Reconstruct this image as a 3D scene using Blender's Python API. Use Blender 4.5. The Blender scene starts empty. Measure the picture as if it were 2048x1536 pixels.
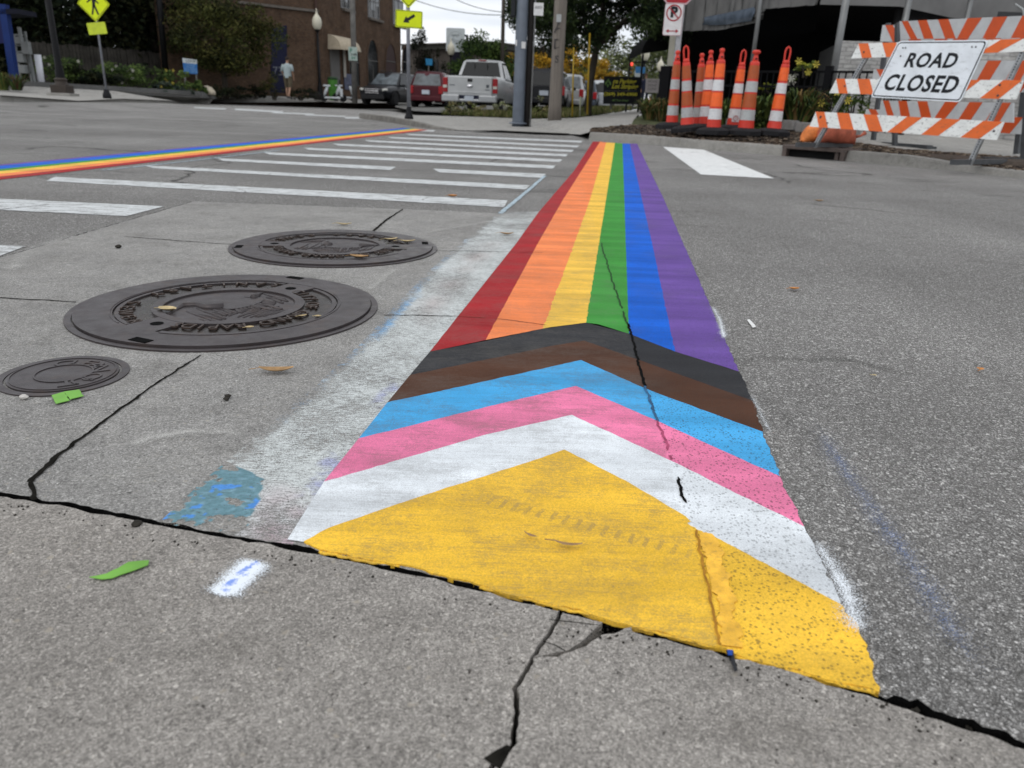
import bpy, bmesh, math, random
import numpy as np
from mathutils import Vector, Matrix, noise as mnoise
from mathutils.geometry import tessellate_polygon
random.seed(7); np.random.seed(7)
R = math.radians
S = bpy.context.scene
COL = S.collection

# ---------------------------------------------------------------- camera
FPX, HY, HS, CAMH = 1500.0, 212.0, 0.04, 0.48      # focal length in px of a 2048 px frame, horizon row and its tilt, eye height
_d = np.array([-HS, 1.0, (768-HY)/FPX]); _d /= np.linalg.norm(_d)
CZ = -_d
_f = np.array([0, 0, 1.0]); CY = _f-(_f@CZ)*CZ; CY /= np.linalg.norm(CY)
CX = np.cross(CY, CZ)
def c2w(v): return np.array([v@CX, v@CY, v@CZ])
cam_d = bpy.data.cameras.new('camera'); cam = bpy.data.objects.new('camera', cam_d); COL.objects.link(cam)
r_, u_, b_ = c2w(np.array([1., 0, 0])), c2w(np.array([0, -1., 0])), c2w(np.array([0, 0, -1.]))
cam.matrix_world = Matrix(((r_[0], u_[0], b_[0], 0), (r_[1], u_[1], b_[1], 0), (r_[2], u_[2], b_[2], CAMH), (0, 0, 0, 1)))
cam_d.sensor_width = 36; cam_d.lens = FPX/2048*36
cam_d.clip_start = 0.02; cam_d.clip_end = 2000
cam_d.dof.use_dof = True; cam_d.dof.focus_distance = 1.35; cam_d.dof.aperture_fstop = 7.5
S.camera = cam

# ---------------------------------------------------------------- world, sun, exposure
SUN_EL, SUN_AZ = R(52), R(215)
w = bpy.data.worlds.new("World"); S.world = w; w.use_nodes = True
nt = w.node_tree; nt.nodes.clear()
def wn(t, **k):
    n = nt.nodes.new(t)
    for a, b in k.items(): setattr(n, a, b)
    return n
sky = wn('ShaderNodeTexSky', sky_type='NISHITA', sun_disc=False, sun_elevation=SUN_EL, sun_rotation=SUN_AZ, dust_density=2.0)
tc = wn('ShaderNodeTexCoord'); mp = wn('ShaderNodeMapping'); mp.inputs['Scale'].default_value = (1.6, 1.6, 16)
nz = wn('ShaderNodeTexNoise'); nz.inputs['Scale'].default_value = 2.2; nz.inputs['Detail'].default_value = 5
cr = wn('ShaderNodeValToRGB')
cr.color_ramp.elements[0].position = .38; cr.color_ramp.elements[0].color = (7.2, 7.6, 8.2, 1)
cr.color_ramp.elements[1].position = .64; cr.color_ramp.elements[1].color = (9.2, 9.3, 9.5, 1)
mx = wn('ShaderNodeMixRGB'); mx.inputs[0].default_value = .93
bg = wn('ShaderNodeBackground'); bg.inputs[1].default_value = 0.105
ow = wn('ShaderNodeOutputWorld')
L = nt.links.new
L(tc.outputs['Generated'], mp.inputs[0]); L(mp.outputs[0], nz.inputs['Vector']); L(nz.outputs[0], cr.inputs[0])
L(sky.outputs[0], mx.inputs[1]); L(cr.outputs[0], mx.inputs[2]); L(mx.outputs[0], bg.inputs[0]); L(bg.outputs[0], ow.inputs[0])
sun_d = bpy.data.lights.new('sun', 'SUN'); sun = bpy.data.objects.new('sun', sun_d); COL.objects.link(sun)
sun_d.energy = 0.6; sun_d.angle = R(50); sun_d.color = (1, .96, .90)
# points from the sun towards the scene
sv = Vector((math.sin(SUN_AZ)*math.cos(SUN_EL), math.cos(SUN_AZ)*math.cos(SUN_EL), math.sin(SUN_EL)))
sun.rotation_euler = sv.to_track_quat('Z', 'Y').to_euler(); sun.location = (0, 0, 40)
vs = S.view_settings; S.display_settings.display_device = 'sRGB'
vs.view_transform = 'Standard'; vs.look = 'None'; vs.gamma = 1; vs.use_curve_mapping = False; vs.exposure = 0.23
S.cycles.max_bounces = 6; S.cycles.transparent_max_bounces = 12

# ---------------------------------------------------------------- measuring helpers
def ray(px, py): return c2w(np.array([(px-1024)/FPX, (py-768)/FPX, 1.0]))
def G(px, py, z=0.0):
    """where the sight line through a photo point meets height z"""
    r = ray(px, py); t = (z-CAMH)/r[2]
    return Vector((t*r[0], t*r[1], z))
def P(px, py, d):
    """the place d metres out along a sight line"""
    r = ray(px, py)*d
    return Vector((r[0], r[1], r[2]+CAMH))
def PV(px, py, A):
    """point straight above or below A (same distance plane, upright) on a sight line"""
    r = ray(px, py); t = A[1]/r[1]
    return Vector((t*r[0], A[1], CAMH+t*r[2]))
def GG(pts, z=0.0): return [G(x, y, z) for x, y in pts]
def onwall(px, py, A, B):
    """(along, height) where a sight line meets the upright wall through A and B"""
    r = ray(px, py); ax, ay = A[0], A[1]; dx, dy = B[0]-ax, B[1]-ay; n = math.hypot(dx, dy); dx /= n; dy /= n
    # t*r = A + u*d
    det = r[0]*(-dy)-(-dx)*r[1]
    t = (ax*(-dy)-(-dx)*ay)/det; u = (r[0]*ay-r[1]*ax)/det
    return u, CAMH+t*r[2]

# ---------------------------------------------------------------- object helpers
def tag(o, label=None, cat=None, group=None, kind=None):
    if label: o['label'] = label
    if cat: o['category'] = cat
    if group: o['group'] = group
    if kind: o['kind'] = kind
    return o
def thing(name, label, cat, loc=(0, 0, 0), rz=0.0, group=None):
    o = bpy.data.objects.new(name, None); COL.objects.link(o); o.location = loc; o.rotation_euler = (0, 0, rz)
    o.empty_display_size = .1
    return tag(o, label, cat, group)
def kids(o): return [c for c in list(bpy.data.objects) if c.parent == o]
def dup(o, parent=None, label=None, loc=None, rz=None):
    c = o.copy(); COL.objects.link(c)
    c.parent = parent
    if label: c['label'] = label
    if loc is not None: c.location = loc
    if rz is not None: c.rotation_euler = (0, 0, rz)
    for ch in kids(o): dup(ch, c)
    return c

class MB:
    def __init__(s): s.v = []; s.f = []; s.m = []; s.s = []
    def add(s, vs, fs, m=0, smooth=False, M=None):
        b = len(s.v)
        if M is not None: vs = [M @ Vector(v) for v in vs]
        s.v += [tuple(v) for v in vs]
        for f in fs: s.f.append([i+b for i in f]); s.m.append(m); s.s.append(smooth)
        return s
    def box(s, c, d, m=0, rz=0.0, M=None, top=1.0):
        x, y, z = d[0]/2, d[1]/2, d[2]/2
        vs = [(-x, -y, -z), (x, -y, -z), (x, y, -z), (-x, y, -z), (-x*top, -y*top, z), (x*top, -y*top, z), (x*top, y*top, z), (-x*top, y*top, z)]
        T = Matrix.Translation(c) @ Matrix.Rotation(rz, 4, 'Z')
        if M is not None: T = M @ T
        return s.add(vs, [(3, 2, 1, 0), (4, 5, 6, 7), (0, 1, 5, 4), (1, 2, 6, 5), (2, 3, 7, 6), (3, 0, 4, 7)], m, False, T)
    def tube(s, pts, rad, n=10, m=0, cap=True, smooth=True, M=None):
        pts = [Vector(p) for p in pts]
        if not hasattr(rad, '__len__'): rad = [rad]*len(pts)
        vs = []; fs = []; prev = None
        for i, p in enumerate(pts):
            t = (pts[min(i+1, len(pts)-1)]-pts[max(i-1, 0)]).normalized()
            if prev is None:
                a = Vector((1, 0, 0)) if abs(t.x) < .9 else Vector((0, 1, 0))
                u = (a-t*a.dot(t)).normalized()
            else: u = (prev-t*prev.dot(t)).normalized()
            prev = u; v = t.cross(u)
            for k in range(n):
                a = 2*math.pi*k/n; vs.append(p+(u*math.cos(a)+v*math.sin(a))*rad[i])
        for i in range(len(pts)-1):
            for k in range(n): fs.append((i*n+k, i*n+(k+1) % n, (i+1)*n+(k+1) % n, (i+1)*n+k))
        if cap: fs.append(tuple(range(n-1, -1, -1))); fs.append(tuple(range((len(pts)-1)*n, len(pts)*n)))
        return s.add(vs, fs, m, smooth, M)
    def lathe(s, prof, n=20, m=0, smooth=True, M=None, c=(0, 0, 0)):
        vs = []; fs = []
        for r, z in prof:
            for k in range(n):
                a = 2*math.pi*k/n; vs.append((c[0]+r*math.cos(a), c[1]+r*math.sin(a), c[2]+z))
        for i in range(len(prof)-1):
            for k in range(n): fs.append((i*n+k, i*n+(k+1) % n, (i+1)*n+(k+1) % n, (i+1)*n+k))
        fs.append(tuple(range(n-1, -1, -1))); fs.append(tuple(range((len(prof)-1)*n, len(prof)*n)))
        return s.add(vs, fs, m, smooth, M)
    def poly(s, pts, z0=None, th=0.0, m=0, M=None, side_m=None):
        """flat polygon (3-D points, any outline), optionally with thickness th downwards in local Z"""
        pts = [Vector(p) for p in pts]
        if z0 is not None: pts = [Vector((p.x, p.y, z0)) for p in pts]
        tri = tessellate_polygon([pts]); n = len(pts); fs = []
        for t in tri:
            a, b, c = (pts[i] for i in t)
            fs.append(t if (b-a).cross(c-a).z >= 0 else (t[0], t[2], t[1]))
        s.add(pts, fs, m, False, M)
        if th:
            lo = [p-Vector((0, 0, th)) for p in pts]
            area = sum(pts[i].x*pts[(i+1) % n].y-pts[(i+1) % n].x*pts[i].y for i in range(n))
            sf = [(i, n+i, n+(i+1) % n, (i+1) % n) if area > 0 else (i, (i+1) % n, n+(i+1) % n, n+i) for i in range(n)]
            s.add(pts+lo, sf, m if side_m is None else side_m, False, M)
            s.add(lo, [(f[0], f[2], f[1]) for f in fs], m if side_m is None else side_m, False, M)
        return s
    def ribbon(s, pts, wid, z, m=0):
        """ragged flat strip along a line on the ground"""
        pts = [Vector(p) for p in pts]; n = len(pts); vs = []
        for i, p in enumerate(pts):
            t = (pts[min(i+1, n-1)]-pts[max(i-1, 0)]); t.z = 0; t.normalize(); q = Vector((-t.y, t.x, 0))
            wl = wid[i] if hasattr(wid, '__len__') else wid
            vs += [(p+q*wl*.5*random.uniform(.7, 1.3)), (p-q*wl*.5*random.uniform(.7, 1.3))]
        vs = [Vector((v.x, v.y, z)) for v in vs]
        return s.add(vs, [(2*i+1, 2*i+3, 2*i+2, 2*i) for i in range(n-1)], m)
    def grid(s, rows, m=0, smooth=True, M=None, close=False):
        nr, nc = len(rows), len(rows[0]); vs = [p for r in rows for p in r]; fs = []
        for i in range(nr-1):
            for j in range(nc-1 if not close else nc):
                k = (j+1) % nc; fs.append((i*nc+j, i*nc+k, (i+1)*nc+k, (i+1)*nc+j))
        return s.add(vs, fs, m, smooth, M)
    def build(s, name, mats, parent=None, bevel=0, loc=None, rz=None, sub=0):
        me = bpy.data.meshes.new(name); me.from_pydata(s.v, [], s.f)
        for q in (mats if isinstance(mats, (list, tuple)) else [mats]): me.materials.append(q)
        me.polygons.foreach_set('material_index', s.m); me.polygons.foreach_set('use_smooth', s.s)
        me.update()
        o = bpy.data.objects.new(name, me); COL.objects.link(o)
        if parent is not None: o.parent = parent
        if loc is not None: o.location = loc
        if rz is not None: o.rotation_euler = (0, 0, rz)
        if bevel:
            b = o.modifiers.new('bevel', 'BEVEL'); b.width = bevel; b.segments = 2; b.limit_method = 'ANGLE'; b.angle_limit = R(35)
        if sub:
            q = o.modifiers.new('sub', 'SUBSURF'); q.levels = sub; q.render_levels = sub
        return o
def struct(o): o['kind'] = 'structure'; return o

_tc = {}
def text_mesh(txt, size, extr=0.001, bold=0.0, shear=0.0, align='CENTER', sx=1.0, spacing=1.0):
    key = (txt, size, extr, bold, shear, align, sx, spacing)
    if key in _tc: return _tc[key]
    c = bpy.data.curves.new('text', 'FONT'); c.body = txt; c.size = size; c.extrude = extr; c.offset = bold; c.shear = shear
    c.align_x = align; c.align_y = 'CENTER'; c.resolution_u = 3; c.space_character = spacing
    o = bpy.data.objects.new('text', c); COL.objects.link(o)
    dg = bpy.context.evaluated_depsgraph_get(); dg.update()
    me = o.evaluated_get(dg).to_mesh()
    v = [(p.co.x*sx, p.co.y, p.co.z) for p in me.vertices]; f = [tuple(q.vertices) for q in me.polygons]
    o.evaluated_get(dg).to_mesh_clear(); bpy.data.objects.remove(o); bpy.data.curves.remove(c)
    _tc[key] = (v, f); return v, f
FACE = Matrix(((1, 0, 0, 0), (0, 0, -1, 0), (0, 1, 0, 0), (0, 0, 0, 1)))   # drawing plane XY -> upright, facing -Y
def frameM(o, xdir, normal):
    """matrix whose X runs along xdir, Z along normal"""
    x = Vector(xdir).normalized(); z = Vector(normal).normalized(); y = z.cross(x)
    return Matrix(((x.x, y.x, z.x, o[0]), (x.y, y.y, z.y, o[1]), (x.z, y.z, z.z, o[2]), (0, 0, 0, 1)))

# ---------------------------------------------------------------- materials
class NT:
    def __init__(s, name):
        s.mat = bpy.data.materials.new(name); s.mat.use_nodes = True; s.t = s.mat.node_tree
        s.b = s.t.nodes['Principled BSDF']; s.out = s.t.nodes['Material Output']
        s._pos = None
    def n(s, typ, ins=None, **k):
        q = s.t.nodes.new('ShaderNode'+typ)
        for a, b in k.items(): setattr(q, a, b)
        for a, b in (ins or {}).items(): s.set(q, a, b)
        return q
    def set(s, q, a, b):
        i = q.inputs[a]
        if isinstance(b, bpy.types.NodeSocket): s.t.links.new(b, i)
        elif isinstance(b, bpy.types.Node): s.t.links.new(b.outputs[0], i)
        else: i.default_value = b
    def pos(s):
        if s._pos is None: s._pos = s.n('NewGeometry').outputs['Position']
        return s._pos
    def obj(s): return s.n('TexCoord').outputs['Object']
    def scaled(s, v, sc, rz=0.0): return s.n('Mapping', {'Vector': v, 'Scale': sc, 'Rotation': (0, 0, rz)}).outputs[0]
    def noise(s, v, scale, detail=3, rough=.55): return s.n('TexNoise', {'Vector': v, 'Scale': scale, 'Detail': detail, 'Roughness': rough}).outputs[0]
    def voro(s, v, scale, feat='F1', rnd=1.0): return s.n('TexVoronoi', {'Vector': v, 'Scale': scale, 'Randomness': rnd}, feature=feat)
    def ramp(s, f, stops, interp='LINEAR'):
        q = s.n('ValToRGB', {'Fac': f}); e = q.color_ramp; e.interpolation = interp
        while len(e.elements) < len(stops): e.elements.new(.5)
        for el, (p, c) in zip(e.elements, stops):
            el.position = p; el.color = (c, c, c, 1) if not hasattr(c, '__len__') else (*c, 1)
        return q.outputs[0]
    def math(s, op, a, b=0.0, c=None, clamp=False):
        q = s.n('Math', {0: a, 1: b}, operation=op, use_clamp=clamp)
        if c is not None: s.set(q, 2, c)
        return q.outputs[0]
    def mix(s, f, a, b, typ='MIX'):
        def c4(x): return (*x, 1) if isinstance(x, tuple) and len(x) == 3 else x
        return s.n('MixRGB', {0: f, 1: c4(a), 2: c4(b)}, blend_type=typ).outputs[0]
    def bump(s, h, st=.3, dist=.01):
        q = s.n('Bump', {'Height': h, 'Strength': st, 'Distance': dist}); s.t.links.new(q.outputs[0], s.b.inputs['Normal'])
    def base(s, c, rough=.7, metal=0.0, spec=None):
        s.set(s.b, 'Base Color', (*c, 1) if isinstance(c, tuple) and len(c) == 3 else c); s.set(s.b, 'Roughness', rough); s.set(s.b, 'Metallic', metal)
        if spec is not None: s.set(s.b, 'Specular IOR Level', spec)
        return s.mat
def plain(name, c, rough=.6, metal=0.0, var=.12, scale=8, bump=0.0, spec=None, dirt=None):
    """one surface colour with uneven tone, faint dirt and grain"""
    t = NT(name); v = t.obj(); f = t.noise(v, scale, 5)
    k = t.ramp(f, [(.3, 1-var), (.7, 1+var)])
    col = t.mix(1.0, c, k, 'MULTIPLY')
    if dirt:
        d = t.ramp(t.noise(v, scale*3.1, 6, .65), [(.52, 0.), (.7, dirt)])
        col = t.mix(d, col, (.07, .065, .055))
    if bump: t.bump(t.noise(v, scale*9, 4), bump, .004)
    rr = t.ramp(t.noise(v, scale*2, 3), [(.3, max(rough-.08, .02)), (.7, min(rough+.08, 1))])
    return t.base(col, rr, metal, .22 if spec is None and metal == 0 else spec)
def lin(r, g, b):
    f = lambda x: (x/255/12.92 if x/255 <= .04045 else ((x/255+.055)/1.055)**2.4)
    return (f(r), f(g), f(b))
# ================================================================ SURFACE MATERIALS
def m_asphalt():
    t = NT('asphalt'); p = t.pos()
    wob = t.mix(.004, p, t.n('TexNoise', {'Vector': p, 'Scale': 170., 'Detail': 2.}).outputs['Color'], 'ADD')
    v1 = t.voro(wob, 150); v2 = t.voro(wob, 330); v3 = t.voro(wob, 620)
    r1, r2, r3 = [t.n('SeparateColor', {0: v.outputs['Color']}).outputs[k] for k, v in enumerate((v1, v2, v3))]
    s1 = t.ramp(r1, [(0, .07), (.5, .16), (.85, .30), (1, .50)])
    s2 = t.ramp(r2, [(0, .05), (.4, .125), (.75, .24), (.95, .42), (1, .56)])
    s3 = t.ramp(r3, [(0, .05), (.5, .14), (.85, .29), (1, .44)])
    big_ = t.math('GREATER_THAN', r1, .80); c = t.mix(t.ramp(t.noise(p, 90, 2), [(.46, 0), (.54, 1)]), s2, s3)
    c = t.mix(t.math('MULTIPLY', big_, t.ramp(v1.outputs['Distance'], [(.40, 1), (.52, 0)])), c, s1)
    edge = t.ramp(v2.outputs['Distance'], [(.36, 0.), (.62, 1.)])
    c = t.mix(t.math('MULTIPLY', edge, .55), c, (.03, .029, .028))
    big = t.ramp(t.noise(t.scaled(p, (1, .35, 1)), 1.1, 5, .6), [(.32, .84), (.68, 1.16)])
    c = t.mix(1, c, big, 'MULTIPLY')
    dark = t.ramp(t.noise(p, 3.3, 6, .62), [(.58, 0.), (.72, .35)])
    c = t.mix(dark, c, (.062, .06, .057))
    c = t.mix(.26, c, (.118, .116, .112))
    c = t.mix(1, c, (2.08, 2.03, 1.96), 'MULTIPLY')
    h = t.math('ADD', t.math('MULTIPLY', edge, -.8), t.math('MULTIPLY', t.noise(p, 300, 3), .8))
    t.bump(h, .9, .004)
    ck = t.n('TexVoronoi', {'Vector': t.mix(.35, p, t.n('TexNoise', {'Vector': p, 'Scale': 1.6, 'Detail': 6.}).outputs['Color']), 'Scale': .55}, feature='DISTANCE_TO_EDGE').outputs['Distance']
    ckm = t.math('MULTIPLY', t.ramp(ck, [(.0015, .8), (.006, 0)]), t.ramp(t.noise(p, .5, 2), [(.5, 0), (.56, 1)]))
    c = t.mix(ckm, c, (.025, .024, .022))
    oil = t.ramp(t.noise(t.scaled(p, (1, 2.2, 1), .5), .9, 6, .6), [(.60, 0), (.70, .42)])
    c = t.mix(oil, c, (.045, .043, .041))
    wheel = t.ramp(t.noise(t.scaled(p, (.15, 1.1, 1)), .8, 3), [(.35, .88), (.65, 1.12)])
    c = t.mix(1, c, wheel, 'MULTIPLY')
    return t.base(c, .9, 0, .06)
def m_concrete(name, tint=(1, 1, 1), val=.235, streak=.4, spots=1.0):
    t = NT(name); p = t.pos()
    big = t.ramp(t.noise(p, 2.6, 6, .6), [(.32, val*.86), (.68, val*1.14)])
    ga, gb_ = t.voro(p, 620), t.voro(p, 330)
    fine = t.ramp(t.n('SeparateColor', {0: ga.outputs['Color']}).outputs[0], [(0, .60), (.25, .85), (.7, 1.06), (.92, 1.27), (1, 1.6)])
    mid = t.ramp(t.n('SeparateColor', {0: gb_.outputs['Color']}).outputs[1], [(0, .72), (.3, .93), (.75, 1.05), (.95, 1.18), (1, 1.45)])
    grain = t.ramp(t.noise(p, 900, 2, .8), [(.35, .75), (.65, 1.25)])
    low = t.ramp(t.noise(p, 24, 6, .7), [(.35, .90), (.65, 1.10)])
    c = t.mix(1, t.mix(1, t.mix(1, t.mix(1, big, fine, 'MULTIPLY'), mid, 'MULTIPLY'), low, 'MULTIPLY'), grain, 'MULTIPLY')
    sk = t.ramp(t.noise(t.scaled(p, (36, 330, 40), .25), 1.0, 5, .75), [(.50, 0), (.66, streak)])
    c = t.mix(t.math('MULTIPLY', sk, t.ramp(t.noise(p, 9, 4), [(.4, .15), (.6, 1)])), c, (.46, .45, .42))
    wob = t.mix(.012, p, t.n('TexNoise', {'Vector': p, 'Scale': 110., 'Detail': 3.}).outputs['Color'], 'ADD')
    v = t.voro(wob, 105); rr = t.n('SeparateColor', {0: v.outputs['Color']}).outputs[0]
    sp = t.math('MULTIPLY', t.ramp(rr, [(.93, 0), (1, .85*spots)]), t.ramp(v.outputs['Distance'], [(.20, 1), (.42, 0)]))
    c = t.mix(sp, c, (.40, .385, .35))
    v3 = t.voro(wob, 150); r3 = t.n('SeparateColor', {0: v3.outputs['Color']}).outputs[1]
    pit = t.math('MULTIPLY', t.math('GREATER_THAN', r3, .955), t.ramp(v3.outputs['Distance'], [(.12, .85), (.30, 0)]))
    c = t.mix(pit, c, (.045, .042, .04))
    stain = t.ramp(t.noise(p, 6.5, 7, .65), [(.55, 0), (.72, .38)])
    c = t.mix(stain, c, (.10, .097, .09))
    c = t.mix(1, c, tint, 'MULTIPLY')
    h = t.math('SUBTRACT', t.math('ADD', t.noise(p, 420, 4, .75), t.math('MULTIPLY', sp, .5)), t.math('MULTIPLY', pit, 1.2))
    t.bump(h, .7, .003)
    return t.base(c, .9, 0, .06)
def paint_nodes(t, col, wear, tread=False):
    p = t.pos()
    xy = t.n('SeparateXYZ', {0: p})
    jx = t.math('SUBTRACT', xy.outputs[0], t.math('MULTIPLY_ADD', xy.outputs[1], .045, .188))
    asp = t.ramp(t.math('MULTIPLY_ADD', t.math('ADD', jx, t.math('MULTIPLY_ADD', t.noise(p, 30, 4), .04, -.02)), 40, .5), [(.3, 0.), (.7, 1.)])
    # concrete side: broom lines and roller texture let the grey through
    stv = t.noise(t.scaled(p, (14, 330, 30), .22), 1.0, 5, .75)
    rol = t.noise(p, 430, 3, .75); pat = t.noise(t.scaled(p, (1, 1.6, 1)), 9, 5, .65); mids = t.noise(p, 110, 4, .7)
    wc = t.math('ADD', t.math('ADD', t.math('ADD', t.math('MULTIPLY', stv, .34), t.math('MULTIPLY', rol, .36)), t.math('MULTIPLY', pat, .38)), t.math('MULTIPLY', mids, .22))
    wc = t.ramp(wc, [(.625, 0.), (.745, wear)])
    # asphalt side: pores between the stones stay unpainted
    wob = t.mix(.004, p, t.n('TexNoise', {'Vector': p, 'Scale': 170., 'Detail': 2.}).outputs['Color'], 'ADD')
    v = t.voro(wob, 215); rr = t.n('SeparateColor', {0: v.outputs['Color']}).outputs[0]
    po = t.math('MULTIPLY', t.ramp(v.outputs['Distance'], [(.26, 1.), (.40, 0.)]), t.ramp(rr, [(.34, .0), (.55, min(1, wear*1.25))]))
    if tread:      # a tyre has pressed rows of tread blocks into the paint
        a, b_ = G(905, 992), G(1345, 1112); d = (b_-a); an = math.atan2(d.y, d.x)
        q = t.n('SeparateXYZ', {0: t.n('Mapping', {'Vector': p, 'Location': (-(a.x*math.cos(-an)-a.y*math.sin(-an)), -(a.x*math.sin(-an)+a.y*math.cos(-an)), 0), 'Rotation': (0, 0, -an)}).outputs[0]})
        wv = t.math('SINE', t.math('MULTIPLY', t.math('ADD', q.outputs[0], t.math('MULTIPLY', t.noise(p, 40, 3), .006)), 2*math.pi/.017))
        row = t.math('SINE', t.math('MULTIPLY', t.math('ADD', q.outputs[1], t.math('MULTIPLY', t.noise(p, 30, 3), .012)), 2*math.pi/.062))
        inb = t.ramp(t.math('ABSOLUTE', q.outputs[1]), [(.030, 1), (.055, 0)])
        ina = t.ramp(t.math('MULTIPLY_ADD', q.outputs[0], 1.8, .2), [(.18, 0), (.3, 1), (.72, 1), (.86, 0)])
        tm = t.math('MULTIPLY', t.math('MULTIPLY', inb, ina), t.math('MULTIPLY', t.ramp(wv, [(.35, 0), (.6, 1)]), t.ramp(row, [(.1, .15), (.5, 1)])))
        wc = t.math('MAXIMUM', wc, t.math('MULTIPLY', tm, t.ramp(t.math('ADD', t.math('MULTIPLY', rol, .6), t.math('MULTIPLY', pat, .4)), [(.40, .10), (.56, .85)])))
    wr = t.mix(asp, wc, po)
    va = t.ramp(t.noise(p, 5, 6, .65), [(.3, .88), (.7, 1.10)])
    fa = t.ramp(t.noise(p, 500, 3, .7), [(.38, .84), (.62, 1.12)])
    ban = t.ramp(t.noise(t.scaled(p, (.8, 7, 1), .13), 1.6, 4, .6), [(.36, .84), (.64, 1.12)])
    c = t.mix(1, t.mix(1, t.mix(1, col, va, 'MULTIPLY'), fa, 'MULTIPLY'), ban, 'MULTIPLY')
    gri = t.math('MULTIPLY', t.ramp(t.noise(p, 4.2, 7, .68), [(.50, 0), (.70, .34)]), t.ramp(t.noise(p, 260, 3, .7), [(.36, .35), (.62, 1)]))
    c = t.mix(gri, c, (.115, .11, .10))
    spk = t.voro(wob, 75); r2 = t.n('SeparateColor', {0: spk.outputs['Color']}).outputs[1]
    fl = t.math('MULTIPLY', t.math('GREATER_THAN', r2, .97), t.ramp(spk.outputs['Distance'], [(.07, .9), (.16, 0)]))
    wr = t.math('MAXIMUM', wr, fl)
    under = t.mix(asp, (.15, .14, .125), (.055, .053, .05))
    under = t.mix(.36, under, col)
    c = t.mix(wr, c, under)
    h = t.math('SUBTRACT', t.math('ADD', t.math('MULTIPLY', stv, .5), t.math('MULTIPLY', rol, .8)), t.math('MULTIPLY', wr, .8))
    t.bump(h, .6, .004)
    return c
def m_paint(name, col, wear=.55, rough=.55):
    t = NT(name); c = paint_nodes(t, col, wear, name == 'yellow_paint'); return t.base(c, .75, 0, .10)
def m_marking(name, col, wear=.8, through=.18):
    """thermoplastic road marking, cracked and scuffed, with bare asphalt in the worn places"""
    t = NT(name); p = t.pos()
    cr_ = t.n('TexVoronoi', {'Vector': t.mix(.1, p, t.n('TexNoise', {'Vector': p, 'Scale': 5.}).outputs['Color']), 'Scale': 3.3}, feature='DISTANCE_TO_EDGE').outputs['Distance']
    crack = t.math('MULTIPLY', t.ramp(cr_, [(.004, .8), (.014, 0)]), t.ramp(t.noise(p, 1.7, 3), [(.5, 0), (.58, 1)]))
    a = t.noise(t.scaled(p, (1, 3.5, 1)), 9, 7, .72); b = t.noise(p, 120, 4, .7)
    wr = t.ramp(t.math('ADD', t.math('MULTIPLY', a, .65), t.math('MULTIPLY', b, .35)), [(.485, 0), (.60, wear)])
    va = t.ramp(t.noise(p, 12, 5), [(.3, .88), (.7, 1.08)])
    c = t.mix(1, col, va, 'MULTIPLY')
    c = t.mix(t.math('MAXIMUM', wr, crack), c, (through, through*.97, through*.93))
    t.bump(t.noise(p, 200, 3), .3, .003)
    return t.base(c, .8, 0, .06)
def m_spray(name, col, soft=1.0, col2=None):
    """sprayed paint: a mist of dots, thinner where the 'fade' attribute falls"""
    t = NT(name); p = t.pos()
    f = t.n('Attribute', attribute_name='fade').outputs['Fac']
    g = t.ramp(t.noise(p, 640, 2, .8), [(.30, 0.), (.70, 1.)]); g2 = t.noise(p, 60, 3)
    a = t.math('SUBTRACT', t.math('ADD', f, t.math('MULTIPLY_ADD', g2, .4, -.2)), g)
    al = t.ramp(a, [(.0-.02, 0.), (.14*soft, 1.)])
    if col2 is not None:
        f2 = t.n('Attribute', attribute_name='core').outputs['Fac']
        k = t.ramp(t.math('SUBTRACT', f2, t.ramp(t.noise(p, 110, 5, .8), [(.35, 0), (.65, 1)])), [(0, 0), (.3, .85)])
        col = t.mix(k, col, col2)
    t.base(col, .7, 0, .3); t.set(t.b, 'Alpha', al)
    return t.mat
def m_old_paint():
    t = NT('ghost_paint'); p = t.pos()
    f = t.n('Attribute', attribute_name='fade').outputs['Fac']; ca = t.n('Attribute', attribute_name='tone').outputs['Color']
    g = t.ramp(t.noise(t.scaled(p, (60, 360, 60), .22), 1.0, 4, .75), [(.34, 0), (.66, 1)]); g2 = t.ramp(t.noise(p, 480, 3, .75), [(.34, 0), (.66, 1)])
    a = t.math('SUBTRACT', f, t.math('ADD', t.math('MULTIPLY', g, .5), t.math('MULTIPLY', g2, .5)))
    al = t.ramp(a, [(-.12, 0.), (.26, .95)])
    c = t.mix(1, ca, t.ramp(t.noise(p, 150, 4, .7), [(.3, .8), (.7, 1.15)]), 'MULTIPLY')
    t.base(c, .75, 0, .3); t.set(t.b, 'Alpha', al)
    return t.mat
M_ASPH = m_asphalt()
M_CONC = m_concrete('gutter_concrete', (1, .975, .93), .285, .5)
M_SLAB = m_concrete('sidewalk_concrete', (1, .935, .855), .315, .10)
M_CURB = m_concrete('kerb_concrete', (1, .97, .90), .27, .25)
M_WALK = m_concrete('far_concrete', (1, .97, .91), .33, .2)
M_DIRT = plain('crack_dirt', (.014, .013, .011), .95, 0, .5, 60, .6, .02)
M_GAPBLK = plain('gap_black', (.007, .007, .007), .9, 0, .4, 40, .8, .03)  # near-black puts the shade of joints and holes into colour

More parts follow.
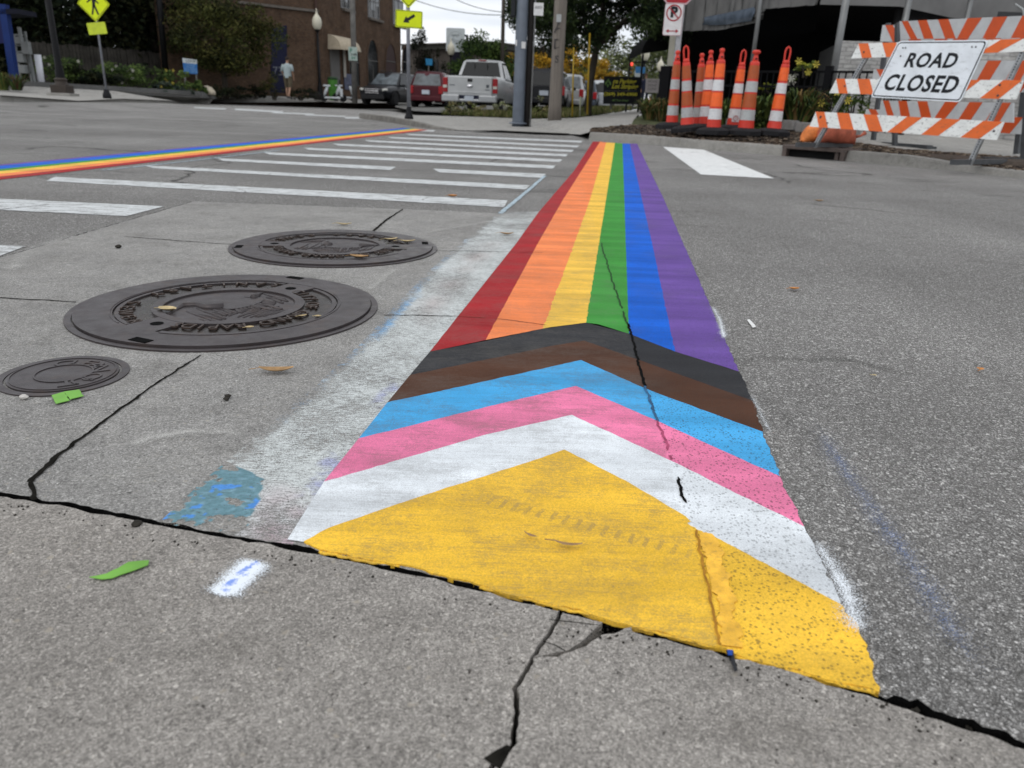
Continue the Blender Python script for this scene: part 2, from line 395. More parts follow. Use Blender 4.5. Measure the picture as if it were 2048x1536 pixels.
# ================================================================ GROUND
def jit(pts, step=.01, amp=.002, seed=0, freq=60.0):
    """subdivide a line and give it a ragged edge"""
    out = []
    for a, b in zip(pts[:-1], pts[1:]):
        n = max(1, int((b-a).length/step)); d = (b-a); q = Vector((-d.y, d.x, 0)).normalized() if d.length else Vector()
        for i in range(n):
            p = a+d*(i/n)
            k = 0 if (i == 0 and not out) else mnoise.noise((p.x*freq, p.y*freq, seed*7.3))+.6*mnoise.noise((p.x*freq*3.1, p.y*freq*3.1, seed*3.7+5))
            out.append(p+q*amp*k)
    out.append(pts[-1].copy()); return out
gb = MB(); gb.poly([(-220, -20, 0), (220, -20, 0), (220, 420, 0), (-220, 420, 0)], -.05)
struct(gb.build('ground', M_DIRT))

fgpx = [(0, 993), (70, 1003), (330, 1052), (600, 1102), (870, 1160), (1130, 1225), (1260, 1258), (1420, 1297), (1590, 1345), (1755, 1394), (1900, 1440), (2048, 1492)]
fg = GG(fgpx)
left_ext = fg[0]+Vector((-12, 2.9, 0)); right_ext = fg[-1]+Vector((9, -4.6, 0))
fgl = [left_ext]+fg+[right_ext]
corner = G(1755, 1394)
jointpx = [(1755, 1394), (1450, 1300), (1430, 1230), (1400, 1060), (1350, 930), (1300, 780), (1255, 645), (1185, 433)]
# the yellow tip of the band runs over the asphalt right of this joint
jl = GG([(1443, 1303), (1430, 1230), (1400, 1060), (1350, 930), (1300, 780), (1255, 645), (1185, 433)])
top = GG([(1185, 433), (1070, 430), (800, 418), (385, 403)])
lft = GG([(385, 403), (250, 442), (0, 515)]); lft.append(lft[-1]+(lft[-1]-lft[0])*5)
fgR = GG([(1443, 1303), (1590, 1345), (1755, 1394), (1900, 1440), (2048, 1492)])+[right_ext]
edgeR = [p+Vector((.004, .007, 0)) for p in jit(fgR, .006, .014, 3, 34)]
joff = [p+Vector((.002, 0, 0)) for p in jl]
far = 150
road = list(reversed(edgeR))+joff[1:]+jit(top, .02, .004, 5)[1:]+jit(lft, .02, .005, 6)[1:]
road = [Vector((60, right_ext.y, 0))]+road+[Vector((-90, road[-1].y-1, 0)), Vector((-90, far, 0)), Vector((60, far, 0))]
rb = MB(); rb.poly(road, 0, .05, 0, None, 1)
struct(rb.build('road', [M_ASPH, M_GAPBLK]))  # road sides blackened to paint in the shade of the groove
# cast concrete apron between road and pavement (utility strip), its near edge a hand's width joint
fgA = GG([(0, 993), (70, 1003), (330, 1052), (600, 1102), (870, 1160), (1130, 1225), (1260, 1258), (1443, 1303)])
edgeA = [p+Vector((0, .006, 0)) for p in jit([left_ext]+fgA, .010, .006, 8, 40)]
apron = list(edgeA)+jl[1:]+[p+Vector((0, -.006, 0)) for p in jit(top, .02, .004, 15)[1:]]+[p+Vector((.006, -.008, 0)) for p in jit(lft, .02, .005, 16)[1:]]
ab = MB(); ab.poly(apron, .001, .05, 0, None, 1)
struct(ab.build('concrete_apron', [M_CONC, M_GAPBLK]))  # concrete sides coloured black so the open joint looks shaded
# sidewalk slab the photographer stands on, split by a long crack
crk = GG([(1122, 1226), (1103, 1262), (1086, 1290), (1066, 1320), (1030, 1382), (1035, 1430), (1024, 1490), (1010, 1512), (985, 1536)])
crk += [crk[-1]+Vector((-.03, -.12, 0)), crk[-1]+Vector((.02, -.4, 0)), crk[-1]+Vector((-.05, -1.5, 0))]
brk = GG([(1066, 1317), (1100, 1311), (1138, 1302), (1168, 1281), (1205, 1246)])
chipb = GG([(1262, 1259), (1240, 1268), (1205, 1275), (1180, 1292), (1140, 1310), (1100, 1318), (1066, 1322)])
cj = jit(crk, .006, .0022, 21, 90)
fgL_ = GG([(0, 993), (70, 1003), (330, 1052), (600, 1102), (870, 1160), (1118, 1222)])
slabL = [left_ext]+fgL_
slabL = [p+Vector((0, -.0045, 0)) for p in jit(slabL, .012, .004, 9, 40)]+[p+Vector((-.0022, 0, 0)) for p in cj]+[Vector((left_ext.x, -1.6, 0))]
fgR_ = GG([(1262, 1259), (1420, 1299), (1590, 1347), (1755, 1396), (1900, 1442), (2048, 1494)])+[right_ext]
i66 = min(range(len(cj)), key=lambda i: (cj[i]-crk[3]).length)
slabR = [p+Vector((0, -.0065, 0)) for p in jit(fgR_, .010, .006, 10, 40)]+[Vector((right_ext.x, -1.6, 0))]+[p+Vector((.0028, 0, 0)) for p in reversed(cj[i66+1:])]+list(reversed(jit(chipb, .006, .003, 12, 90)))
tri = [p+Vector((.002, 0, 0)) for p in cj[:i66]]+jit(brk, .006, .002, 13, 90)+jit(GG([(1205, 1246), (1185, 1241), (1130, 1229)]), .01, .002, 14)
sb = MB(); sb.poly(slabL, .003, .05).poly(slabR, .003, .05).poly(tri, .001, .05)
struct(sb.build('sidewalk', M_SLAB))
db = MB(); db.poly([left_ext+Vector((0, -.4, 0)), left_ext+Vector((0, .4, 0)), right_ext+Vector((0, .4, 0)), right_ext+Vector((0, -2, 0)), (-1, -1.6, 0)], -.03)
struct(db.build('joint_soil', M_GAPBLK))  # joint bottom gets the same painted-in shade

# cracks and tooled joints that are only hairlines
def crack(px, wpx, z=.0025, seed=1, amp=.004, m=M_DIRT, step=.008):
    pts = GG(px); q = jit(pts, step, amp, seed, 35)
    n = len(q); ws = np.interp(np.linspace(0, 1, n), np.linspace(0, 1, len(wpx)), wpx)
    b = MB(); b.ribbon(q, [x*(1+.5*mnoise.noise((p.x*50, p.y*50, seed))) for x, p in zip(ws, q)], z)
    return struct(b.build('pavement_crack', m))
crack([(62, 966), (120, 910), (210, 842), (300, 778), (402, 712)], [.010, .006, .0048, .0042, .004], seed=2, amp=.003)
crack([(62, 966), (66, 985), (72, 1003)], [.005, .007], seed=3)
crack([(746, 464), (772, 441), (806, 419)], [.010, .011, .006], seed=4)
crack([(0, 597), (80, 601), (152, 606)], [.005, .005, .004], seed=5)
crack([(768, 632), (830, 632), (905, 634)], [.004, .004], seed=6, amp=.002)
crack([(250, 474), (350, 482), (462, 490)], [.005, .004], seed=7)
crack([(872, 503), (940, 503), (1012, 505)], [.004, .004], seed=8)
crack([(1086, 1290), (1112, 1300), (1130, 1310)], [.0016, .0012], z=.0045, seed=9, amp=.002)
crack([(1098, 1246), (1150, 1252), (1200, 1258)], [.0012, .0012], z=.0045, seed=10, amp=.001)
crack([(0, 420), (60, 414), (100, 410)], [.012, .006], seed=11)
crack([(985, 1536), (1000, 1512), (1018, 1498)], [.016, .012, .004], z=.0035, seed=12)

# ================================================================ PAINTED BAND (near)
def bound(px, amp=.002, seed=0, step=.012): return jit(GG(px), step, amp, seed, 55)
vb = [bound(px, a, i+30) for i, (px, a) in enumerate([
    ([(860, 705), (1033, 487), (1078, 424), (1147, 343.5), (1186, 283.4)], .0012),
    ([(970, 684), (1076, 487), (1126, 400), (1200, 283.6)], .0012),
    ([(1085, 659), (1149, 487), (1180, 400), (1212.6, 285)], .004),
    ([(1172, 647), (1198, 487), (1212, 400), (1230, 286)], .003),
    ([(1258, 669), (1251.5, 487), (1249, 400), (1245, 287.3)], .0012),
    ([(1350, 705), (1304, 487), (1284, 400), (1259.5, 287.6)], .0018),
    ([(1477, 745), (1427, 628), (1330, 404), (1274, 287.6)], .004)])]
RB = lambda n, c, w=.55, r=.55: m_paint(n, c, w, r)
C_STR = [('red_paint', (.38, .022, .027)), ('orange_paint', (.92, .26, .09)), ('golden_paint', (.93, .57, .085)), ('green_paint', (.055, .30, .05)), ('blue_paint', (.010, .125, .62)), ('violet_paint', (.155, .085, .34))]
band = thing('rainbow_band', 'rainbow stripe band with chevrons and a yellow tip, painted along the near crosswalk edge', 'road marking')
for i, (n, c) in enumerate(C_STR):
    b = MB(); b.poly(vb[i]+list(reversed(vb[i+1])), .0022); o = b.build('stripe', RB(n, c, [.38, .42, .6, .42, .42, .45][i]), band); o['label'] = n.split('_')[0]+' lengthwise painted stripe'
cb = [bound(px, .0015, i+50, .01) for i, px in enumerate([
    [(860, 705), (1000, 676), (1100, 656), (1172, 647), (1195, 650), (1258, 669), (1350, 705), (1478, 745)],
    [(820, 752), (1000, 715.5), (1100, 694), (1168, 683), (1284, 724), (1400, 766), (1506, 804)],
    [(775, 807), (1000, 758), (1162, 722), (1297, 782), (1400, 820), (1525, 866)],
    [(718, 879), (1000, 809.5), (1152, 774), (1314, 844), (1430, 897), (1559, 955)],
    [(648, 966), (963, 874), (1143.5, 832), (1342, 924), (1470, 988), (1608, 1056)],
    [(608, 1087), (658, 1060), (840, 997), (1071, 923.6), (1128, 903), (1250, 965), (1372, 1037), (1398, 1062), (1545, 1140), (1681, 1213)]])]
C_CHV = [('black_paint', (.035, .036, .040)), ('brown_paint', (.088, .040, .024)), ('sky_blue_paint', (.075, .42, .80)), ('pink_paint', (.86, .225, .40)), ('white_paint', (.80, .84, .87))]
lx = [None, None, None, None, GG([(575, 1082)])]; rx = [None]*4+[GG([(1645, 1132)])]
for i, (n, c) in enumerate(C_CHV):
    pl = list(cb[i])+(jit([cb[i][-1], rx[i][0], cb[i+1][-1]], .01, .004, 70+i)[1:-1] if rx[i] else jit([cb[i][-1], cb[i+1][-1]], .01, .004, 70+i)[1:-1])+list(reversed(cb[i+1]))+(lx[i] if lx[i] else [])
    b = MB(); b.poly(pl, .0022); o = b.build('chevron', RB(n, c, [.45, .42, .8, .8, .6][i]), band); o['label'] = n[:-6].replace('_', ' ')+' painted chevron'
tip = list(cb[5])+jit(GG([(1681, 1213), (1720, 1263), (1738, 1320), (1757, 1390)]), .006, .0045, 81, 70)[1:]
low = jit(GG([(1757, 1390), (1681, 1371), (1584, 1344), (1486, 1320), (1440, 1300), (1418, 1294), (1340, 1274), (1261, 1254), (1193, 1234), (1071, 1205), (939, 1170), (863, 1151), (811, 1137), (711, 1120), (640, 1104), (608, 1087)]), .004, .0045, 82, 36)
tip += low[1:-1]
b = MB(); b.poly(tip, .0032, .006); o = b.build('arrow_tip', RB('yellow_paint', (.93, .56, .055), .68), band); o['label'] = 'thick yellow painted arrow tip'
# the long joint under the band showing through the paint in places
def seam(px, w, z=.0035, seed=1, m=M_GAPBLK, gaps=0.0, amp=.005):
    q = jit(GG(px), .006, amp, seed, 45); b = MB(); run = []
    for p in q:
        k = mnoise.noise((p.x*28, p.y*28, seed*1.7))
        if k > gaps-.5: run.append(p)
        else:
            if len(run) > 2: b.ribbon(run, [w*(1.0 if 0 < i < len(run)-1 else .3) for i in range(len(run))], z); b.build('paint_seam', m, band); b = MB()
            run = []
    if len(run) > 2: b.ribbon(run, w, z); b.build('paint_seam', m, band)
seam([(1202, 487), (1225, 565), (1256, 655)], .0042, seed=2, gaps=-.2, m=plain('green_groove', (.012, .05, .012), .8, 0, .4, 50))
seam([(1256, 650), (1266, 685), (1276, 728), (1290, 775)], .0052, seed=3, gaps=-.5, amp=.003)
seam([(1290, 775), (1302, 810), (1314, 845)], .005, seed=4, gaps=-.25, amp=.003, m=plain('blue_groove', (.03, .10, .2), .8, 0, .4, 50))
seam([(1314, 845), (1328, 880), (1342, 922)], .004, seed=5, gaps=-.1, amp=.003, m=plain('pink_groove', (.35, .06, .13), .8, 0, .4, 50))
seam([(1346, 936), (1356, 962), (1366, 1000), (1376, 1030)], .0042, seed=6, gaps=.36, amp=.004)
seam([(906, 634), (1000, 640), (1090, 652)], .0025, seed=7, gaps=.05, m=plain('red_groove', (.16, .03, .012), .8, 0, .4, 50), amp=.0015)
seam([(1010, 505), (1085, 507)], .003, seed=8, gaps=.05, m=plain('red_groove_far', (.12, .012, .012), .8, 0, .4, 50), amp=.0015)
# raised ridge of paint that ran into the joint, yellow and white
def bead(px, r, mat, seed=0):
    q = jit(GG(px), .004, .004, seed, 60); b = MB()
    b.tube([p+Vector((0, 0, .001)) for p in q], [r*(1+.5*mnoise.noise((p.x*90, p.y*90, seed))) for p in q], 8)
    for i in range(len(b.v)): v = b.v[i]; b.v[i] = (v[0], v[1], max(.0005, v[2]*.75))
    return b.build('paint_bead', mat, band)
ym = bpy.data.materials['yellow_paint']; wm = bpy.data.materials['white_paint']
bead([(1380, 1050), (1398, 1062), (1412, 1068)], .0055, wm, 3)
bead([(1398, 1085), (1412, 1140), (1425, 1190), (1432, 1240), (1440, 1290)], .0036, ym, 4)
for k, q in enumerate([[(960, 1176), (1071, 1204), (1180, 1231)], [(1275, 1258), (1340, 1274), (1435, 1297)], [(1470, 1316), (1584, 1342), (1681, 1370), (1750, 1388)], [(640, 1105), (720, 1122), (800, 1134)]]): bead(q, .0026, ym, 10+k)

# ---------------------------------------------------------------- far band (same stripes, other side of the crosswalk)
L0 = GG([(0, 360), (0, 330)]); L1 = GG([(856, 260.5), (806, 255.8)])
dl = (L0[0]-L1[0]).normalized(); L0 = [p+dl*2.2 for p in L0]
band2 = thing('rainbow_band', 'rainbow stripe band painted along the far edge of the crosswalk, running off the left side', 'road marking')
fr = [0, .17, .34, .52, .66, .90, 1.0]
bl = [jit([L0[0].lerp(L0[1], f), L1[0].lerp(L1[1], f)], .05, .004, 90+i, 20) for i, f in enumerate(fr)]
for i, (n, c) in enumerate(C_STR):
    b = MB(); b.poly(list(reversed(bl[i]))+bl[i+1], .0025); o = b.build('stripe', bpy.data.materials[n], band2); o['label'] = n.split('_')[0]+' lengthwise painted stripe'

# ---------------------------------------------------------------- white crosswalk bars
M_WHITE = m_marking('white_marking', (.60, .62, .62), .9)
def line(a, b, y): return a+(b-a)*((y-a.y)/(b.y-a.y))
ORD = ['first', 'second', 'third', 'fourth', 'fifth', 'sixth', 'seventh', 'eighth', 'ninth', 'tenth', 'eleventh', 'twelfth', 'thirteenth']
bars = [  # TL, TR, BR, BL in photo points
    [(-200, 483), (51, 493.5), (0, 513), (-230, 508)],
    [(-110, 393), (328, 413.6), (253, 433), (-140, 414)],
    [(110, 354.5), (1015, 401.5), (1008, 415), (92, 362.5)],
    [(288, 331.3), (1060, 371.2), (1051, 379.5), (306, 337.2)],
    [(434, 316.8), (792, 334.2), (780, 340.6), (446, 322)],
    [(526, 304.6), (1111, 331.5), (1106, 337.5), (540, 309.6)],
    [(606, 295.5), (1125, 319.2), (1119, 324.4), (618, 300)],
    [(665, 287.4), (1136.6, 309), (1131, 313.4), (676, 291.4)],
    [(729, 280.2), (1148.5, 300.4), (1143, 304.4), (738, 283.8)],
    [(775, 273.8), (1159, 291.6), (1154, 295), (784, 277)],
    [(812, 267.8), (1166, 282), (1161, 285.4), (820, 270.6)],
    [(800, 257.8), (872, 260.8), (866, 263.6), (822, 261.6)],
    [(866, 337.8), (1092, 348.5), (1082, 356), (878, 345)]]
for i, q in enumerate(bars):
    tl, tr, br, bl_ = GG(q)
    b = MB()
    pl = jit([bl_, br], .03, .006, 100+i, 16)+jit([tr, tl], .03, .006, 120+i, 16)
    b.poly(pl, .0022)
    o = b.build('crosswalk_bar', M_WHITE)
    lab = ORD[i]+' white crosswalk bar counting from the near left corner'
    if i == 0: lab = 'nearest white crosswalk bar, only its end in view at the left picture edge'
    if i == 12: lab = 'right hand piece of the broken fifth white crosswalk bar, nearer the rainbow band'
    if i == 4: lab = 'left hand piece of the broken fifth white crosswalk bar counting from the near left corner'
    if i == 11: lab = 'short white crosswalk bar at the tip of the far rainbow band beside the far kerb'
    tag(o, lab, 'road marking', 'white crosswalk bars')
b = MB(); b.poly(jit(GG([(1401.7, 349.3), (1548.5, 357.5)]), .02, .008, 140, 18)+jit(GG([(1407, 299.5), (1325.5, 293.8)]), .02, .008, 141, 18), .0022)
tag(b.build('stop_line', m_marking('white_marking_new', (.74, .75, .74), .35)), 'broad white stop line on the asphalt right of the rainbow band', 'road marking')
fd = [((388, 214), (452, 217), 2), ((470, 217), (566, 222.5), 3), ((545, 224.5), (628, 227.2), 2), ((610, 228.8), (690, 232.2), 2), ((690, 234), (724, 234.5), 3)]
for i, (a, c, hpx) in enumerate(fd):
    b = MB(); b.poly(GG([(a[0], a[1]+hpx), (c[0], c[1]+hpx), c, a]), .002)
    tag(b.build('crosswalk_bar', M_WHITE), ORD[i]+' from the left of the faint white bars across the far side street', 'road marking', 'white bars across the far side street')

# ---------------------------------------------------------------- scuffed remains of the old band, sprayed marks
def attr_grid(name, rows, fades, mat, tones=None, cores=None, z=.0016):
    b = MB(); b.grid([[Vector((p.x, p.y, z)) for p in r] for r in rows], 0, False)
    o = b.build(name, mat); me = o.data
    a = me.attributes.new('fade', 'FLOAT', 'POINT'); a.data.foreach_set('value', np.array(fades, float).ravel())
    if cores is not None: a = me.attributes.new('core', 'FLOAT', 'POINT'); a.data.foreach_set('value', np.array(cores, float).ravel())
    if tones is not None:
        a = me.attributes.new('tone', 'FLOAT_COLOR', 'POINT'); a.data.foreach_set('color', np.array([(*c, 1) for r in tones for c in r], float).ravel())
    if o.data.polygons[0].normal.z < 0: o.data.flip_normals()
    return o
outer = GG([(318, 1048), (405, 965), (480, 902), (560, 832), (640, 765), (720, 690), (800, 603), (850, 550), (905, 500), (960, 455), (1000, 425)])
inner = GG([(585, 1092), (612, 1040), (648, 966), (720, 878), (776, 806), (822, 750), (860, 705), (925, 622), (1033, 487), (1050, 462), (1078, 424)])
rows = []; fa = []; to = []
NT_, NS_ = 400, 60
def interp(L_, t):
    x = t*(len(L_)-1); i = min(int(x), len(L_)-2); return L_[i].lerp(L_[i+1], x-i)
nz_ = lambda p, f, s: mnoise.noise((p.x*f, p.y*f, s))
for i in range(NT_):
    t = i/(NT_-1); A, B = interp(outer, t), interp(inner, t); rw = []; ff = []; tt = []
    for j in range(NS_):
        s_ = j/(NS_-1); p = A.lerp(B, s_); rw.append(p)
        f = .70+.20*nz_(p, 4, 1)+.14*nz_(p, 16, 2)+.08*nz_(p, 50, 3); c = Vector((.60, .63, .62))
        if t > .90: f -= .12
        f -= (.30+.45*nz_(p, 60, 21)+.3*nz_(p, 14, 22))*max(0, .16-s_)/.16
        sm = lambda x: max(0.0, min(1.0, x))
        n1, n2, n3 = nz_(p, 7, 4), nz_(p, 45, 9), nz_(p, 120, 10)
        # pale blue remains along the outer edge
        wb = sm((.13+.10*nz_(p, 3, 14)+(.12 if .52 < t < .66 else 0)-s_)/.10+.8*n2+.4*n3)*sm((t-.26)/.06)*sm((.86-t)/.05)*sm(.75+1.6*n1)
        c = c.lerp(Vector((.20, .42, .68)), .9*wb)
        wl_ = sm((s_-.78)/.08)*sm((.52-t)/.05)*sm(nz_(p, 11, 5)*2.5+1.2*n2+.6*n3-.5)
        c = c.lerp(Vector((.26, .28, .62)), .5*wl_)
        q_ = sm((.5-abs(s_-.52))*3-.5)*sm((t-.60)/.06)*sm((.84-t)/.06); c = c.lerp(Vector((.52, .44, .42)), .6*q_*sm(.6+n1)); f -= .05*q_
        wp = sm((.17-t)/.10)*sm((s_-.50+.06*n1)/.25)*sm(.75+.7*n1+.5*n2); c = c.lerp(Vector((.44, .20, .25)), .9*wp); f -= .08*sm((.15-t)/.05)
        if t < .20 and s_ < .66:
            k = .8*nz_(p, 20, 6)+.6*nz_(p, 55, 7)+.35*nz_(p, 130, 2)
            edge = sm(min((.155-t)/.02, (.56-s_)/.07)+1.1*nz_(p, 18, 3)+.8*n2+.3)
            bare = -.36+.50*sm((.05-t)/.05)+.35*sm((.10-s_)/.08)
            if k > .40: cp = Vector((.08, .27, .66)); fp_ = .95
            elif k > bare: cp = Vector((.125, .245, .285)).lerp(Vector((.28, .46, .58)), sm(n3*.7)); fp_ = .92
            else: cp = Vector((.40, .37, .32)); fp_ = .40
            if edge > .35: c = cp; f = fp_
        ff.append(f); tt.append(c)
    rows.append(rw); fa.append(ff); to.append(tt)
o = attr_grid('old_paint_strip', rows, fa, m_old_paint(), to)
tag(o, 'scuffed whitish remains of an older painted strip with blue patches, left of the rainbow band', 'road marking')
# thin pale blue lines left of an older layout
M_PALE = m_marking('pale_blue_marking', (.42, .52, .58), .9)
for k, (px, lab) in enumerate([([(1000, 428), (1058, 380), (1090, 352)], 'thin pale blue line at the right ends of the white bars'), ([(205, 341), (330, 328), (560, 301)], 'thin pale blue line below the far rainbow band')]):
    b = MB(); b.ribbon(jit(GG(px), .02, .004, 150+k), .024, .0026 if k else .003); tag(b.build('painted_line', M_PALE), lab, 'road marking')
def spray(name, px, wid, mat, lab, peak=.9, core=None, n=60, m=15):
    pts = GG(px); q = []
    for i in range(n): q.append(interp(pts, i/(n-1)))
    rows = []; fa = []; co = []
    for i, p in enumerate(q):
        t = q[min(i+1, n-1)]-q[max(i-1, 0)]; t = Vector((t.x, t.y, 0)).normalized(); nn = Vector((-t.y, t.x, 0))
        e = min(1, min(i, n-1-i)/(n*.16)); r = []; f = []; c = []
        for j in range(m):
            u = j/(m-1)*2-1; pp = p+nn*u*wid; r.append(pp)
            f.append(peak*e*max(0, 1-abs(u))**1.6*(1+.25*nz_(pp, 9, 3))); c.append((core or 0)*e*max(0, 1-abs(u+.25*nz_(pp, 30, 6))*3.4))
        rows.append(r); fa.append(f); co.append(c)
    o = attr_grid(name, rows, fa, mat, cores=co, z=.0045)
    return tag(o, lab, 'road marking')
M_SPW = m_spray('white_spray', (.78, .82, .86)); M_SPWB = m_spray('white_blue_spray', (.78, .83, .88), .9, (.12, .25, .75)); M_SPB = m_spray('blue_spray', (.16, .24, .46), 2.5)
spray('spray_mark', [(436, 1204), (478, 1163), (520, 1122)], .036, M_SPWB, 'short white spray mark with a blue core on the near sidewalk', 1.5, .85)
spray('spray_mark', [(1618, 830), (1660, 900), (1705, 970), (1760, 1045), (1820, 1130), (1900, 1260), (1985, 1390)], .045, M_SPB, 'long faint blue spray line on the asphalt right of the band', .50)
spray('spray_mark', [(1422, 612), (1440, 645), (1450, 690)], .022, M_SPW, 'small white overspray patch beside the end of the violet stripe', .62)
spray('spray_mark', [(1622, 1072), (1650, 1120), (1690, 1185), (1706, 1240), (1716, 1290)], .034, M_SPW, 'white overspray haze along the right end of the white chevron', .66)
spray('spray_mark', [(1500, 790), (1520, 830), (1545, 880)], .012, M_SPW, 'thin white overspray beside the brown chevron end', .46)

spray('scuff_mark', [(235, 906), (300, 881), (380, 868), (455, 868), (505, 880)], .05, m_spray('chalky_scuff', (.52, .51, .48), 2.5), 'pale curved scuff on the concrete left of the old painted strip', .66)
spray('scuff_mark', [(730, 590), (765, 560), (800, 535)], .07, bpy.data.materials['chalky_scuff'], 'pale scuffed patch on the concrete between the two big manhole covers', .62)
spray('scuff_mark', [(830, 470), (920, 455), (1000, 440)], .10, bpy.data.materials['chalky_scuff'], 'pale scuffed patch right of the far manhole cover', .60)
spray('scuff_mark', [(0, 560), (70, 500), (150, 468)], .14, bpy.data.materials['chalky_scuff'], 'pale worn patch along the left edge of the concrete apron', .58)
# smooth thick paint that pooled along the joint in the yellow tip
q = jit(GG([(1412, 1072), (1430, 1130), (1446, 1190), (1456, 1245), (1462, 1300)]), .006, .004, 61, 40)
b = MB(); b.ribbon(q, [.020+.010*mnoise.noise((p.x*40, p.y*40, 4)) for p in q], .0046); b.build('pooled_paint', plain('pooled_yellow', (.88, .49, .05), .5, 0, .25, 40, .5, None, .35), band)
seam([(1392, 1066), (1404, 1130), (1418, 1190), (1428, 1240), (1436, 1296)], .0028, z=.0048, seed=16, gaps=-.4, m=plain('yellow_groove', (.34, .16, .015), .8, 0, .4, 50), amp=.003)
# ================================================================ MANHOLE COVERS
M_IRON = None
def m_iron(name, c, rough):
    t = NT(name); v = t.pos()
    k = t.ramp(t.noise(v, 9, 6, .65), [(.3, .75), (.7, 1.25)])
    col = t.mix(1, c, k, 'MULTIPLY')
    rust = t.ramp(t.noise(v, 17, 6, .7), [(.52, 0), (.72, .55)])
    col = t.mix(rust, col, (.085, .052, .036))
    sp = t.ramp(t.noise(v, 330, 3, .7), [(.62, 0), (.78, .5)])
    col = t.mix(sp, col, (.16, .14, .13))
    t.bump(t.noise(v, 420, 4, .7), .25, .002)
    rr = t.ramp(t.noise(v, 26, 5), [(.3, rough-.1), (.7, rough+.12)])
    return t.base(col, rr, .35, .5)
M_IRON = m_iron('cast_iron', (.056, .047, .048), .42)
M_IRONW = m_iron('cast_iron_recess', (.030, .024, .020), .30)
M_IRONR = m_iron('cast_iron_rusty', (.060, .042, .034), .5)
def ring(b, r0, r1, z, a0=0, a1=360, th=.004, m=0, n=None, fl=0.0):
    """annular slab; fl flares the ends"""
    n = n or max(6, int((a1-a0)/4)); fs = []; vs = []
    full = a1-a0 >= 359.9
    for i in range(n+1):
        f = i/n
        for r, zz, sh in ((r0, z, fl), (r1, z, 0), (r0, z-th, fl), (r1, z-th, 0)):
            a = R(a0+sh+(a1-a0-2*sh)*f); vs.append((r*math.cos(a), r*math.sin(a), zz))
    for i in range(n):
        q = i*4; w_ = q+4
        fs += [(q, q+1, w_+1, w_), (q+1, q+3, w_+3, w_+1), (q+2, q, w_, w_+2)]
    if not full: fs += [(0, 2, 3, 1), (n*4, n*4+1, n*4+3, n*4+2)]
    return b.add(vs, fs, m)
def arc_text(b, txt, r, size, a0, step, z, ccw=False, ex=.0022, m=0, sx=1.0):
    """raised letters round a circle: clockwise with tops outward, or counter-clockwise with tops inward"""
    for i, ch in enumerate(txt):
        if ch == ' ': continue
        v, f = text_mesh(ch, size, ex, .0, 0, 'CENTER', sx)
        a = R(a0+(step if ccw else -step)*i)
        rot = a-math.pi/2 if not ccw else a+math.pi/2
        b.add(v, f, m, False, Matrix.Translation((r*math.cos(a), r*math.sin(a), z)) @ Matrix.Rotation(rot, 4, 'Z'))
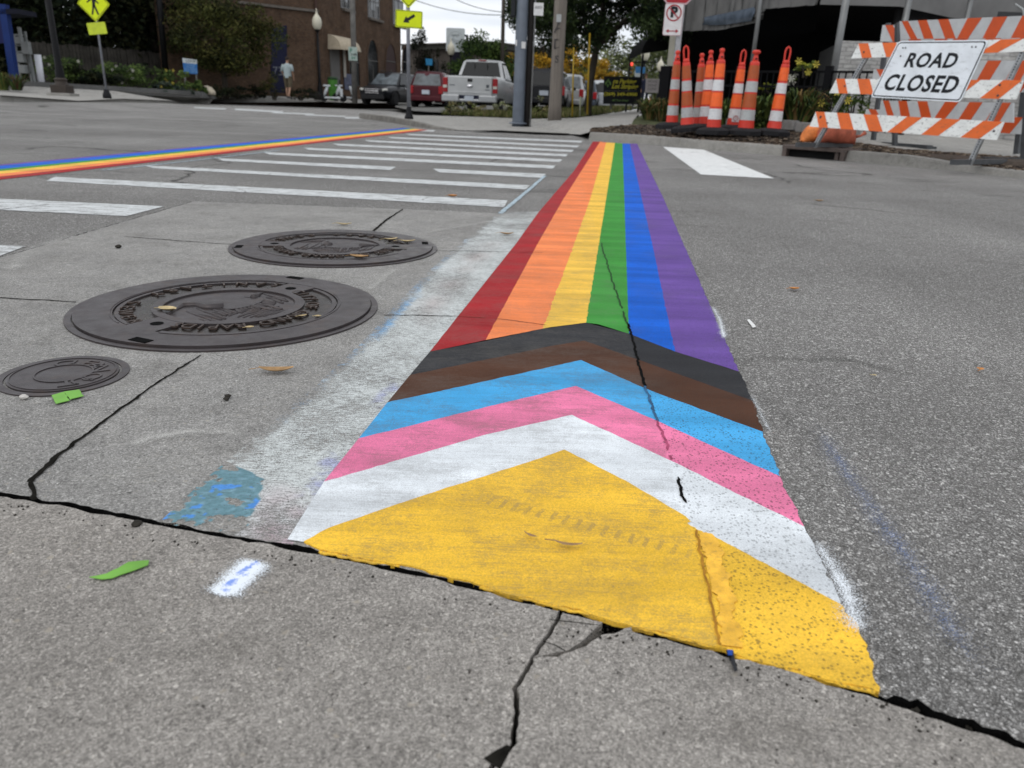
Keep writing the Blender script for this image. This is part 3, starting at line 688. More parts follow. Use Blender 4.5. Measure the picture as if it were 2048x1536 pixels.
def make_cover(label, c, rz):
    t = thing('manhole_cover', label, 'manhole cover', c, rz)
    z = .0078
    b = MB(); ring(b, .334, .348, z-.004, th=.03, n=90); b.build('frame', M_IRON, t)
    b = MB(); b.lathe([(.331, -.02), (.331, z-.005), (.0, z-.005)][:2], 72, 0, False); b.build('recess_floor', [M_IRONW], t)
    b = MB(); ring(b, .252, .331, z+.001, th=.012, n=90); b.build('rim', M_IRON, t)
    b = MB(); ring(b, .238, .248, z-.0005, 12, 168, .006); ring(b, .238, .248, z-.0005, 192, 348, .006)
    ring(b, .256, .259, z+.0022, 14, 150, .003); ring(b, .256, .259, z+.0022, 200, 345, .003)
    b.build('moulding', M_IRON, t)
    b = MB(); ring(b, .150, .172, z+.001, th=.008, n=72); b.build('inner_ring', M_IRON, t)
    for s in (0, 180):
        b = MB(); ring(b, .170, .254, z+.0004, s-10, s+10, .008, fl=-4.0)
        b.build('bridge', M_IRON, t)
        b = MB(); b.lathe([(.014, 0), (.014, .0001)], 18, 0, False, Matrix.Translation((math.cos(R(s))*.205, math.sin(R(s))*.205, z+.0010))); b.build('pick_hole', M_GAPBLK, t)  # flat black disc paints the darkness inside the hole
        b = MB(); a = R(s+14); b.box((math.cos(a)*.313, math.sin(a)*.313, z+.0016), (.046, .022, .001), rz=a+R(80)); b.build('pry_slot', M_GAPBLK, t)
    k = 0
    for wd in 'CITY OF GRAND RAPIDS'.split(): b = MB(); arc_text(b, wd, .190, .044, 168-8.2*k, 8.2, z-.001); b.build('lettering', M_IRONR, t); k += len(wd)+1
    k = 0
    for wd in 'SANITARY SEWER'.split(): b = MB(); arc_text(b, wd, .226, .044, 196+11.6*k, 11.6, z-.001, True); b.build('lettering', M_IRONR, t); k += len(wd)+1
    # centre disc: a long-necked water bird wading among reeds, in low relief
    b = MB(); b.lathe([(.151, z-.006), (.151, z-.004), (.0001, z-.0038)], 60, 0, False)
    def tube(pts, r): b.tube([Vector((-x*.15, -y*.15, z-.0038)) for x, y in pts], r, 6, 1)
    vs = []
    for k in range(22):
        a = 2*math.pi*k/22; vs.append(Vector((-.03-.062*math.cos(a)+.012*math.sin(a), .012-.030*math.sin(a)-.010*math.cos(a), z-.0005)))
    b.poly(vs, None, .004, 1)
    tube([(-.12, .02), (-.30, .22), (-.26, .46), (-.42, .60), (-.62, .50), (-.86, .38)], [.013, .010, .008, .009, .006, .002])
    tube([(.2, -.22), (.18, -.5), (.22, -.82)], .004); tube([(.32, -.2), (.34, -.5), (.30, -.8)], .004)
    tube([(.55, .05), (.82, .2), (.95, .22)], [.012, .006, .002])
    rr = random.Random(4)
    for k in range(26):
        x = -.85+k*.066; y0 = -.55+.2*rr.random(); h = .25+.5*rr.random()
        if abs(x) < .9 and (x*x+(y0+h)**2) < .9: tube([(x, y0), (x+.05, y0+h*.6), (x+.14*rr.random(), y0+h)], [.0035, .003, .001])
    for k in range(16):
        y = -.35-.04*k; l = math.sqrt(max(0, .9-y*y))*(.4+.5*rr.random()); x = -l+rr.random()*.4
        tube([(x, y), (x+.2, y+.03), (x+.45, y)], .0022)
    b.build('bird_relief', [M_IRON, M_IRON], t)
    b = MB()
    for k in range(2):
        v, f = text_mesh(['1952', 'USA'][k], .022, .0012); a = R(60+180*k); b.add(v, f, 0, False, Matrix.Translation((.291*math.cos(a), .291*math.sin(a), z+.0012)) @ Matrix.Rotation(a-math.pi/2, 4, 'Z'))
    return t
def circ_fit(px):
    p = np.array([list(G(x, y))[:2] for x, y in px]); A = np.c_[2*p, np.ones(len(p))]; c = np.linalg.lstsq(A, (p**2).sum(1), rcond=None)[0]
    return c[:2], np.linalg.norm(p-c[:2], axis=1).mean()
cA, rA = circ_fit([(135.7, 642.9), (214.6, 594.8), (359, 703.5), (209.6, 687.8), (420, 701.5), (604.6, 681), (743.9, 608.4), (727.6, 589.6), (505.5, 554.5)])
cB, rB = circ_fit([(460.2, 500.6), (870.1, 500.6), (664.6, 463.6), (664.6, 535.5)])
def ang(c, px):
    p = G(*px); return math.atan2(p.y-c[1], p.x-c[0])
mh1 = make_cover('nearer of the two big iron manhole covers with raised letters and a wading bird', (cA[0], cA[1], .001), ang(cA, (290, 662)))
mh2 = dup(mh1, None, 'farther of the two big iron manhole covers, with leaves lying in its rim', (cB[0], cB[1], .001), ang(cB, (534, 492)))
# small lid
cC, rC = circ_fit([(122, 722), (250, 745), (120, 789), (1, 765), (215, 772), (40, 735)])
t = thing('valve_cover', 'small oval looking iron lid at the left picture edge, worn lettering round its rim', 'utility lid', (cC[0], cC[1], .001), 0)
b = MB(); ring(b, rC*.93, rC*1.06, .0025, th=.03, n=60); b.build('frame', M_IRON, t)
b = MB(); b.lathe([(rC*.935, -.02), (rC*.935, -.0005), (.001, -.0004)], 60, 0, False); b.build('gap', M_GAPBLK, t)
b = MB(); b.lathe([(rC*.89, -.01), (rC*.89, .0035), (rC*.86, .0042), (.001, .0042)], 60, 0, False); b.build('lid', M_IRON, t)
b = MB(); ring(b, rC*.45, rC*.48, .0058, th=.003); ring(b, rC*.83, rC*.85, .0056, th=.003)
b.build('raised_rings', M_IRON, t)
for wd, a_ in (('CLEAN', 120), ('OUT', -12)): b = MB(); arc_text(b, wd, rC*.57, .040, a_, 22, .0035, ex=.0022, sx=1.3); b.build('lettering', M_IRON, t)

# ================================================================ LITTER, TAPE, LEAVES
def flat(name, px, m, lab, cat, z=.0042, wav=.0, amp=.0012, th=.0008, group=None):
    """thin scrap lying on the ground; wav lifts it in a gentle curl"""
    pts = GG(px); q = jit(pts+[pts[0]], .006, amp, len(lab), 90)[:-1]
    b = MB(); b.poly(q, z+th, th)
    if wav:
        c = sum((Vector(p) for p in q), Vector())/len(q)
        b.v = [(v[0], v[1], v[2]+wav*(((v[0]-c.x)**2+(v[1]-c.y)**2)/.0009)**.5) for v in b.v]
    return tag(b.build(name, m), lab, cat, group)
M_TAPE = plain('green_tape', (.17, .40, .065), .6, 0, .15, 30)
flat('tape_scrap', [(104, 796), (128, 789), (140, 806), (113, 813)], M_TAPE, 'left half of the torn green tape beside the small iron lid', 'tape')
flat('tape_scrap', [(129, 788.5), (160, 784), (163, 791), (169, 797), (145, 803), (141, 805)], M_TAPE, 'right half of the torn green tape beside the small iron lid', 'tape')
flat('tape_scrap', [(180, 1164), (215, 1157), (238, 1146), (258, 1134), (299, 1130), (298, 1140), (262, 1153), (226, 1166), (205, 1169)], M_TAPE, 'long curved strip of green tape on the near sidewalk', 'tape', z=.0055)
M_LEAF = plain('dry_leaf', (.34, .21, .10), .7, 0, .35, 60)
M_LEAFY = plain('yellow_leaf', (.48, .38, .21), .7, 0, .3, 60)
M_LEAFO = plain('orange_leaf', (.50, .22, .07), .7, 0, .3, 60)
def leaf(px, py, l, w_, a, m, lab, z=.005):
    p = G(px, py); b = MB(); rows = []
    for i in range(7):
        t = i/6; ww = w_*math.sin(math.pi*(t*.86+.07))**.8*.5; x = (t-.5)*l; zz = .25*l*(t-.5)**2*2
        rows.append([Vector((x, -ww, zz+ww*.5)), Vector((x, 0, zz)), Vector((x, ww, zz+ww*.5))])
    b.grid(rows); b.tube([(-l*.5, 0, .12*l), (-l*.8, .004, .05*l)], .0007, 5)
    return tag(b.build('leaf', m, None, 0, (p.x, p.y, z), R(a)), lab, 'leaf', 'fallen leaves')
for q in [(553, 748, .062, .022, 8, M_LEAF, 'brown curled leaf on the concrete right of the near manhole cover'),
          (335, 628, .045, .03, -10, M_LEAFY, 'pale leaf lying on the left of the near manhole cover', .008),
          (1588, 582, .032, .02, 10, M_LEAFO, 'small orange leaf on the asphalt right of the violet stripe'),
          (1959, 744, .018, .014, 60, M_LEAFO, 'small tan leaf on the asphalt near the right picture edge'),
          (1748, 756, .009, .008, 0, M_LEAFY, 'tiny yellow leaf bit on the open asphalt'),
          (905, 395, .05, .04, 0, M_LEAFO, 'orange leaf on the third white crosswalk bar'),
          (1013, 471, .055, .02, 0, M_LEAF, 'leaf on the scuffed old paint beside the red stripe'),
          (782, 486, .05, .02, 30, M_LEAFY, 'curled tan leaf on the right of the far manhole cover', .011),
          (814, 490, .06, .02, 10, M_LEAFY, 'larger curled tan leaf near the right rim of the far manhole cover', .011),
          (718, 522, .06, .03, -10, M_LEAF, 'pinkish leaf in the lower letters of the far manhole cover', .010),
          (688, 452, .06, .02, 5, M_LEAFY, 'thin tan leaf on the concrete behind the far manhole cover'),
          (500, 664, .018, .014, 20, M_LEAFY, 'yellow bit of leaf in the lower letters of the near manhole cover', .009),
          (606, 640, .02, .01, 40, M_LEAFY, 'narrow yellow leaf bit beside the letters OF of the near manhole cover', .009),
          (636, 641, .016, .012, 10, M_LEAFY, 'small yellow leaf bit right of the narrow one on the near manhole cover', .009),
          (1638, 404, .05, .03, 0, M_LEAF, 'brown leaf on the asphalt short of the white stop line'),
          (1135, 1101, .034, .006, -8, M_LEAF, 'brown twig like leaf on the yellow tip', .0075),
          (1062, 1083, .014, .005, -30, M_LEAF, 'dark crumb of leaf on the yellow tip', .0075)]:
    leaf(*q)
M_CRUMB = plain('dark_crumb', (.03, .027, .022), .9, 0, .3, 80)
def crumb(px, py, r, lab, m=M_CRUMB, z=.003):
    p = G(px, py); bm = bmesh.new(); bmesh.ops.create_icosphere(bm, subdivisions=2, radius=r)
    for v in bm.verts: v.co *= 1+.35*mnoise.noise(v.co*(1.6/r)+Vector((px, 0, 0))); v.co.z *= .6
    me = bpy.data.meshes.new('pebble'); bm.to_mesh(me); bm.free(); me.materials.append(m)
    o = bpy.data.objects.new('pebble', me); COL.objects.link(o); o.location = (p.x, p.y, z+r*.4); return tag(o, lab, 'pebble', 'small stones and crumbs')
crumb(237, 497, .010, 'dark crumb of dirt on the concrete left of the far manhole cover')
crumb(456, 798, .0055, 'upper one of two dark crumbs right of the long concrete joint'); crumb(453, 803, .005, 'lower one of two dark crumbs right of the long concrete joint')
crumb(49, 800, .007, 'white pebble below the small iron lid', plain('white_pebble', (.5, .48, .45), .8, 0, .2, 90))
crumb(275, 1055, .006, 'dark pebble in the joint at the edge of the near sidewalk')
flat('paint_chip', [(1493, 643), (1499, 642), (1512, 657), (1505, 659)], plain('chip_white', (.7, .7, .68), .6, 0, .1, 40), 'small white paint dash on the asphalt right of the band', 'paint chip')
t = flat('plastic_sliver', [(1450, 1312), (1464, 1313), (1474, 1352), (1467, 1354)], plain('black_plastic', (.012, .013, .016), .35), 'black plastic sliver lying across the joint below the yellow tip', 'plastic scrap', z=.006)
flat('paint_chip', [(1452, 1315), (1464, 1316), (1462, 1326), (1453, 1325)], plain('chip_blue', (.01, .06, .32), .5), 'tiny blue paint chip on the black plastic sliver', 'paint chip', z=.0085)
# loose grit along the sidewalk joint
b = MB(); rg = random.Random(3)
for k in range(110):
    a = interp(fgl, rg.random()*.72+.12); p = a+Vector((rg.gauss(0, .012), -.016-abs(rg.gauss(0, .012)), 0)); r = rg.uniform(.0005, .0013)
    b.box((p.x, p.y, .0035), (r*2, r*1.6, r*1.3), rz=rg.random()*3)
for k in range(420):
    u = rg.random(); p = interp(fgl[1:-1], u)+Vector((rg.gauss(0, .01), rg.gauss(0, .0045), 0)); r = rg.uniform(.0006, .0019)*(1+1.2*max(0, u-.7))
    b.box((0, 0, 0), (r*2, r*1.7, r*1.5), 0, 0, Matrix.Translation((p.x, p.y, -.008)) @ Matrix.Rotation(rg.random()*3, 4, 'X') @ Matrix.Rotation(rg.random()*3, 4, 'Y') @ Matrix.Rotation(rg.random()*3, 4, 'Z'), .6)
tag(b.build('grit', M_CRUMB), None, None, None, 'stuff')
# ================================================================ FAR KERBS, PAVEMENTS, TERRAIN
def kerb(name, pts, hs, w_=.16, batter=.03, lab=None, mat=None):
    b = MB(); rows = []
    for i, p in enumerate(pts):
        t = pts[min(i+1, len(pts)-1)]-pts[max(i-1, 0)]; t = Vector((t.x, t.y, 0)).normalized(); n = Vector((-t.y, t.x, 0))
        h = hs[i] if hasattr(hs, '__len__') else hs
        prof = [(-.02, -.03), (-.001, .001), (batter*.75, h*.8), (batter, h*.96), (batter+.02, h), (w_, h+.004), (w_, -.03)]
        rows.append([Vector((p.x, p.y, p.z))+n*a+Vector((0, 0, z)) for a, z in prof])
    b.grid(rows, 0, False); b.add(rows[0], [tuple(range(7))]); b.add(rows[-1], [tuple(range(6, -1, -1))])
    return struct(b.build(name, mat or M_CURB))
def terrain(name, pts, mat):
    b = MB(); b.poly([Vector(p) for p in pts]); return struct(b.build(name, mat))
M_MULCH = plain('mulch_soil', (.060, .045, .034), .95, 0, .5, 30, .9, dirt=.5)
M_GRASS = plain('verge_soil', (.055, .062, .026), .95, 0, .45, 6, .6, dirt=.4)
def fine(pts, step=.3):
    return jit(pts, step, .006, 4, 3)
kr1 = GG([(1177.5, 281), (1280, 287), (1407, 299.5), (1566, 312)])
kr2 = GG([(1690, 322.5), (1800, 333), (1855, 337.5), (1909, 342), (1980, 350), (2048, 358)]); kr2.append(kr2[-1]+Vector((5, -5.6, 0)))
kerb('kerb', kr1, .125); kerb('kerb', kr2, [.125, .125, .105, .07, .065, .065, .065])
# storm drain inlet between the two kerb runs
dA, dB = kr1[-1], kr2[0]; dd = (dB-dA); dlen = dd.length; drz = math.atan2(dd.y, dd.x)
t = thing('storm_drain', 'iron storm drain inlet with a dark mouth set in the kerb under the barricade', 'storm drain', dA, drz)
M_RUST = plain('rusty_iron', (.11, .085, .075), .7, .2, .3, 12, .4, dirt=.5)
M_BLACK = plain('inlet_shade_black', (.006, .006, .006), .9)  # solid black gives the drain mouths their shade as colour
b = MB(); b.box((dlen/2, .20, .128), (dlen+.02, .46, .03)); b.box((dlen/2, -.02, .118), (dlen+.02, .03, .045)); b.build('hood', M_RUST, t, .006)
b = MB(); b.box((dlen/2, .22, .04), (dlen-.12, .36, .12)); b.build('mouth', M_BLACK, t)
for x in (.03, dlen-.03):
    b = MB(); b.box((x, .16, .045), (.06, .40, .13)); b.build('jaw', M_RUST, t, .006)
b = MB(); b.box((dlen*.86, .02, .05), (.05, .05, .1)); b.build('post', M_RUST, t, .004)
# mulch strip behind the kerb
mb_front = [Vector((p.x+.02, p.y+.15, .122)) for p in kr1]+[Vector((dA.x+.02, dA.y+.42, .13)), Vector((dB.x+.05, dB.y+.42, .13))]+[Vector((p.x+.08, p.y+.13, h)) for p, h in zip(kr2, [.12, .12, .1, .065, .06, .06, .06])]
mb_back = [P(2048, 316, 8.9)+Vector((4.2, -4, 0)), P(2048, 316, 8.95), P(1939, 308, 9.3), P(1800, 299, 9.9), P(1700, 284, 10.6), P(1620, 262, 12.2), P(1440, 252, 13.2), P(1263, 249, 14.0), P(1183, 257, 13.6)]
terrain('mulch_bed', mb_front+mb_back, M_MULCH)
b = MB(); rg = random.Random(5); CH = [plain('mulch_chip', (.085, .06, .042), .9, 0, .4, 60), plain('mulch_chip_pale', (.20, .16, .12), .9, 0, .4, 60), plain('mulch_chip_dark', (.03, .022, .017), .9, 0, .4, 60)]
fr_, bk_ = mb_front, list(reversed(mb_back))
for k in range(5200):
    u = rg.random()**.9; v = rg.random()
    p = interp(fr_, u).lerp(interp(bk_, u), v)
    s_ = rg.uniform(.010, .034)
    Mx = Matrix.Translation(p+Vector((0, 0, s_*.25))) @ Matrix.Rotation(rg.random()*6.3, 4, 'Z') @ Matrix.Rotation(rg.uniform(-.6, .6), 4, 'X')
    b.box((0, 0, 0), (s_*1.8, s_*.7, s_*.35), rg.choice([0, 0, 1, 2, 2]), 0, Mx)
tag(b.build('mulch_chips', CH), kind='stuff')
# pavement between mulch strip and restaurant, planting bed edge
terrain('forecourt', [P(2048, 316, 8.95)+Vector((4.2, -4, -.005)), P(2048, 316, 8.95)-Vector((0, 0, .005)), P(1939, 308, 9.3)-Vector((0, 0, .005)), P(1800, 299, 9.9)-Vector((0, 0, .005)), P(1700, 284, 10.6)-Vector((0, 0, .005)), P(1620, 262, 12.2)-Vector((0, 0, .02)), P(1600, 250, 18), P(2048, 262, 18), P(2300, 300, 18)], M_WALK)
terrain('planting_bed', [P(1700, 280, 10.7)+Vector((0, 0, .0)), P(1720, 262, 13), P(1720, 240, 17), P(1300, 222, 18), P(1268, 238, 15), P(1263, 249, 14.0), P(1440, 252, 13.2), P(1620, 262, 12.2)], M_GRASS)
M_BLOCK = m_concrete('block_concrete', (1, .98, .95), .25, .2)
for k, (a, c) in enumerate([((1596, 262, 12.0), (1652, 268, 11.4)), ((1655, 268, 11.4), (1712, 276, 10.8)), ((1452, 253, 12.9), (1520, 255, 12.6)), ((1523, 255, 12.6), (1592, 262, 12.1))]):
    A, B = P(*a), P(*c); d_ = B-A; b = MB(); b.box((d_.length/2, 0, .06), (d_.length-.01, .14, .15)); o = b.build('edging_block', M_BLOCK, None, .012, A, math.atan2(d_.y, d_.x))
    tag(o, ['grey edging block behind the channelizers, beside the sandbags', 'grey edging block behind the sandbags, rightmost in the row', 'grey edging block behind the channelizers, leftmost in the row', 'grey edging block between the last two channelizers'][k], 'edging block', 'concrete edging blocks')
# far corner pavement with its ramp, and the path running uphill
cor = [Vector((*G(724, 237)[:2], .13)), Vector((*G(770, 243)[:2], .13)), Vector((*G(822, 252)[:2], .11)), Vector((*G(862, 257.5)[:2], .06)), Vector((*G(910, 261.5)[:2], .012)), Vector((*G(940, 262)[:2], .012)), Vector((*G(1040, 266)[:2], .02)), Vector((*G(1139, 270)[:2], .02)), Vector((*G(1160, 275)[:2], .05)), Vector((*G(1176, 280)[:2], .12))]
pth_r = [P(1181, 261, 13.6), P(1263, 249, 14.1), P(1268, 238, 16), P(1280, 226, 22), P(1297, 218.5, 36)]
pth_l = [P(1282, 217.5, 36), P(1210, 229, 24), P(1150, 236, 20), P(1060, 238, 19.5), P(960, 234, 21), P(860, 231, 23), P(790, 230.5, 24)]
terrain('pavement', cor+pth_r+pth_l, M_WALK)
kk = [Vector((p.x, p.y, 0)) for p in cor[:4]]
b = MB(); rows = []
for p, q in zip(cor[:5], [.0]*5): rows.append([Vector((p.x-.01, p.y-.06, -.02)), Vector((p.x-.005, p.y-.03, p.z-.01)), Vector((p.x, p.y, p.z+.004)), Vector((p.x+.03, p.y+.16, p.z+.004))])
rows[0:0] = [[Vector((v.x-.12, v.y+.3, v.z if i == 0 else v.z)) for i, v in enumerate(rows[0])]]
b.grid(rows, 0, False); struct(b.build('kerb', plain('kerb_dark', (.17, .16, .145), .85, 0, .35, 7, .4, dirt=.6)))
b = MB(); b.poly(jit(GG([(948, 262.6), (1000, 262.8), (1070, 266.4), (1139, 268.8)], .024), .05, .02, 3, 9)+jit(GG([(1139, 267.2), (1070, 264.4), (1000, 260.9), (948, 261.4)], .024), .05, .02, 4, 9)); b.v = [(v[0], v[1], .028) for v in b.v]
struct(b.build('ramp_seam_shadow', M_DIRT))  # flat dark strip paints the shadow line of the ramp's lip
# verge and parking lot beyond
terrain('verge', [P(880, 229, 24.5), P(960, 233.5, 21.3), P(1060, 237.5, 19.7), P(1150, 235.5, 20.1), P(1210, 228.5, 24.1), P(1282, 217, 36.1), P(1300, 214, 50), P(1235, 215.5, 44), P(1150, 220, 31), P(1060, 227, 25.6), P(960, 228.5, 25.6)], M_GRASS)
M_LOT = plain('lot_asphalt', (.13, .128, .12), .9, 0, .2, 3, .3)
terrain('parking_lot', [P(830, 222, 29), P(960, 229, 25.5), P(1060, 227.5, 25.5), P(1150, 220, 31), P(1235, 215.5, 44), P(1330, 205, 75), P(800, 196, 75), P(790, 214, 36)], M_LOT)
# far side of the cross street on the left
fk = [G(-200, 198, .13), G(0, 203.5, .13), G(150, 204, .12), G(240, 204.5, .09), G(316, 207, .03), G(360, 208, .0), G(415, 209, .0)]
terrain('road_rise', [G(-500, 224, .003), G(0, 226, .003), G(200, 222, .003), G(330, 214, .003), G(415, 209.5, .003)]+[p+Vector((0, .03, .002)) for p in reversed(fk[:-1])]+[P(-600, 192, 22)], M_ASPH)
kerb('kerb', fk, [.14, .14, .03, .12, .13, .1, .02], .2)
bk = [P(430, 196, 38), P(400, 190.5, 34), P(230, 182, 31), P(70, 173, 29), P(-220, 168, 28)]
terrain('pavement', [Vector((p.x+.02, p.y+.19, p.z+h)) for p, h in zip(fk, [.14, .14, .035, .12, .13, .1, .02])]+bk, M_WALK)
terrain('side_pavement', [G(415, 207, .0)+Vector((0, 0, .03)), P(640, 203.5, 40.5), P(715, 206, 41), P(830, 205, 52), P(840, 200, 60), P(650, 194, 46), P(520, 192, 40), P(430, 196, 38)], M_WALK)
terrain('garden_bed', [P(-220, 166, 28.2), P(70, 171, 29.2), P(230, 180, 31.2), P(400, 188.5, 34.2), P(430, 195, 38.2), P(520, 191, 40.2), P(645, 193, 45), P(400, 170, 48), P(-300, 150, 44)], M_GRASS)
wl = [P(30, 175, 29.0), P(70, 176.5, 29.1), P(230, 185, 31.1), P(400, 193, 34.1), P(428, 195.5, 36)]
b = MB(); rows = []
for i, p in enumerate(wl): h = [.24, .24, .24, .22, .04][i]; rows.append([p+Vector((0, -.05, -.05)), p+Vector((0, -.05, h)), p+Vector((.03, .2, h)), p+Vector((.03, .2, -.05))])
b.grid(rows, 0, False); tag(b.build('garden_wall', m_concrete('wall_concrete', (1, 1, .98), .13, .1)), 'low grey retaining wall along the front of the flower bed', 'garden wall')
t = thing('storm_drain', 'dark storm drain mouth in the far kerb, left of the boulder', 'storm drain', G(334, 207.5), math.atan2((fk[5]-fk[4]).y, (fk[5]-fk[4]).x))
b = MB(); b.box((0, .1, .06), (.9, .24, .15)); b.build('mouth', M_BLACK, t); b = MB(); b.box((0, .12, .15), (1.1, .3, .03)); b.build('hood', M_RUST, t)
# ================================================================ ROADWORK GEAR
def sheet_mat(name, c, rough=.45, dirt=.7, scale=7):
    t = NT(name); v = t.obj()
    k = t.ramp(t.noise(v, scale, 5), [(.3, .9), (.7, 1.08)]); col = t.mix(1, c, k, 'MULTIPLY')
    d = t.ramp(t.noise(t.scaled(v, (1, 1, 2.2)), scale*2.3, 7, .72), [(.55, 0), (.66, dirt)])
    col = t.mix(d, col, (.10, .095, .085)); return t.base(col, rough, 0, .4)
M_BW = sheet_mat('board_white', (.84, .86, .84), .45, .9, 9)
M_BO = sheet_mat('board_orange', (.80, .155, .030), .4, .35)
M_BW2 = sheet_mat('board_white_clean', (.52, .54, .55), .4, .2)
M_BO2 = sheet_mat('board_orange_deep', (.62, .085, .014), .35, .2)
M_GALV = plain('galvanised_steel', (.36, .37, .38), .45, .75, .2, 20)
M_POSTD = plain('dark_steel', (.07, .075, .08), .5, .5, .2, 12)
M_SIGNW = sheet_mat('sign_white', (.82, .87, .92), .4, .22, 6)
M_INK = plain('sign_black', (.014, .016, .02), .4)
class Wall:
    """upright plane through two ground points; drawing happens in metres along it"""
    def __init__(s, A, B, base=0):
        s.A = Vector(A); d = Vector((B[0]-A[0], B[1]-A[1], 0)); s.L = d.length; s.rz = math.atan2(d.y, d.x); s.base = base
    def uz(s, px, py):
        B = s.A+Vector((math.cos(s.rz), math.sin(s.rz), 0)); u, z = onwall(px, py, s.A, B); return Vector((u, z-s.base, 0))
    def M(s): return FACE
    def thing(s, name, label, cat, group=None): return thing(name, label, cat, (s.A.x, s.A.y, s.base), s.rz, group)
def bar(b, p, q, wd, dp, y=0.0, m=0, n=0):
    """square bar between two points of a wall plane (u, z), depth dp behind it"""
    d = (q-p); L_ = d.length; a = math.atan2(d.y, d.x); c = (p+q)/2
    b.box((0, 0, 0), (L_, wd, dp), m, 0, FACE @ Matrix.Translation((c.x, c.y, -y-dp/2)) @ Matrix.Rotation(a, 4, 'Z'))
def board(w_, t, name, quad, stripes, mw, mo, y=0.0, th=.022):
    """one barricade board with its slanting stripes let into the face"""
    q = [w_.uz(*p) if not isinstance(p, Vector) else p for p in quad]
    b = MB(); b.poly(q, -y, th, 0, FACE)
    for s_ in stripes:
        if isinstance(s_[0], tuple): pts = [w_.uz(*p) for p in s_]
        else:
            f0, f1, g1, g0 = s_; TL, TR, BR, BL = q; pts = [TL.lerp(TR, f0), TL.lerp(TR, f1), BL.lerp(BR, g1), BL.lerp(BR, g0)]
        b.poly([Vector((p.x, p.y, 0)) for p in pts], -y+.0025, 0, 1, FACE)
    return b.build(name, [mw, mo], t)
SV = [(.0, .056, .119, .063), (.134, .209, .276, .197), (.293, .371, .442, .364), (.536, .617, .542, .467), (.713, .804, .73, .646), (.91, .995, .925, .837)]
# --- front barricade, racked to the right
W1 = Wall(P(1624.5, 293, 9.1), P(1934, 328, 7.7), 0.0)
t = W1.thing('barricade', 'leaning orange and white striped barricade carrying the white road closed sign', 'barricade')
b3 = [(1631.6, 223), (2007.7, 243.7), (1992.5, 280), (1618.7, 253)]
bw3 = [W1.uz(*p) for p in b3]
def same(tl, bl, tr_px=None, br_px=None):
    a, d = W1.uz(*tl), W1.uz(*bl); return a, d
board(W1, t, 'board', b3, SV, M_BW, M_BO)
b2 = [W1.uz(1672.6, 157.5), W1.uz(2047, 160.5), W1.uz(2031, 199), W1.uz(1658.5, 186)]
board(W1, t, 'board', b2, SV, M_BW, M_BO)
tl, bl_ = W1.uz(1717, 87), W1.uz(1702, 117); tr, br = W1.uz(2048, 77.5), W1.uz(2048, 103)
ex = (bw3[1]-bw3[0]).length/ (tr-tl).length
tr2 = tl+(tr-tl)*ex; br2 = bl_+(br-bl_)*((bw3[2]-bw3[3]).length/(br-bl_).length)
board(W1, t, 'board', [tl, tr2, br2, bl_], SV, M_BW, M_BO)
for p, q in (((1624.5, 294), (1733, 106)), ((1934, 330), (2047, 92))):
    b = MB(); A_, B_ = W1.uz(*p), W1.uz(*q); bar(b, A_, B_, .042, .042, .024)
    for k in range(46):
        c = A_.lerp(B_, (k+.5)/46); b.lathe([(.0075, 0), (.0075, .0008)], 8, 1, False, FACE @ Matrix.Translation((c.x, c.y, -.0235)))
    b.build('post', [M_GALV, M_INK], t)
    for bd in ([bw3[0], bw3[1]],): pass
for (x, y) in ((1642, 233), (1655, 246), (2000, 170), (1996, 191), (1988, 262), (1690, 172), (1728, 104), (1641, 235)):
    b = MB(); c = W1.uz(x, y); b.lathe([(.011, 0), (.011, .004), (.006, .009)], 8, 0, True, FACE @ Matrix.Translation((c.x, c.y, .002))); b.build('bolt', M_POSTD, t)
# feet rails lying on the ground behind each post
for (px, py, d) in ((1624.5, 293, 9.1), (1934, 328, 7.7)):
    u = W1.uz(px, py); b = MB(); b.box((u.x, .25, u.y+.02), (.05, 1.1, .05)); b.build('foot_rail', M_POSTD, t)
# --- the sign hung on it
ts = W1.thing('road_closed_sign', 'white sign reading ROAD CLOSED, tilted, bolted on the front barricade', 'sign')
sq = [W1.uz(*p) for p in ((1798, 82), (1979.6, 79.7), (1922, 204.5), (1741.7, 194.5))]
def round_quad(q, r, n=5):
    out = []
    for i in range(4):
        p, a, c = q[i], q[i-1], q[(i+1) % 4]; u, v = (a-p).normalized(), (c-p).normalized()
        for k in range(n+1):
            f = k/n; out.append(p+u*r*(1-f)**2+v*r*f**2)
    return out
def inset(q, d):
    c = sum(q, Vector())/4; out = []
    for i in range(4):
        p, a, e = q[i], q[i-1], q[(i+1) % 4]; u, v = (a-p).normalized(), (e-p).normalized(); s_ = (u.cross(v)).length
        out.append(p+(u+v)*d/max(s_, .3))
    return out
b = MB(); b.poly(round_quad(sq, .045), .012, .004, 0, FACE); b.build('panel', M_SIGNW, ts)
b = MB(); b.poly(round_quad(inset(sq, .013), .036), .0135, 0, 0, FACE); b.build('border', M_INK, ts)
b = MB(); b.poly(round_quad(inset(sq, .024), .028), .015, 0, 0, FACE); b.build('face', M_SIGNW, ts)
def bil(u, v): return sq[3].lerp(sq[2], u).lerp(sq[0].lerp(sq[1], u), v)
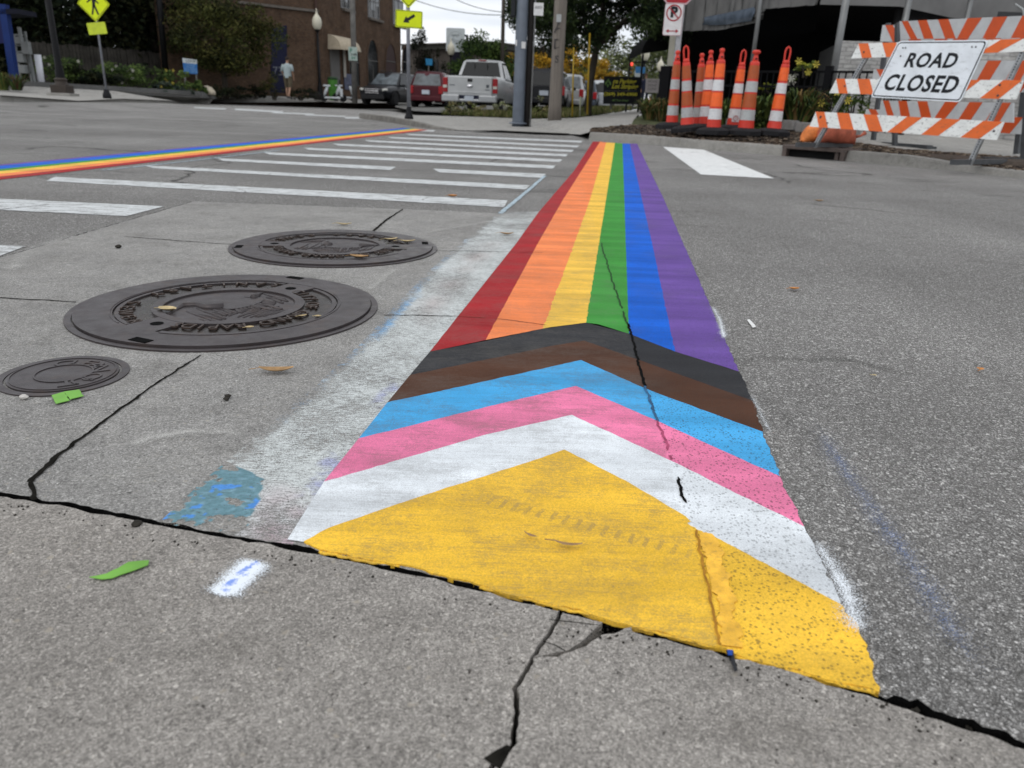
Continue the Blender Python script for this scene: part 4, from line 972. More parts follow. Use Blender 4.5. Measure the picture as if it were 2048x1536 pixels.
for word, (u0, u1), (v0, v1), sp in (('ROAD', (.215, .775), (.545, .80), 1.10), ('CLOSED', (.095, .90), (.135, .43), 1.08)):
    v, f = text_mesh(word, 1, .0, .030, 0, 'CENTER', 1.0, sp)
    xs = [a[0] for a in v]; ys = [a[1] for a in v]; x0, x1, y0, y1 = min(xs), max(xs), min(ys), max(ys)
    b = MB(); b.add([FACE @ (bil(u0+(u1-u0)*(x-x0)/(x1-x0), v0+(v1-v0)*(y-y0)/(y1-y0))+Vector((0, 0, .0165))) for x, y, _ in v], f)
    b.build('lettering', M_INK, ts)
for (u, v) in ((.10, .88), (.13, .88), (.86, .89), (.90, .89), (.13, .30), (.12, .74)):
    c = bil(u, v); b = MB(); b.lathe([(.008, 0), (.008, .003)], 8, 0, True, FACE @ Matrix.Translation((c.x, c.y, .0155))); b.build('bolt', M_INK, ts)
# --- second barricade behind
W2 = Wall(P(1783, 295, 10.7), P(2040, 321, 8.6))
t = W2.thing('barricade', 'taller striped barricade right behind the one with the sign, its top board highest', 'barricade')
SV2 = [(.02, .075, .15, .09), (.16, .235, .285, .205), (.325, .405, .455, .375), (.545, .645, .545, .465), (.72, .81, .73, .645), (.90, .99, .92, .83)]
for tl, bl_, tr, br in (((1799, 42.5), (1801, 78), (2048, 31.5), (2048, 76)), ((1790, 122), (1790, 156), (2048, 121), (2048, 163)), ((1762, 201), (1757, 236), (2048, 206), (2048, 246))):
    q = [W2.uz(*p) for p in (tl, tr, br, bl_)]; k = 2.42/(q[1]-q[0]).length
    q[1] = q[0]+(q[1]-q[0])*k; q[2] = q[3]+(q[2]-q[3])*k
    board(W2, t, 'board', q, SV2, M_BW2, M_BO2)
for p, q in (((1783, 297), (1789, 46)), ((2040, 324), (2058, 40))):
    b = MB(); bar(b, W2.uz(*p), W2.uz(*q), .06, .05, .024); b.build('post', M_POSTD, t)
    u = W2.uz(*p); b = MB(); b.box((u.x, .1, u.y+.02), (.06, 1.2, .05)); b.build('foot_rail', M_POSTD, t)
# --- third one, mostly hidden
W3 = Wall(P(1741, 287, 11.4), P(2020, 310, 9.6))
t = W3.thing('barricade', 'rearmost striped barricade, only its board ends showing behind the other two', 'barricade')
for tl, bl_, tr, br in (((1765, 50), (1760, 83), (2048, 52), (2048, 88)), ((1747.5, 138), (1743, 168), (2048, 150), (2048, 185)), ((1732, 218), (1728, 246), (2048, 235), (2048, 269))):
    q = [W3.uz(*p) for p in (tl, tr, br, bl_)]; k = 2.42/(q[1]-q[0]).length
    q[1] = q[0]+(q[1]-q[0])*k; q[2] = q[3]+(q[2]-q[3])*k
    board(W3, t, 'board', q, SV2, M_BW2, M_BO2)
for p, q in (((1741, 288), (1772, 46)), ((2028, 308), (2060, 46))):
    b = MB(); bar(b, W3.uz(*p), W3.uz(*q), .06, .05, .024); b.build('post', M_POSTD, t)
b = MB(); u = W3.uz(1741, 288); b.box((u.x+.25, .0, u.y+.015), (1.5, .12, .05)); b.build('foot_rail', M_POSTD, t)
# --- sandbags over the foot rail
def sandbag(c, L_, Wd, H, rz, m, lab, seed):
    t = thing('sandbag', lab, 'sandbag', c, rz, 'sandbags holding the barricade down'); rows = []
    n = 18; k_ = 16
    for i in range(n+1):
        f = i/n*2-1; e = max(0.0, 1-abs(f)**2.6)**.5; r = []
        for k in range(k_):
            a = 2*math.pi*k/k_; x = f*L_/2; y = math.cos(a)*Wd/2*(e*.92+.08); z = (math.sin(a)*.5+.5)*H*(e*.9+.1)
            p = Vector((x, y, z)); nn = mnoise.noise(Vector((x*9, y*9, z*9+seed)))+.5*mnoise.noise(Vector((x*24, y*24, z*24+seed)))
            r.append(p*(1+.20*nn+.10*mnoise.noise(Vector((x*5+seed, y*26, z*26))))+Vector((0, 0, -.02*H)))
        rows.append(r)
    b = MB(); b.grid(rows, close=True); b.build('bag', m, t, sub=1)
    b = MB(); b.tube([(L_/2-.02, 0, H*.3), (L_/2+.04, .01, H*.35), (L_/2+.09, .02, H*.5)], [.02, .012, .028], 8); b.build('tied_neck', m, t)
    return t
M_BAGO = plain('orange_mesh_bag', (.66, .20, .055), .6, 0, .3, 14, .5, dirt=.3); M_BAGP = plain('faded_red_bag', (.46, .125, .075), .65, 0, .3, 12, .5, dirt=.35)
sandbag(P(1631, 284, 9.5), .40, .28, .21, R(12), M_BAGO, 'bright orange sandbag, the left one under the barricade', 1)
sandbag(P(1672, 286, 9.3), .48, .30, .27, R(-6), M_BAGP, 'faded red sandbag, the right one under the barricade', 5)

# ---------------------------------------------------------------- channelizer posts
M_CHO = sheet_mat('channelizer_plastic', (.62, .040, .022), .5, .25, 9)
M_CHB = sheet_mat('channelizer_band_orange', (.90, .135, .020), .35, .15, 9)
M_CHD = sheet_mat('channelizer_band_brown', (.40, .085, .020), .45, .25, 9)  # brownish copy of the orange, shade put into the colour
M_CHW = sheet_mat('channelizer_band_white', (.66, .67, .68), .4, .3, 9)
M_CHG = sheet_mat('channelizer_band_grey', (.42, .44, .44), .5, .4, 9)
M_RUB = plain('black_rubber', (.014, .014, .016), .75, 0, .3, 14, .4)
def channelizer(lab, base, topp, d, head, mo, mw, wide=1.0, step=False):
    A = P(*base, d); B = PV(*topp, A); ax = (B-A); Htot = ax.length; ax.normalize()
    hh = .24 if head == 'loop' else .165 if head == 'knob' else .155
    H = Htot-hh
    t = thing('channelizer', lab, 'traffic channelizer', A, 0, 'orange traffic channelizers on the mulch strip')
    Mx = Vector((0, 0, 1)).rotation_difference(ax).to_matrix().to_4x4()
    t.rotation_euler = Mx.to_euler()
    rb_, rt = .100*wide, .058*wide
    rad = lambda f: rb_+(rt-rb_)*min(1, f*1.04)
    prof = [(rb_*1.16, 0.01), (rb_*1.14, .03), (rb_*1.02, .05)] if step else [(rb_*1.05, .0), (rb_*1.03, .03)]
    if step: prof += [(rb_*1.02, .13), (rb_*.93, .15)]
    prof += [(rad(f), f*H) for f in (.2, .4, .6, .8, .97)]+[(rt*.96, H), (rt*.55, H+.02), (.001, H+.022)]
    b = MB(); b.lathe(prof, 20); b.build('body', M_CHO, t)
    for f0, f1, m in ((.185, .335, mw), (.365, .56, mo), (.585, .735, mw), (.77, .955, mo)):
        b = MB(); r = []
        for f in np.linspace(f0, f1, 5): r.append((rad(f)+.0025, f*H))
        vs = []; n = 20
        b.grid([[Vector((q*math.cos(2*math.pi*k/n), q*math.sin(2*math.pi*k/n), z)) for k in range(n)] for q, z in r], close=True)
        o = b.build('reflective_band', m, t)
        o['label'] = ('orange' if m in (M_CHB, M_CHD) else 'white')+' reflective band'
    b = MB()
    if head == 'loop':
        pts = [(-.030, 0, H+.0), (-.032, 0, H+.06), (-.036, 0, H+.17), (-.024, 0, H+.215), (0, 0, H+.232), (.024, 0, H+.215), (.036, 0, H+.17), (.032, 0, H+.06), (.030, 0, H)]
        b.tube(pts, .0135, 8); b.lathe([(.052, H-.005), (.046, H+.05), (.030, H+.06)], 14)
    else:
        kr = .036 if head == 'knob' else .056
        b.lathe([(.044, H-.005), (.038, H+.05), (.030, H+.085), (.022, H+.10), (kr, H+.118), (kr*1.05, H+.14), (kr*.8, H+.158), (.005, H+.165)], 16)
        for s_ in (-1, 1): b.lathe([(.011, 0), (.011, .004)], 8, 1, False, Matrix.Translation((.008*s_, -.040, H+.045)) @ Matrix.Rotation(R(90), 4, 'X'))
    b.build('handle', [M_CHO, M_INK], t)
    b = MB(); b.lathe([(.255, -.03), (.255, .03), (.21, .055), (.135, .07), (.105, .075)], 8, 0, False); b.build('rubber_base', M_RUB, t)
    return t
channelizer('channelizer with orange bands shaded brown right against the no parking pole, leftmost of the row', (1343, 254), (1356, 100.5), 11.9, 'knob', M_CHD, M_CHG, .95)
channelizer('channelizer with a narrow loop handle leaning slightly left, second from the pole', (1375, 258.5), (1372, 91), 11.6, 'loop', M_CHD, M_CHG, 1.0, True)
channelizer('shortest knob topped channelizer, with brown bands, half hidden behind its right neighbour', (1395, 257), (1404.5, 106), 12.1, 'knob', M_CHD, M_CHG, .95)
channelizer('knob topped channelizer between the shortest one and the brightest one', (1409, 257), (1422.5, 100), 11.9, 'knob', M_CHB, M_CHW, 1.0)
channelizer('brightest knob topped channelizer standing in front, in the middle of the row', (1426, 264.6), (1445, 96), 11.2, 'knob', M_CHB, M_CHW, 1.05)
channelizer('loop handled channelizer with a round sticker near its foot, behind the wide flat topped one', (1464.5, 259.5), (1488.5, 99), 11.8, 'loop', M_CHB, M_CHW, .98)
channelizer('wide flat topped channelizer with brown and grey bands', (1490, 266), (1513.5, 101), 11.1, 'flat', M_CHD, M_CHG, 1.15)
channelizer('loop handled channelizer leaning right, standing alone nearest the barricade', (1546, 267), (1578, 92.8), 11.1, 'loop', M_CHB, M_CHW, 1.0, True)
# sticker on the loop-handled one
o = [x for x in bpy.data.objects if x.get('label', '').startswith('loop handled channelizer with a round')][0]
b = MB(); Mx = Matrix.Translation((0, -.1005, .17)) @ FACE; b.box((0, 0, 0), (.11, .10, .003), 0, 0, Mx); 
b2_ = MB(); ring(b2_, .030, .040, .003, th=.001, n=20); 
b2_.v = [tuple(Mx @ Vector(v)) for v in b2_.v]; v, f = text_mesh('S', .05, .0005); b2_.add(v, f, 0, False, Mx @ Matrix.Translation((0, 0, .003)))
st = b.build('sticker', M_CHW, o); b2_.build('emblem', plain('sticker_red', (.35, .03, .03), .5), st)

# ---------------------------------------------------------------- no parking pole
t = thing('sign_pole', 'grey steel pole with a no parking sign and a stop sign, beside the channelizers', 'sign post', P(1338, 262, 12.5))
b = MB(); p0 = Vector((0, 0, -.1)); p1 = PV(1377, 0, P(1338, 262, 12.5))-P(1338, 262, 12.5); p1 = Vector((0, 0, p1.z+.9))
b.box((0, 0, p1.z/2), (.085, .04, p1.z), 0); b.box((-.035, .03, p1.z/2), (.014, .05, p1.z)); b.box((.035, .03, p1.z/2), (.014, .05, p1.z)); b.build('post', M_GALV, t, .006)
base = P(1338, 262, 12.5)
np0 = PV(1345, 40, base)-base
M_NPW = sheet_mat('np_white', (.66, .66, .66), .45, .2, 8); M_RED = plain('sign_red', (.34, .02, .03), .45); M_PINK = plain('sign_rim', (.5, .36, .38), .5)
def rrect(w_, h, r, n=5):
    q = [Vector((-w_/2, h/2, 0)), Vector((w_/2, h/2, 0)), Vector((w_/2, -h/2, 0)), Vector((-w_/2, -h/2, 0))]; return round_quad(q, r, n)
Mx = Matrix.Translation((np0.x, -.06, np0.z)) @ Matrix.Rotation(R(-4), 4, 'Z') @ FACE
b = MB(); b.poly(rrect(.29, .46, .03), 0, .004, 0, Mx); s_ = b.build('no_parking_sign', M_PINK, t)
b = MB(); b.poly(rrect(.274, .444, .024), .0015, 0, 0, Mx); b.build('face', M_NPW, s_)
b = MB(); ring(b, .101, .120, .006, th=.002, n=40); b.v = [tuple(Mx @ (Vector(v)+Vector((0, .095, 0)))) for v in b.v]
b.box((0, 0, 0), (.215, .018, .002), 0, 0, Mx @ Matrix.Translation((0, .095, .0075)) @ Matrix.Rotation(R(-45), 4, 'Z'))
b.box((0, 0, 0), (.13, .014, .002), 0, 0, Mx @ Matrix.Translation((0, -.165, .004)))
for k in (-1, 1): b.poly([(k*.055, -.135, .006), (k*.055, -.195, .006), (k*.10, -.165, .006)], None, 0, 0, Mx)
b.build('red_symbol', M_RED, s_)
v, f = text_mesh('P', .2, .001, .012); b = MB(); b.add(v, f, 0, False, Mx @ Matrix.Translation((0, .10, .0045))); b.build('letter', M_INK, s_)
sz = (PV(1372, 12, base)-base).z+.38
Ms = Matrix.Translation((np0.x+.03, -.06, sz)) @ FACE
octo = lambda r: [Vector((r*math.cos(R(22.5+45*k)), r*math.sin(R(22.5+45*k)), 0)) for k in range(8)]
b = MB(); b.poly(octo(.40), 0, .004, 0, Ms); s_ = b.build('stop_sign', M_PINK, t)
b = MB(); b.poly(octo(.375), .0015, 0, 0, Ms); b.build('face', M_RED, s_)
v, f = text_mesh('STOP', .26, .0008, .008); b = MB(); b.add(v, f, 0, False, Ms @ Matrix.Translation((0, 0, .003))); b.build('lettering', M_NPW, s_)

# ---------------------------------------------------------------- poles at the corner
M_SPOLE = plain('painted_steel_pole', (.105, .125, .155), .5, .2, .18, 5, .1)
base = P(1036, 246, 16.5)
t = thing('signal_pole', 'blue grey steel pole with a dark conduit and stickers at the pavement corner', 'utility pole', base)
b = MB(); b.tube([(0, 0, -.1), (0, 0, .05), (0, 0, 8)], [.135, .128, .115], 20); b.build('shaft', M_SPOLE, t)
b = MB(); b.tube([(.19, .03, -.1), (.19, .03, 7.8)], .062, 12); b.build('conduit', plain('dark_conduit', (.025, .023, .022), .6, 0, .2, 8), t)
b = MB(); b.tube([(.27, -.01, -.1), (.27, -.01, 7.5)], .016, 8); b.build('thin_conduit', M_GALV, t)
b = MB(); b.box((.055, -.112, 1.56), (.09, .012, .13), 0, R(25)); b.build('sticker', M_NPW, t)
b = MB(); b.box((-.098, -.078, 1.6), (.04, .010, .12), 0, R(-50)); b.build('sticker', M_NPW, t)
for s_ in (-1, 1):
    b = MB(); x = .38 if s_ > 0 else -.19; b.box((x, .05, 2.62 if s_ > 0 else 2.4), (.17 if s_ > 0 else .1, .22, .36 if s_ > 0 else .6)); b.build('pedestrian_signal', M_INK, t, .02)
b = MB(); b.box((.34, -.06, 2.26), (.20, .02, .24)); q = b.build('small_sign', M_NPW, t); b = MB(); v, f = text_mesh('BIKE', .075, .001); b.add(v, f, 0, False, Matrix.Translation((.34, -.072, 2.29)) @ FACE); b.build('lettering', M_INK, q)
b = MB(); b.lathe([(.20, 0), (.20, .02), (.14, .04)], 20, c=(0, 0, -.02)); b.build('base_flange', M_SPOLE, t)
def m_wood():
    q = NT('weathered_pole_wood'); v = q.obj()
    g = q.ramp(q.noise(q.scaled(v, (14, 14, .6)), 2.0, 6, .7), [(.3, .55), (.7, 1.25)]); c = q.mix(1, (.20, .175, .15), g, 'MULTIPLY')
    q.bump(q.noise(q.scaled(v, (30, 30, 1)), 2, 5, .7), .6, .02); return q.base(c, .85)
base = P(1109, 236, 18)
t = thing('utility_pole', 'weathered round wooden utility pole with faint graffiti, right of the steel pole', 'utility pole', base)
b = MB(); b.tube([(0, 0, -.2), (0, 0, .3), (0, 0, 9)], [.172, .15, .135], 18); b.build('shaft', m_wood(), t)
for (z, s, r_) in ((1.95, 'A', .34), (1.60, 'D', .30), (1.28, 'S', .22)):
    v, f = text_mesh(s, r_, .0, .004); b = MB()
    b.add([(math.sin(x/.15)*.151-.02, -math.cos(x/.15)*.151, z+y) for x, y, _ in v], f); b.build('graffiti', plain('graffiti_grey', (.07, .065, .065), .8), t)
b = MB(); b.box((-.03, -.148, 2.15), (.11, .01, .16)); b.build('paper_scrap', M_CHG, t)
# crossing sign with arrow, on the corner island
M_FYG = plain('fluorescent_yellow_green', (.66, .78, .012), .45, 0, .06, 6)
def ped_figure(b, s, Mx):
    """walking figure of the crossing sign"""
    P_ = lambda l: b.poly([Vector((x*s, y*s, 0)) for x, y in l], None, 0, 0, Mx)
    n = 14; P_([(.02+.075*math.cos(2*math.pi*k/n), .40+.075*math.sin(2*math.pi*k/n)) for k in range(n)])
    P_([(-.08, .30), (.07, .31), (.09, .08), (.07, -.06), (-.06, -.06), (-.05, .08)])
    P_([(.06, .30), (.16, .12), (.25, .04), (.22, .0), (.12, .06), (.03, .20)])
    P_([(-.06, .30), (-.17, .17), (-.30, .07), (-.27, .03), (-.12, .12), (-.02, .22)])
    P_([(.07, -.05), (.13, -.22), (.20, -.42), (.12, -.44), (.04, -.22), (-.02, -.05)])
    P_([(-.06, -.04), (-.09, -.22), (-.15, -.43), (-.07, -.44), (-.01, -.22), (.05, -.05)])
def sign_diamond(t, Mx, side, fig=True):
    h = side*.7071; sq = [Vector((0, h, 0)), Vector((h, 0, 0)), Vector((0, -h, 0)), Vector((-h, 0, 0))]
    b = MB(); b.poly(round_quad(sq, .05), 0, .004, 0, Mx); s_ = b.build('crossing_sign', M_FYG, t)
    b = MB(); b.poly(round_quad(inset(sq, .02), .045), .0015, 0, 0, Mx); b.build('border', M_INK, s_)
    b = MB(); b.poly(round_quad(inset(sq, .036), .04), .003, 0, 0, Mx); b.build('face', M_FYG, s_)
    if fig: b = MB(); ped_figure(b, side*.98, Mx @ Matrix.Translation((0, 0, .005))); b.build('walking_figure', M_INK, s_)
base = P(818, 236, 17.3)
t = thing('crossing_sign_post', 'slim grey post with a yellow green diamond and arrow plate on the corner island', 'sign post', base)
M_POST = plain('sign_post_grey', (.23, .24, .27), .5, .4, .15, 10)
top_ = (PV(820, 0, base)-base).z
b = MB(); b.tube([(0, 0, .1), (0, 0, top_+.9)], .042, 10); b.build('post', M_POST, t)
b = MB(); b.lathe([(.105, -.02), (.10, .03), (.06, .10), (.055, .22), (.045, .24)], 12); b.build('base_sleeve', M_RUB, t)
pl = PV(819.5, 39, base)-base; Mx = Matrix.Translation((pl.x-.01, -.05, pl.z)) @ Matrix.Rotation(R(2), 4, 'Y') @ FACE @ Matrix.Scale(.94, 4)
b = MB(); b.poly(rrect(.635, .375, .035), 0, .004, 0, Mx); s_ = b.build('arrow_plate', M_FYG, t)
b = MB(); b.poly(rrect(.612, .352, .03), .0015, 0, 0, Mx); b.build('border', M_INK, s_)
b = MB(); b.poly(rrect(.588, .328, .026), .003, 0, 0, Mx); b.build('face', M_FYG, s_)
b = MB(); Ma = Mx @ Matrix.Translation((0, .01, .005)) @ Matrix.Rotation(R(212), 4, 'Z')
b.poly([Vector(p) for p in ((-.155, .032, 0), (.03, .032, 0), (.03, .085, 0), (.16, 0, 0), (.03, -.085, 0), (.03, -.032, 0), (-.155, -.032, 0))], None, 0, 0, Ma); b.build('arrow', M_INK, s_)
sign_diamond(t, Matrix.Translation((.02, -.05, pl.z+.19+.56)) @ FACE, .76)
# the other crossing sign, far left
base = P(214, 191, 25.5)
t = thing('crossing_sign_post', 'grey post with a walking figure diamond over a blank yellow green plate, far left', 'sign post', base)
b = MB(); b.tube([(0, 0, .1), (0, 0, 4.2)], .034, 10); b.build('post', M_POST, t)
b = MB(); b.lathe([(.14, -.12), (.13, .03), (.09, .12), (.085, .18), (.045, .2)], 12); b.build('base_sleeve', M_RUB, t)
pl = PV(195.5, 57, base)-base; Mx = Matrix.Translation((0, -.045, pl.z)) @ Matrix.Rotation(R(-6), 4, 'Y') @ FACE
b = MB(); b.poly(rrect(.62, .36, .035), 0, .004, 0, Mx); b.build('plate', sheet_mat('faded_yellow_green', (.52, .62, .03), .5, .4, 6), t)
dz = (PV(189, 8, base)-base).z
sign_diamond(t, Matrix.Translation((0, -.045, dz+.0)) @ FACE, .76)
# ================================================================ BUILDINGS
def m_brick(name, c1, c2, mortar, sx=1.0):
    t = NT(name); v = t.obj()
    sp = t.n('SeparateXYZ', {0: v}); k = t.math('ADD', sp.outputs[0], sp.outputs[1])
    vv = t.n('CombineXYZ', {0: k, 1: sp.outputs[2], 2: 0.0}).outputs[0]
    br = t.n('TexBrick', {'Vector': vv, 'Color1': (*c1, 1), 'Color2': (*c2, 1), 'Mortar': (*mortar, 1), 'Scale': 1.0, 'Mortar Size': .010, 'Brick Width': .215, 'Row Height': .075, 'Bias': .0})
    f = t.ramp(t.noise(v, 1.3, 6, .65), [(.3, .7), (.7, 1.25)]); g = t.ramp(t.noise(t.scaled(v, (1, 1, 3)), 9, 4), [(.3, .75), (.7, 1.25)])
    c = t.mix(1, t.mix(1, br.outputs['Color'], f, 'MULTIPLY'), g, 'MULTIPLY'); t.bump(br.outputs['Fac'], -.4, .01)
    return t.base(c, .92, 0, .06)
M_BRICK = m_brick('brown_brick', (.112, .066, .041), (.074, .044, .029), (.080, .068, .056))
M_TRIM = plain('stone_trim', (.13, .115, .10), .85, 0, .2, 5, .3)
M_GLASSD = plain('dark_window_glass', (.010, .012, .014), .12, 0, .2, 2, 0, .25)
M_CURT = plain('pale_curtain', (.33, .34, .35), .8, 0, .2, 6)
M_FRAME = plain('window_frame_paint', (.12, .115, .11), .6)
M_WFRAME = plain('window_frame_grey', (.2, .2, .2), .6)
wA, wB, wC = P(330, 196, 38.2), P(650, 194, 43.5), P(803, 200, 54.6)
t = thing('brick_building', 'brown brick building with pointed arch openings and a rounded cream awning', 'building', (wB.x, wB.y, 0))
o0 = Vector((wB.x, wB.y, 0))
f1 = Wall(wA, wB); f2 = Wall(wB, wC)
dC = (wC-wB); nC = Vector((-dC.y, dC.x, 0)).normalized()
fp = [Vector((p.x, p.y, 0))-o0 for p in (wA, wB, wC)]+[Vector((wC.x-6, wC.y+8, 0))-o0, Vector((wA.x-1, wA.y+16, 0))-o0]
b = MB(); rows = [[p+Vector((0, 0, z)) for p in fp] for z in (-.5, 11.5)]; b.grid(rows, 0, False, close=True); b.build('wall', M_BRICK, t)
b = MB(); b.poly([p*1.01 for p in fp], 11.62, .25); b.build('roof', M_TRIM, t)
def on(w_, px, py): return w_.uz(px, py)
def place(w_): return Matrix.Translation(Vector((w_.A.x, w_.A.y, 0))-o0) @ Matrix.Rotation(w_.rz, 4, 'Z')
def arch_pts(u0, u1, z0, z1, rise, n=9):
    c = (u0+u1)/2; pts = [Vector((u0, z0, 0)), Vector((u1, z0, 0))]
    for k in range(n+1): f = k/n; pts.append(Vector((u1+(c-u1)*(1-math.cos(f*math.pi/2))**1.0, z1-rise+rise*math.sin(f*math.pi/2)**.9, 0)))
    for k in range(n-1, -1, -1): f = k/n; pts.append(Vector((u0+(c-u0)*(1-math.cos(f*math.pi/2)), z1-rise+rise*math.sin(f*math.pi/2)**.9, 0)))
    return pts
def opening(w_, u0, u1, z0, z1, rise, kind, mats, trim=.10):
    T = place(w_) @ FACE
    c = Vector(((u0+u1)/2, (z0+z1)/2, 0)); pts = arch_pts(u0, u1, z0, z1, rise)
    big = [Vector(((p.x-c.x)*(1+2*trim/(u1-u0))+c.x, (p.y-c.y)*(1+2*trim/(z1-z0))+c.y, 0)) for p in pts]
    b = MB(); n = len(pts)
    b.add([Vector((p.x, p.y, .06)) for p in big]+[Vector((p.x, p.y, .06)) for p in pts]+[Vector((p.x, p.y, -.01)) for p in pts]+[Vector((p.x, p.y, -.01)) for p in big],
          [(i, (i+1) % n, n+(i+1) % n, n+i) for i in range(n)]+[(n+i, n+(i+1) % n, 2*n+(i+1) % n, 2*n+i) for i in range(n)]+[(i, 3*n+i, 3*n+(i+1) % n, (i+1) % n) for i in range(n)], 0, False, T)
    fr = b.build(kind, mats[0], t)
    b = MB(); b.poly([Vector((p.x, p.y, 0)) for p in pts], .012, 0, 0, T); b.build('pane', mats[1], fr)
    b = MB(); b.box(((u0+u1)/2, (z0+z1-rise)/2, .025), (.05, z1-rise-z0, .03), 0, 0, T); b.box(((u0+u1)/2, z0+(z1-z0)*.55, .025), (u1-u0, .05, .03), 0, 0, T); b.build('mullion', M_FRAME, fr)
    return fr
def op_px(w_, xl, xr, yt, yb, rise, kind, mats, trim=.1):
    a, c = on(w_, xl, yb), on(w_, xr, yt); xm = (xl+xr)/2
    return opening(w_, on(w_, xl, 150).x, on(w_, xr, 150).x, on(w_, xm, yb).y, on(w_, xm, yt).y, rise, kind, mats, trim)
for (xl, xr, yt, yb) in ((735, 756, 80, 172), (698, 718, 84, 172), (804.5, 815, 94, 160)):
    op_px(f2, xl, xr, yt, yb, 1.5, 'window', (M_BRICK, M_GLASSD))
q = op_px(f2, 771, 792, 88, 165, 1.6, 'doorway', (M_BRICK, plain('recess_wood', (.05, .03, .028), .7)))
for (xl, xr, yt, yb) in ((739.5, 759.5, -22, 36), (788, 806, 2, 50), (687, 702, -30, 17)):
    fr = op_px(f2, xl, xr, yt, yb, .02, 'window', (M_WFRAME, M_GLASSD), .06)
    T = place(f2) @ FACE; a, c = on(f2, xl, yb), on(f2, xr, yt)
    b = MB(); u0, u1, z0, z1 = a.x, c.x, on(f2, (xl+xr)/2, yb).y, on(f2, (xl+xr)/2, yt).y
    b.box(((u0+u1)/2, z0-.12, .09), (u1-u0+.4, .14, .18), 0, 0, T); b.build('sill', M_TRIM, fr)
    b = MB(); b.box((u0+(u1-u0)*.30, z0+(z1-z0)*.6, .018), ((u1-u0)*.36, (z1-z0)*.7, .004), 0, 0, T); b.box((u0+(u1-u0)*.72, z0+(z1-z0)*.7, .018), ((u1-u0)*.34, (z1-z0)*.55, .004), 0, 0, T); b.build('curtain', M_CURT, fr)
# shop window left of the pilaster and grey door under the awning
u0, u1 = on(f2, 661.5, 160).x, on(f2, 679, 160).x; T = place(f2) @ FACE
b = MB(); b.box(((u0+u1)/2, on(f2, 670, 140).y-.25, .03), (u1-u0, 3.3, .06), 0, 0, T); dr = b.build('door', plain('grey_door', (.12, .115, .11), .6, 0, .1, 4), t)
b = MB(); b.box((u1-.15, 1.4, .08), (.05, .3, .06), 0, 0, T); b.build('handle', M_INK, dr)
# rounded awning
ua, ub = on(f2, 657.5, 100).x-.1, on(f2, 698.5, 100).x-.2; z0 = on(f2, 678, 102).y; z1 = on(f2, 668, 71).y
rows = []
for k in range(11):
    a = k/10*math.pi/2; rows.append([T @ Vector((ua+(ub-ua)*j/14, z0+(z1-z0)*math.sin(a), 1.15*math.cos(a)*(1+.02*(j % 2))*(math.sin(math.pi*(j*.86+1)/14)**.25)+.02)) for j in range(15)])
b = MB(); b.grid(rows, 0, False)
for j in (0, 14): b.add([rows[k][j] for k in range(11)]+[T @ Vector((ua if j == 0 else ub, z0, 0))], [tuple(range(12))])
b.build('awning', plain('cream_canvas', (.42, .36, .27), .8, 0, .15, 8), t)
b = MB(); c = on(f2, 686.5, 124); b.box((c.x, c.y, .08), (.28, 1.7, .04), 0, 0, T); vs_ = b.build('vertical_sign', plain('bone_sign', (.36, .34, .30), .6), t)
b = MB(); c = on(f2, 700, 159); b.box((c.x-.35, c.y-.15, .05), (1.1, .9, .05), 0, 0, T); b.build('poster', plain('blue_grey_poster', (.09, .10, .15), .4, 0, .4, 4), t)
# ledge, downpipe and blue door on the side wall
T1 = place(f1) @ FACE
a, c = on(f1, 472, 4), on(f1, 636, 23); b = MB(); b.box(((a.x+c.x)/2, (a.y+c.y)/2, .06), (c.x-a.x, .12, .14), 0, 0, T1); b.build('ledge', M_TRIM, t)
b = MB(); u = f1.L-.35; b.tube([T1 @ Vector((u, .2, .1)), T1 @ Vector((u, 9, .1))], .07, 8); b.build('downpipe', plain('rusty_downpipe', (.055, .03, .024), .7), t)
q = [on(f1, 541, 185), on(f1, 573.5, 185), on(f1, 573, 50), on(f1, 543, 58)]
b = MB(); b.poly([Vector((p.x, p.y, 0)) for p in q], .05, .06, 0, T1); dr = b.build('door', plain('navy_door', (.008, .010, .035), .5, 0, .2, 3), t)
c = on(f1, 555, 143); v, f = text_mesh('73', .62, .01); b = MB(); b.add(v, f, 0, False, T1 @ Matrix.Translation((c.x, c.y, .06))); b.build('number', plain('door_number', (.16, .17, .2), .6), dr)
# ---------------------------------------------------------------- low beige building beyond
gA, gB = P(812, 190, 66), P(985, 196, 60); wl_ = Wall(gA, gB)
t2 = thing('flat_roofed_building', 'low taupe flat roofed building beyond the parked cars, under the white hanging sign', 'building', (gA.x, gA.y, 0), wl_.rz)
b = MB(); ht = on(wl_, 870, 86).y; b.box((wl_.L/2, 5, ht/2-.5), (wl_.L, 10, ht+.0), 0); b.build('wall', plain('taupe_stucco', (.115, .098, .085), .85, 0, .15, 1.5, .2), t2)
b = MB(); b.box((wl_.L/2, 5, ht-.3), (wl_.L+.5, 10.5, .4)); b.build('fascia', plain('dark_fascia', (.055, .055, .045), .7), t2)
b = MB(); b.box((wl_.L/2, 5, ht-.08), (wl_.L+.7, 10.7, .1)); b.build('roof', M_TRIM, t2)
b = MB(); a, c = on(wl_, 905, 120), on(wl_, 945, 120); b.box(((a.x+c.x)/2, -.02, on(wl_, 920, 125).y), (c.x-a.x, .08, 3.0)); b.build('entrance', plain('navy_recess', (.010, .010, .022), .4), t2)
for x in (845, 872):
    b = MB(); a = on(wl_, x, 140); b.box((a.x, -.03, a.y), (.5, .08, 1.6)); b.build('window', M_GLASSD, t2)
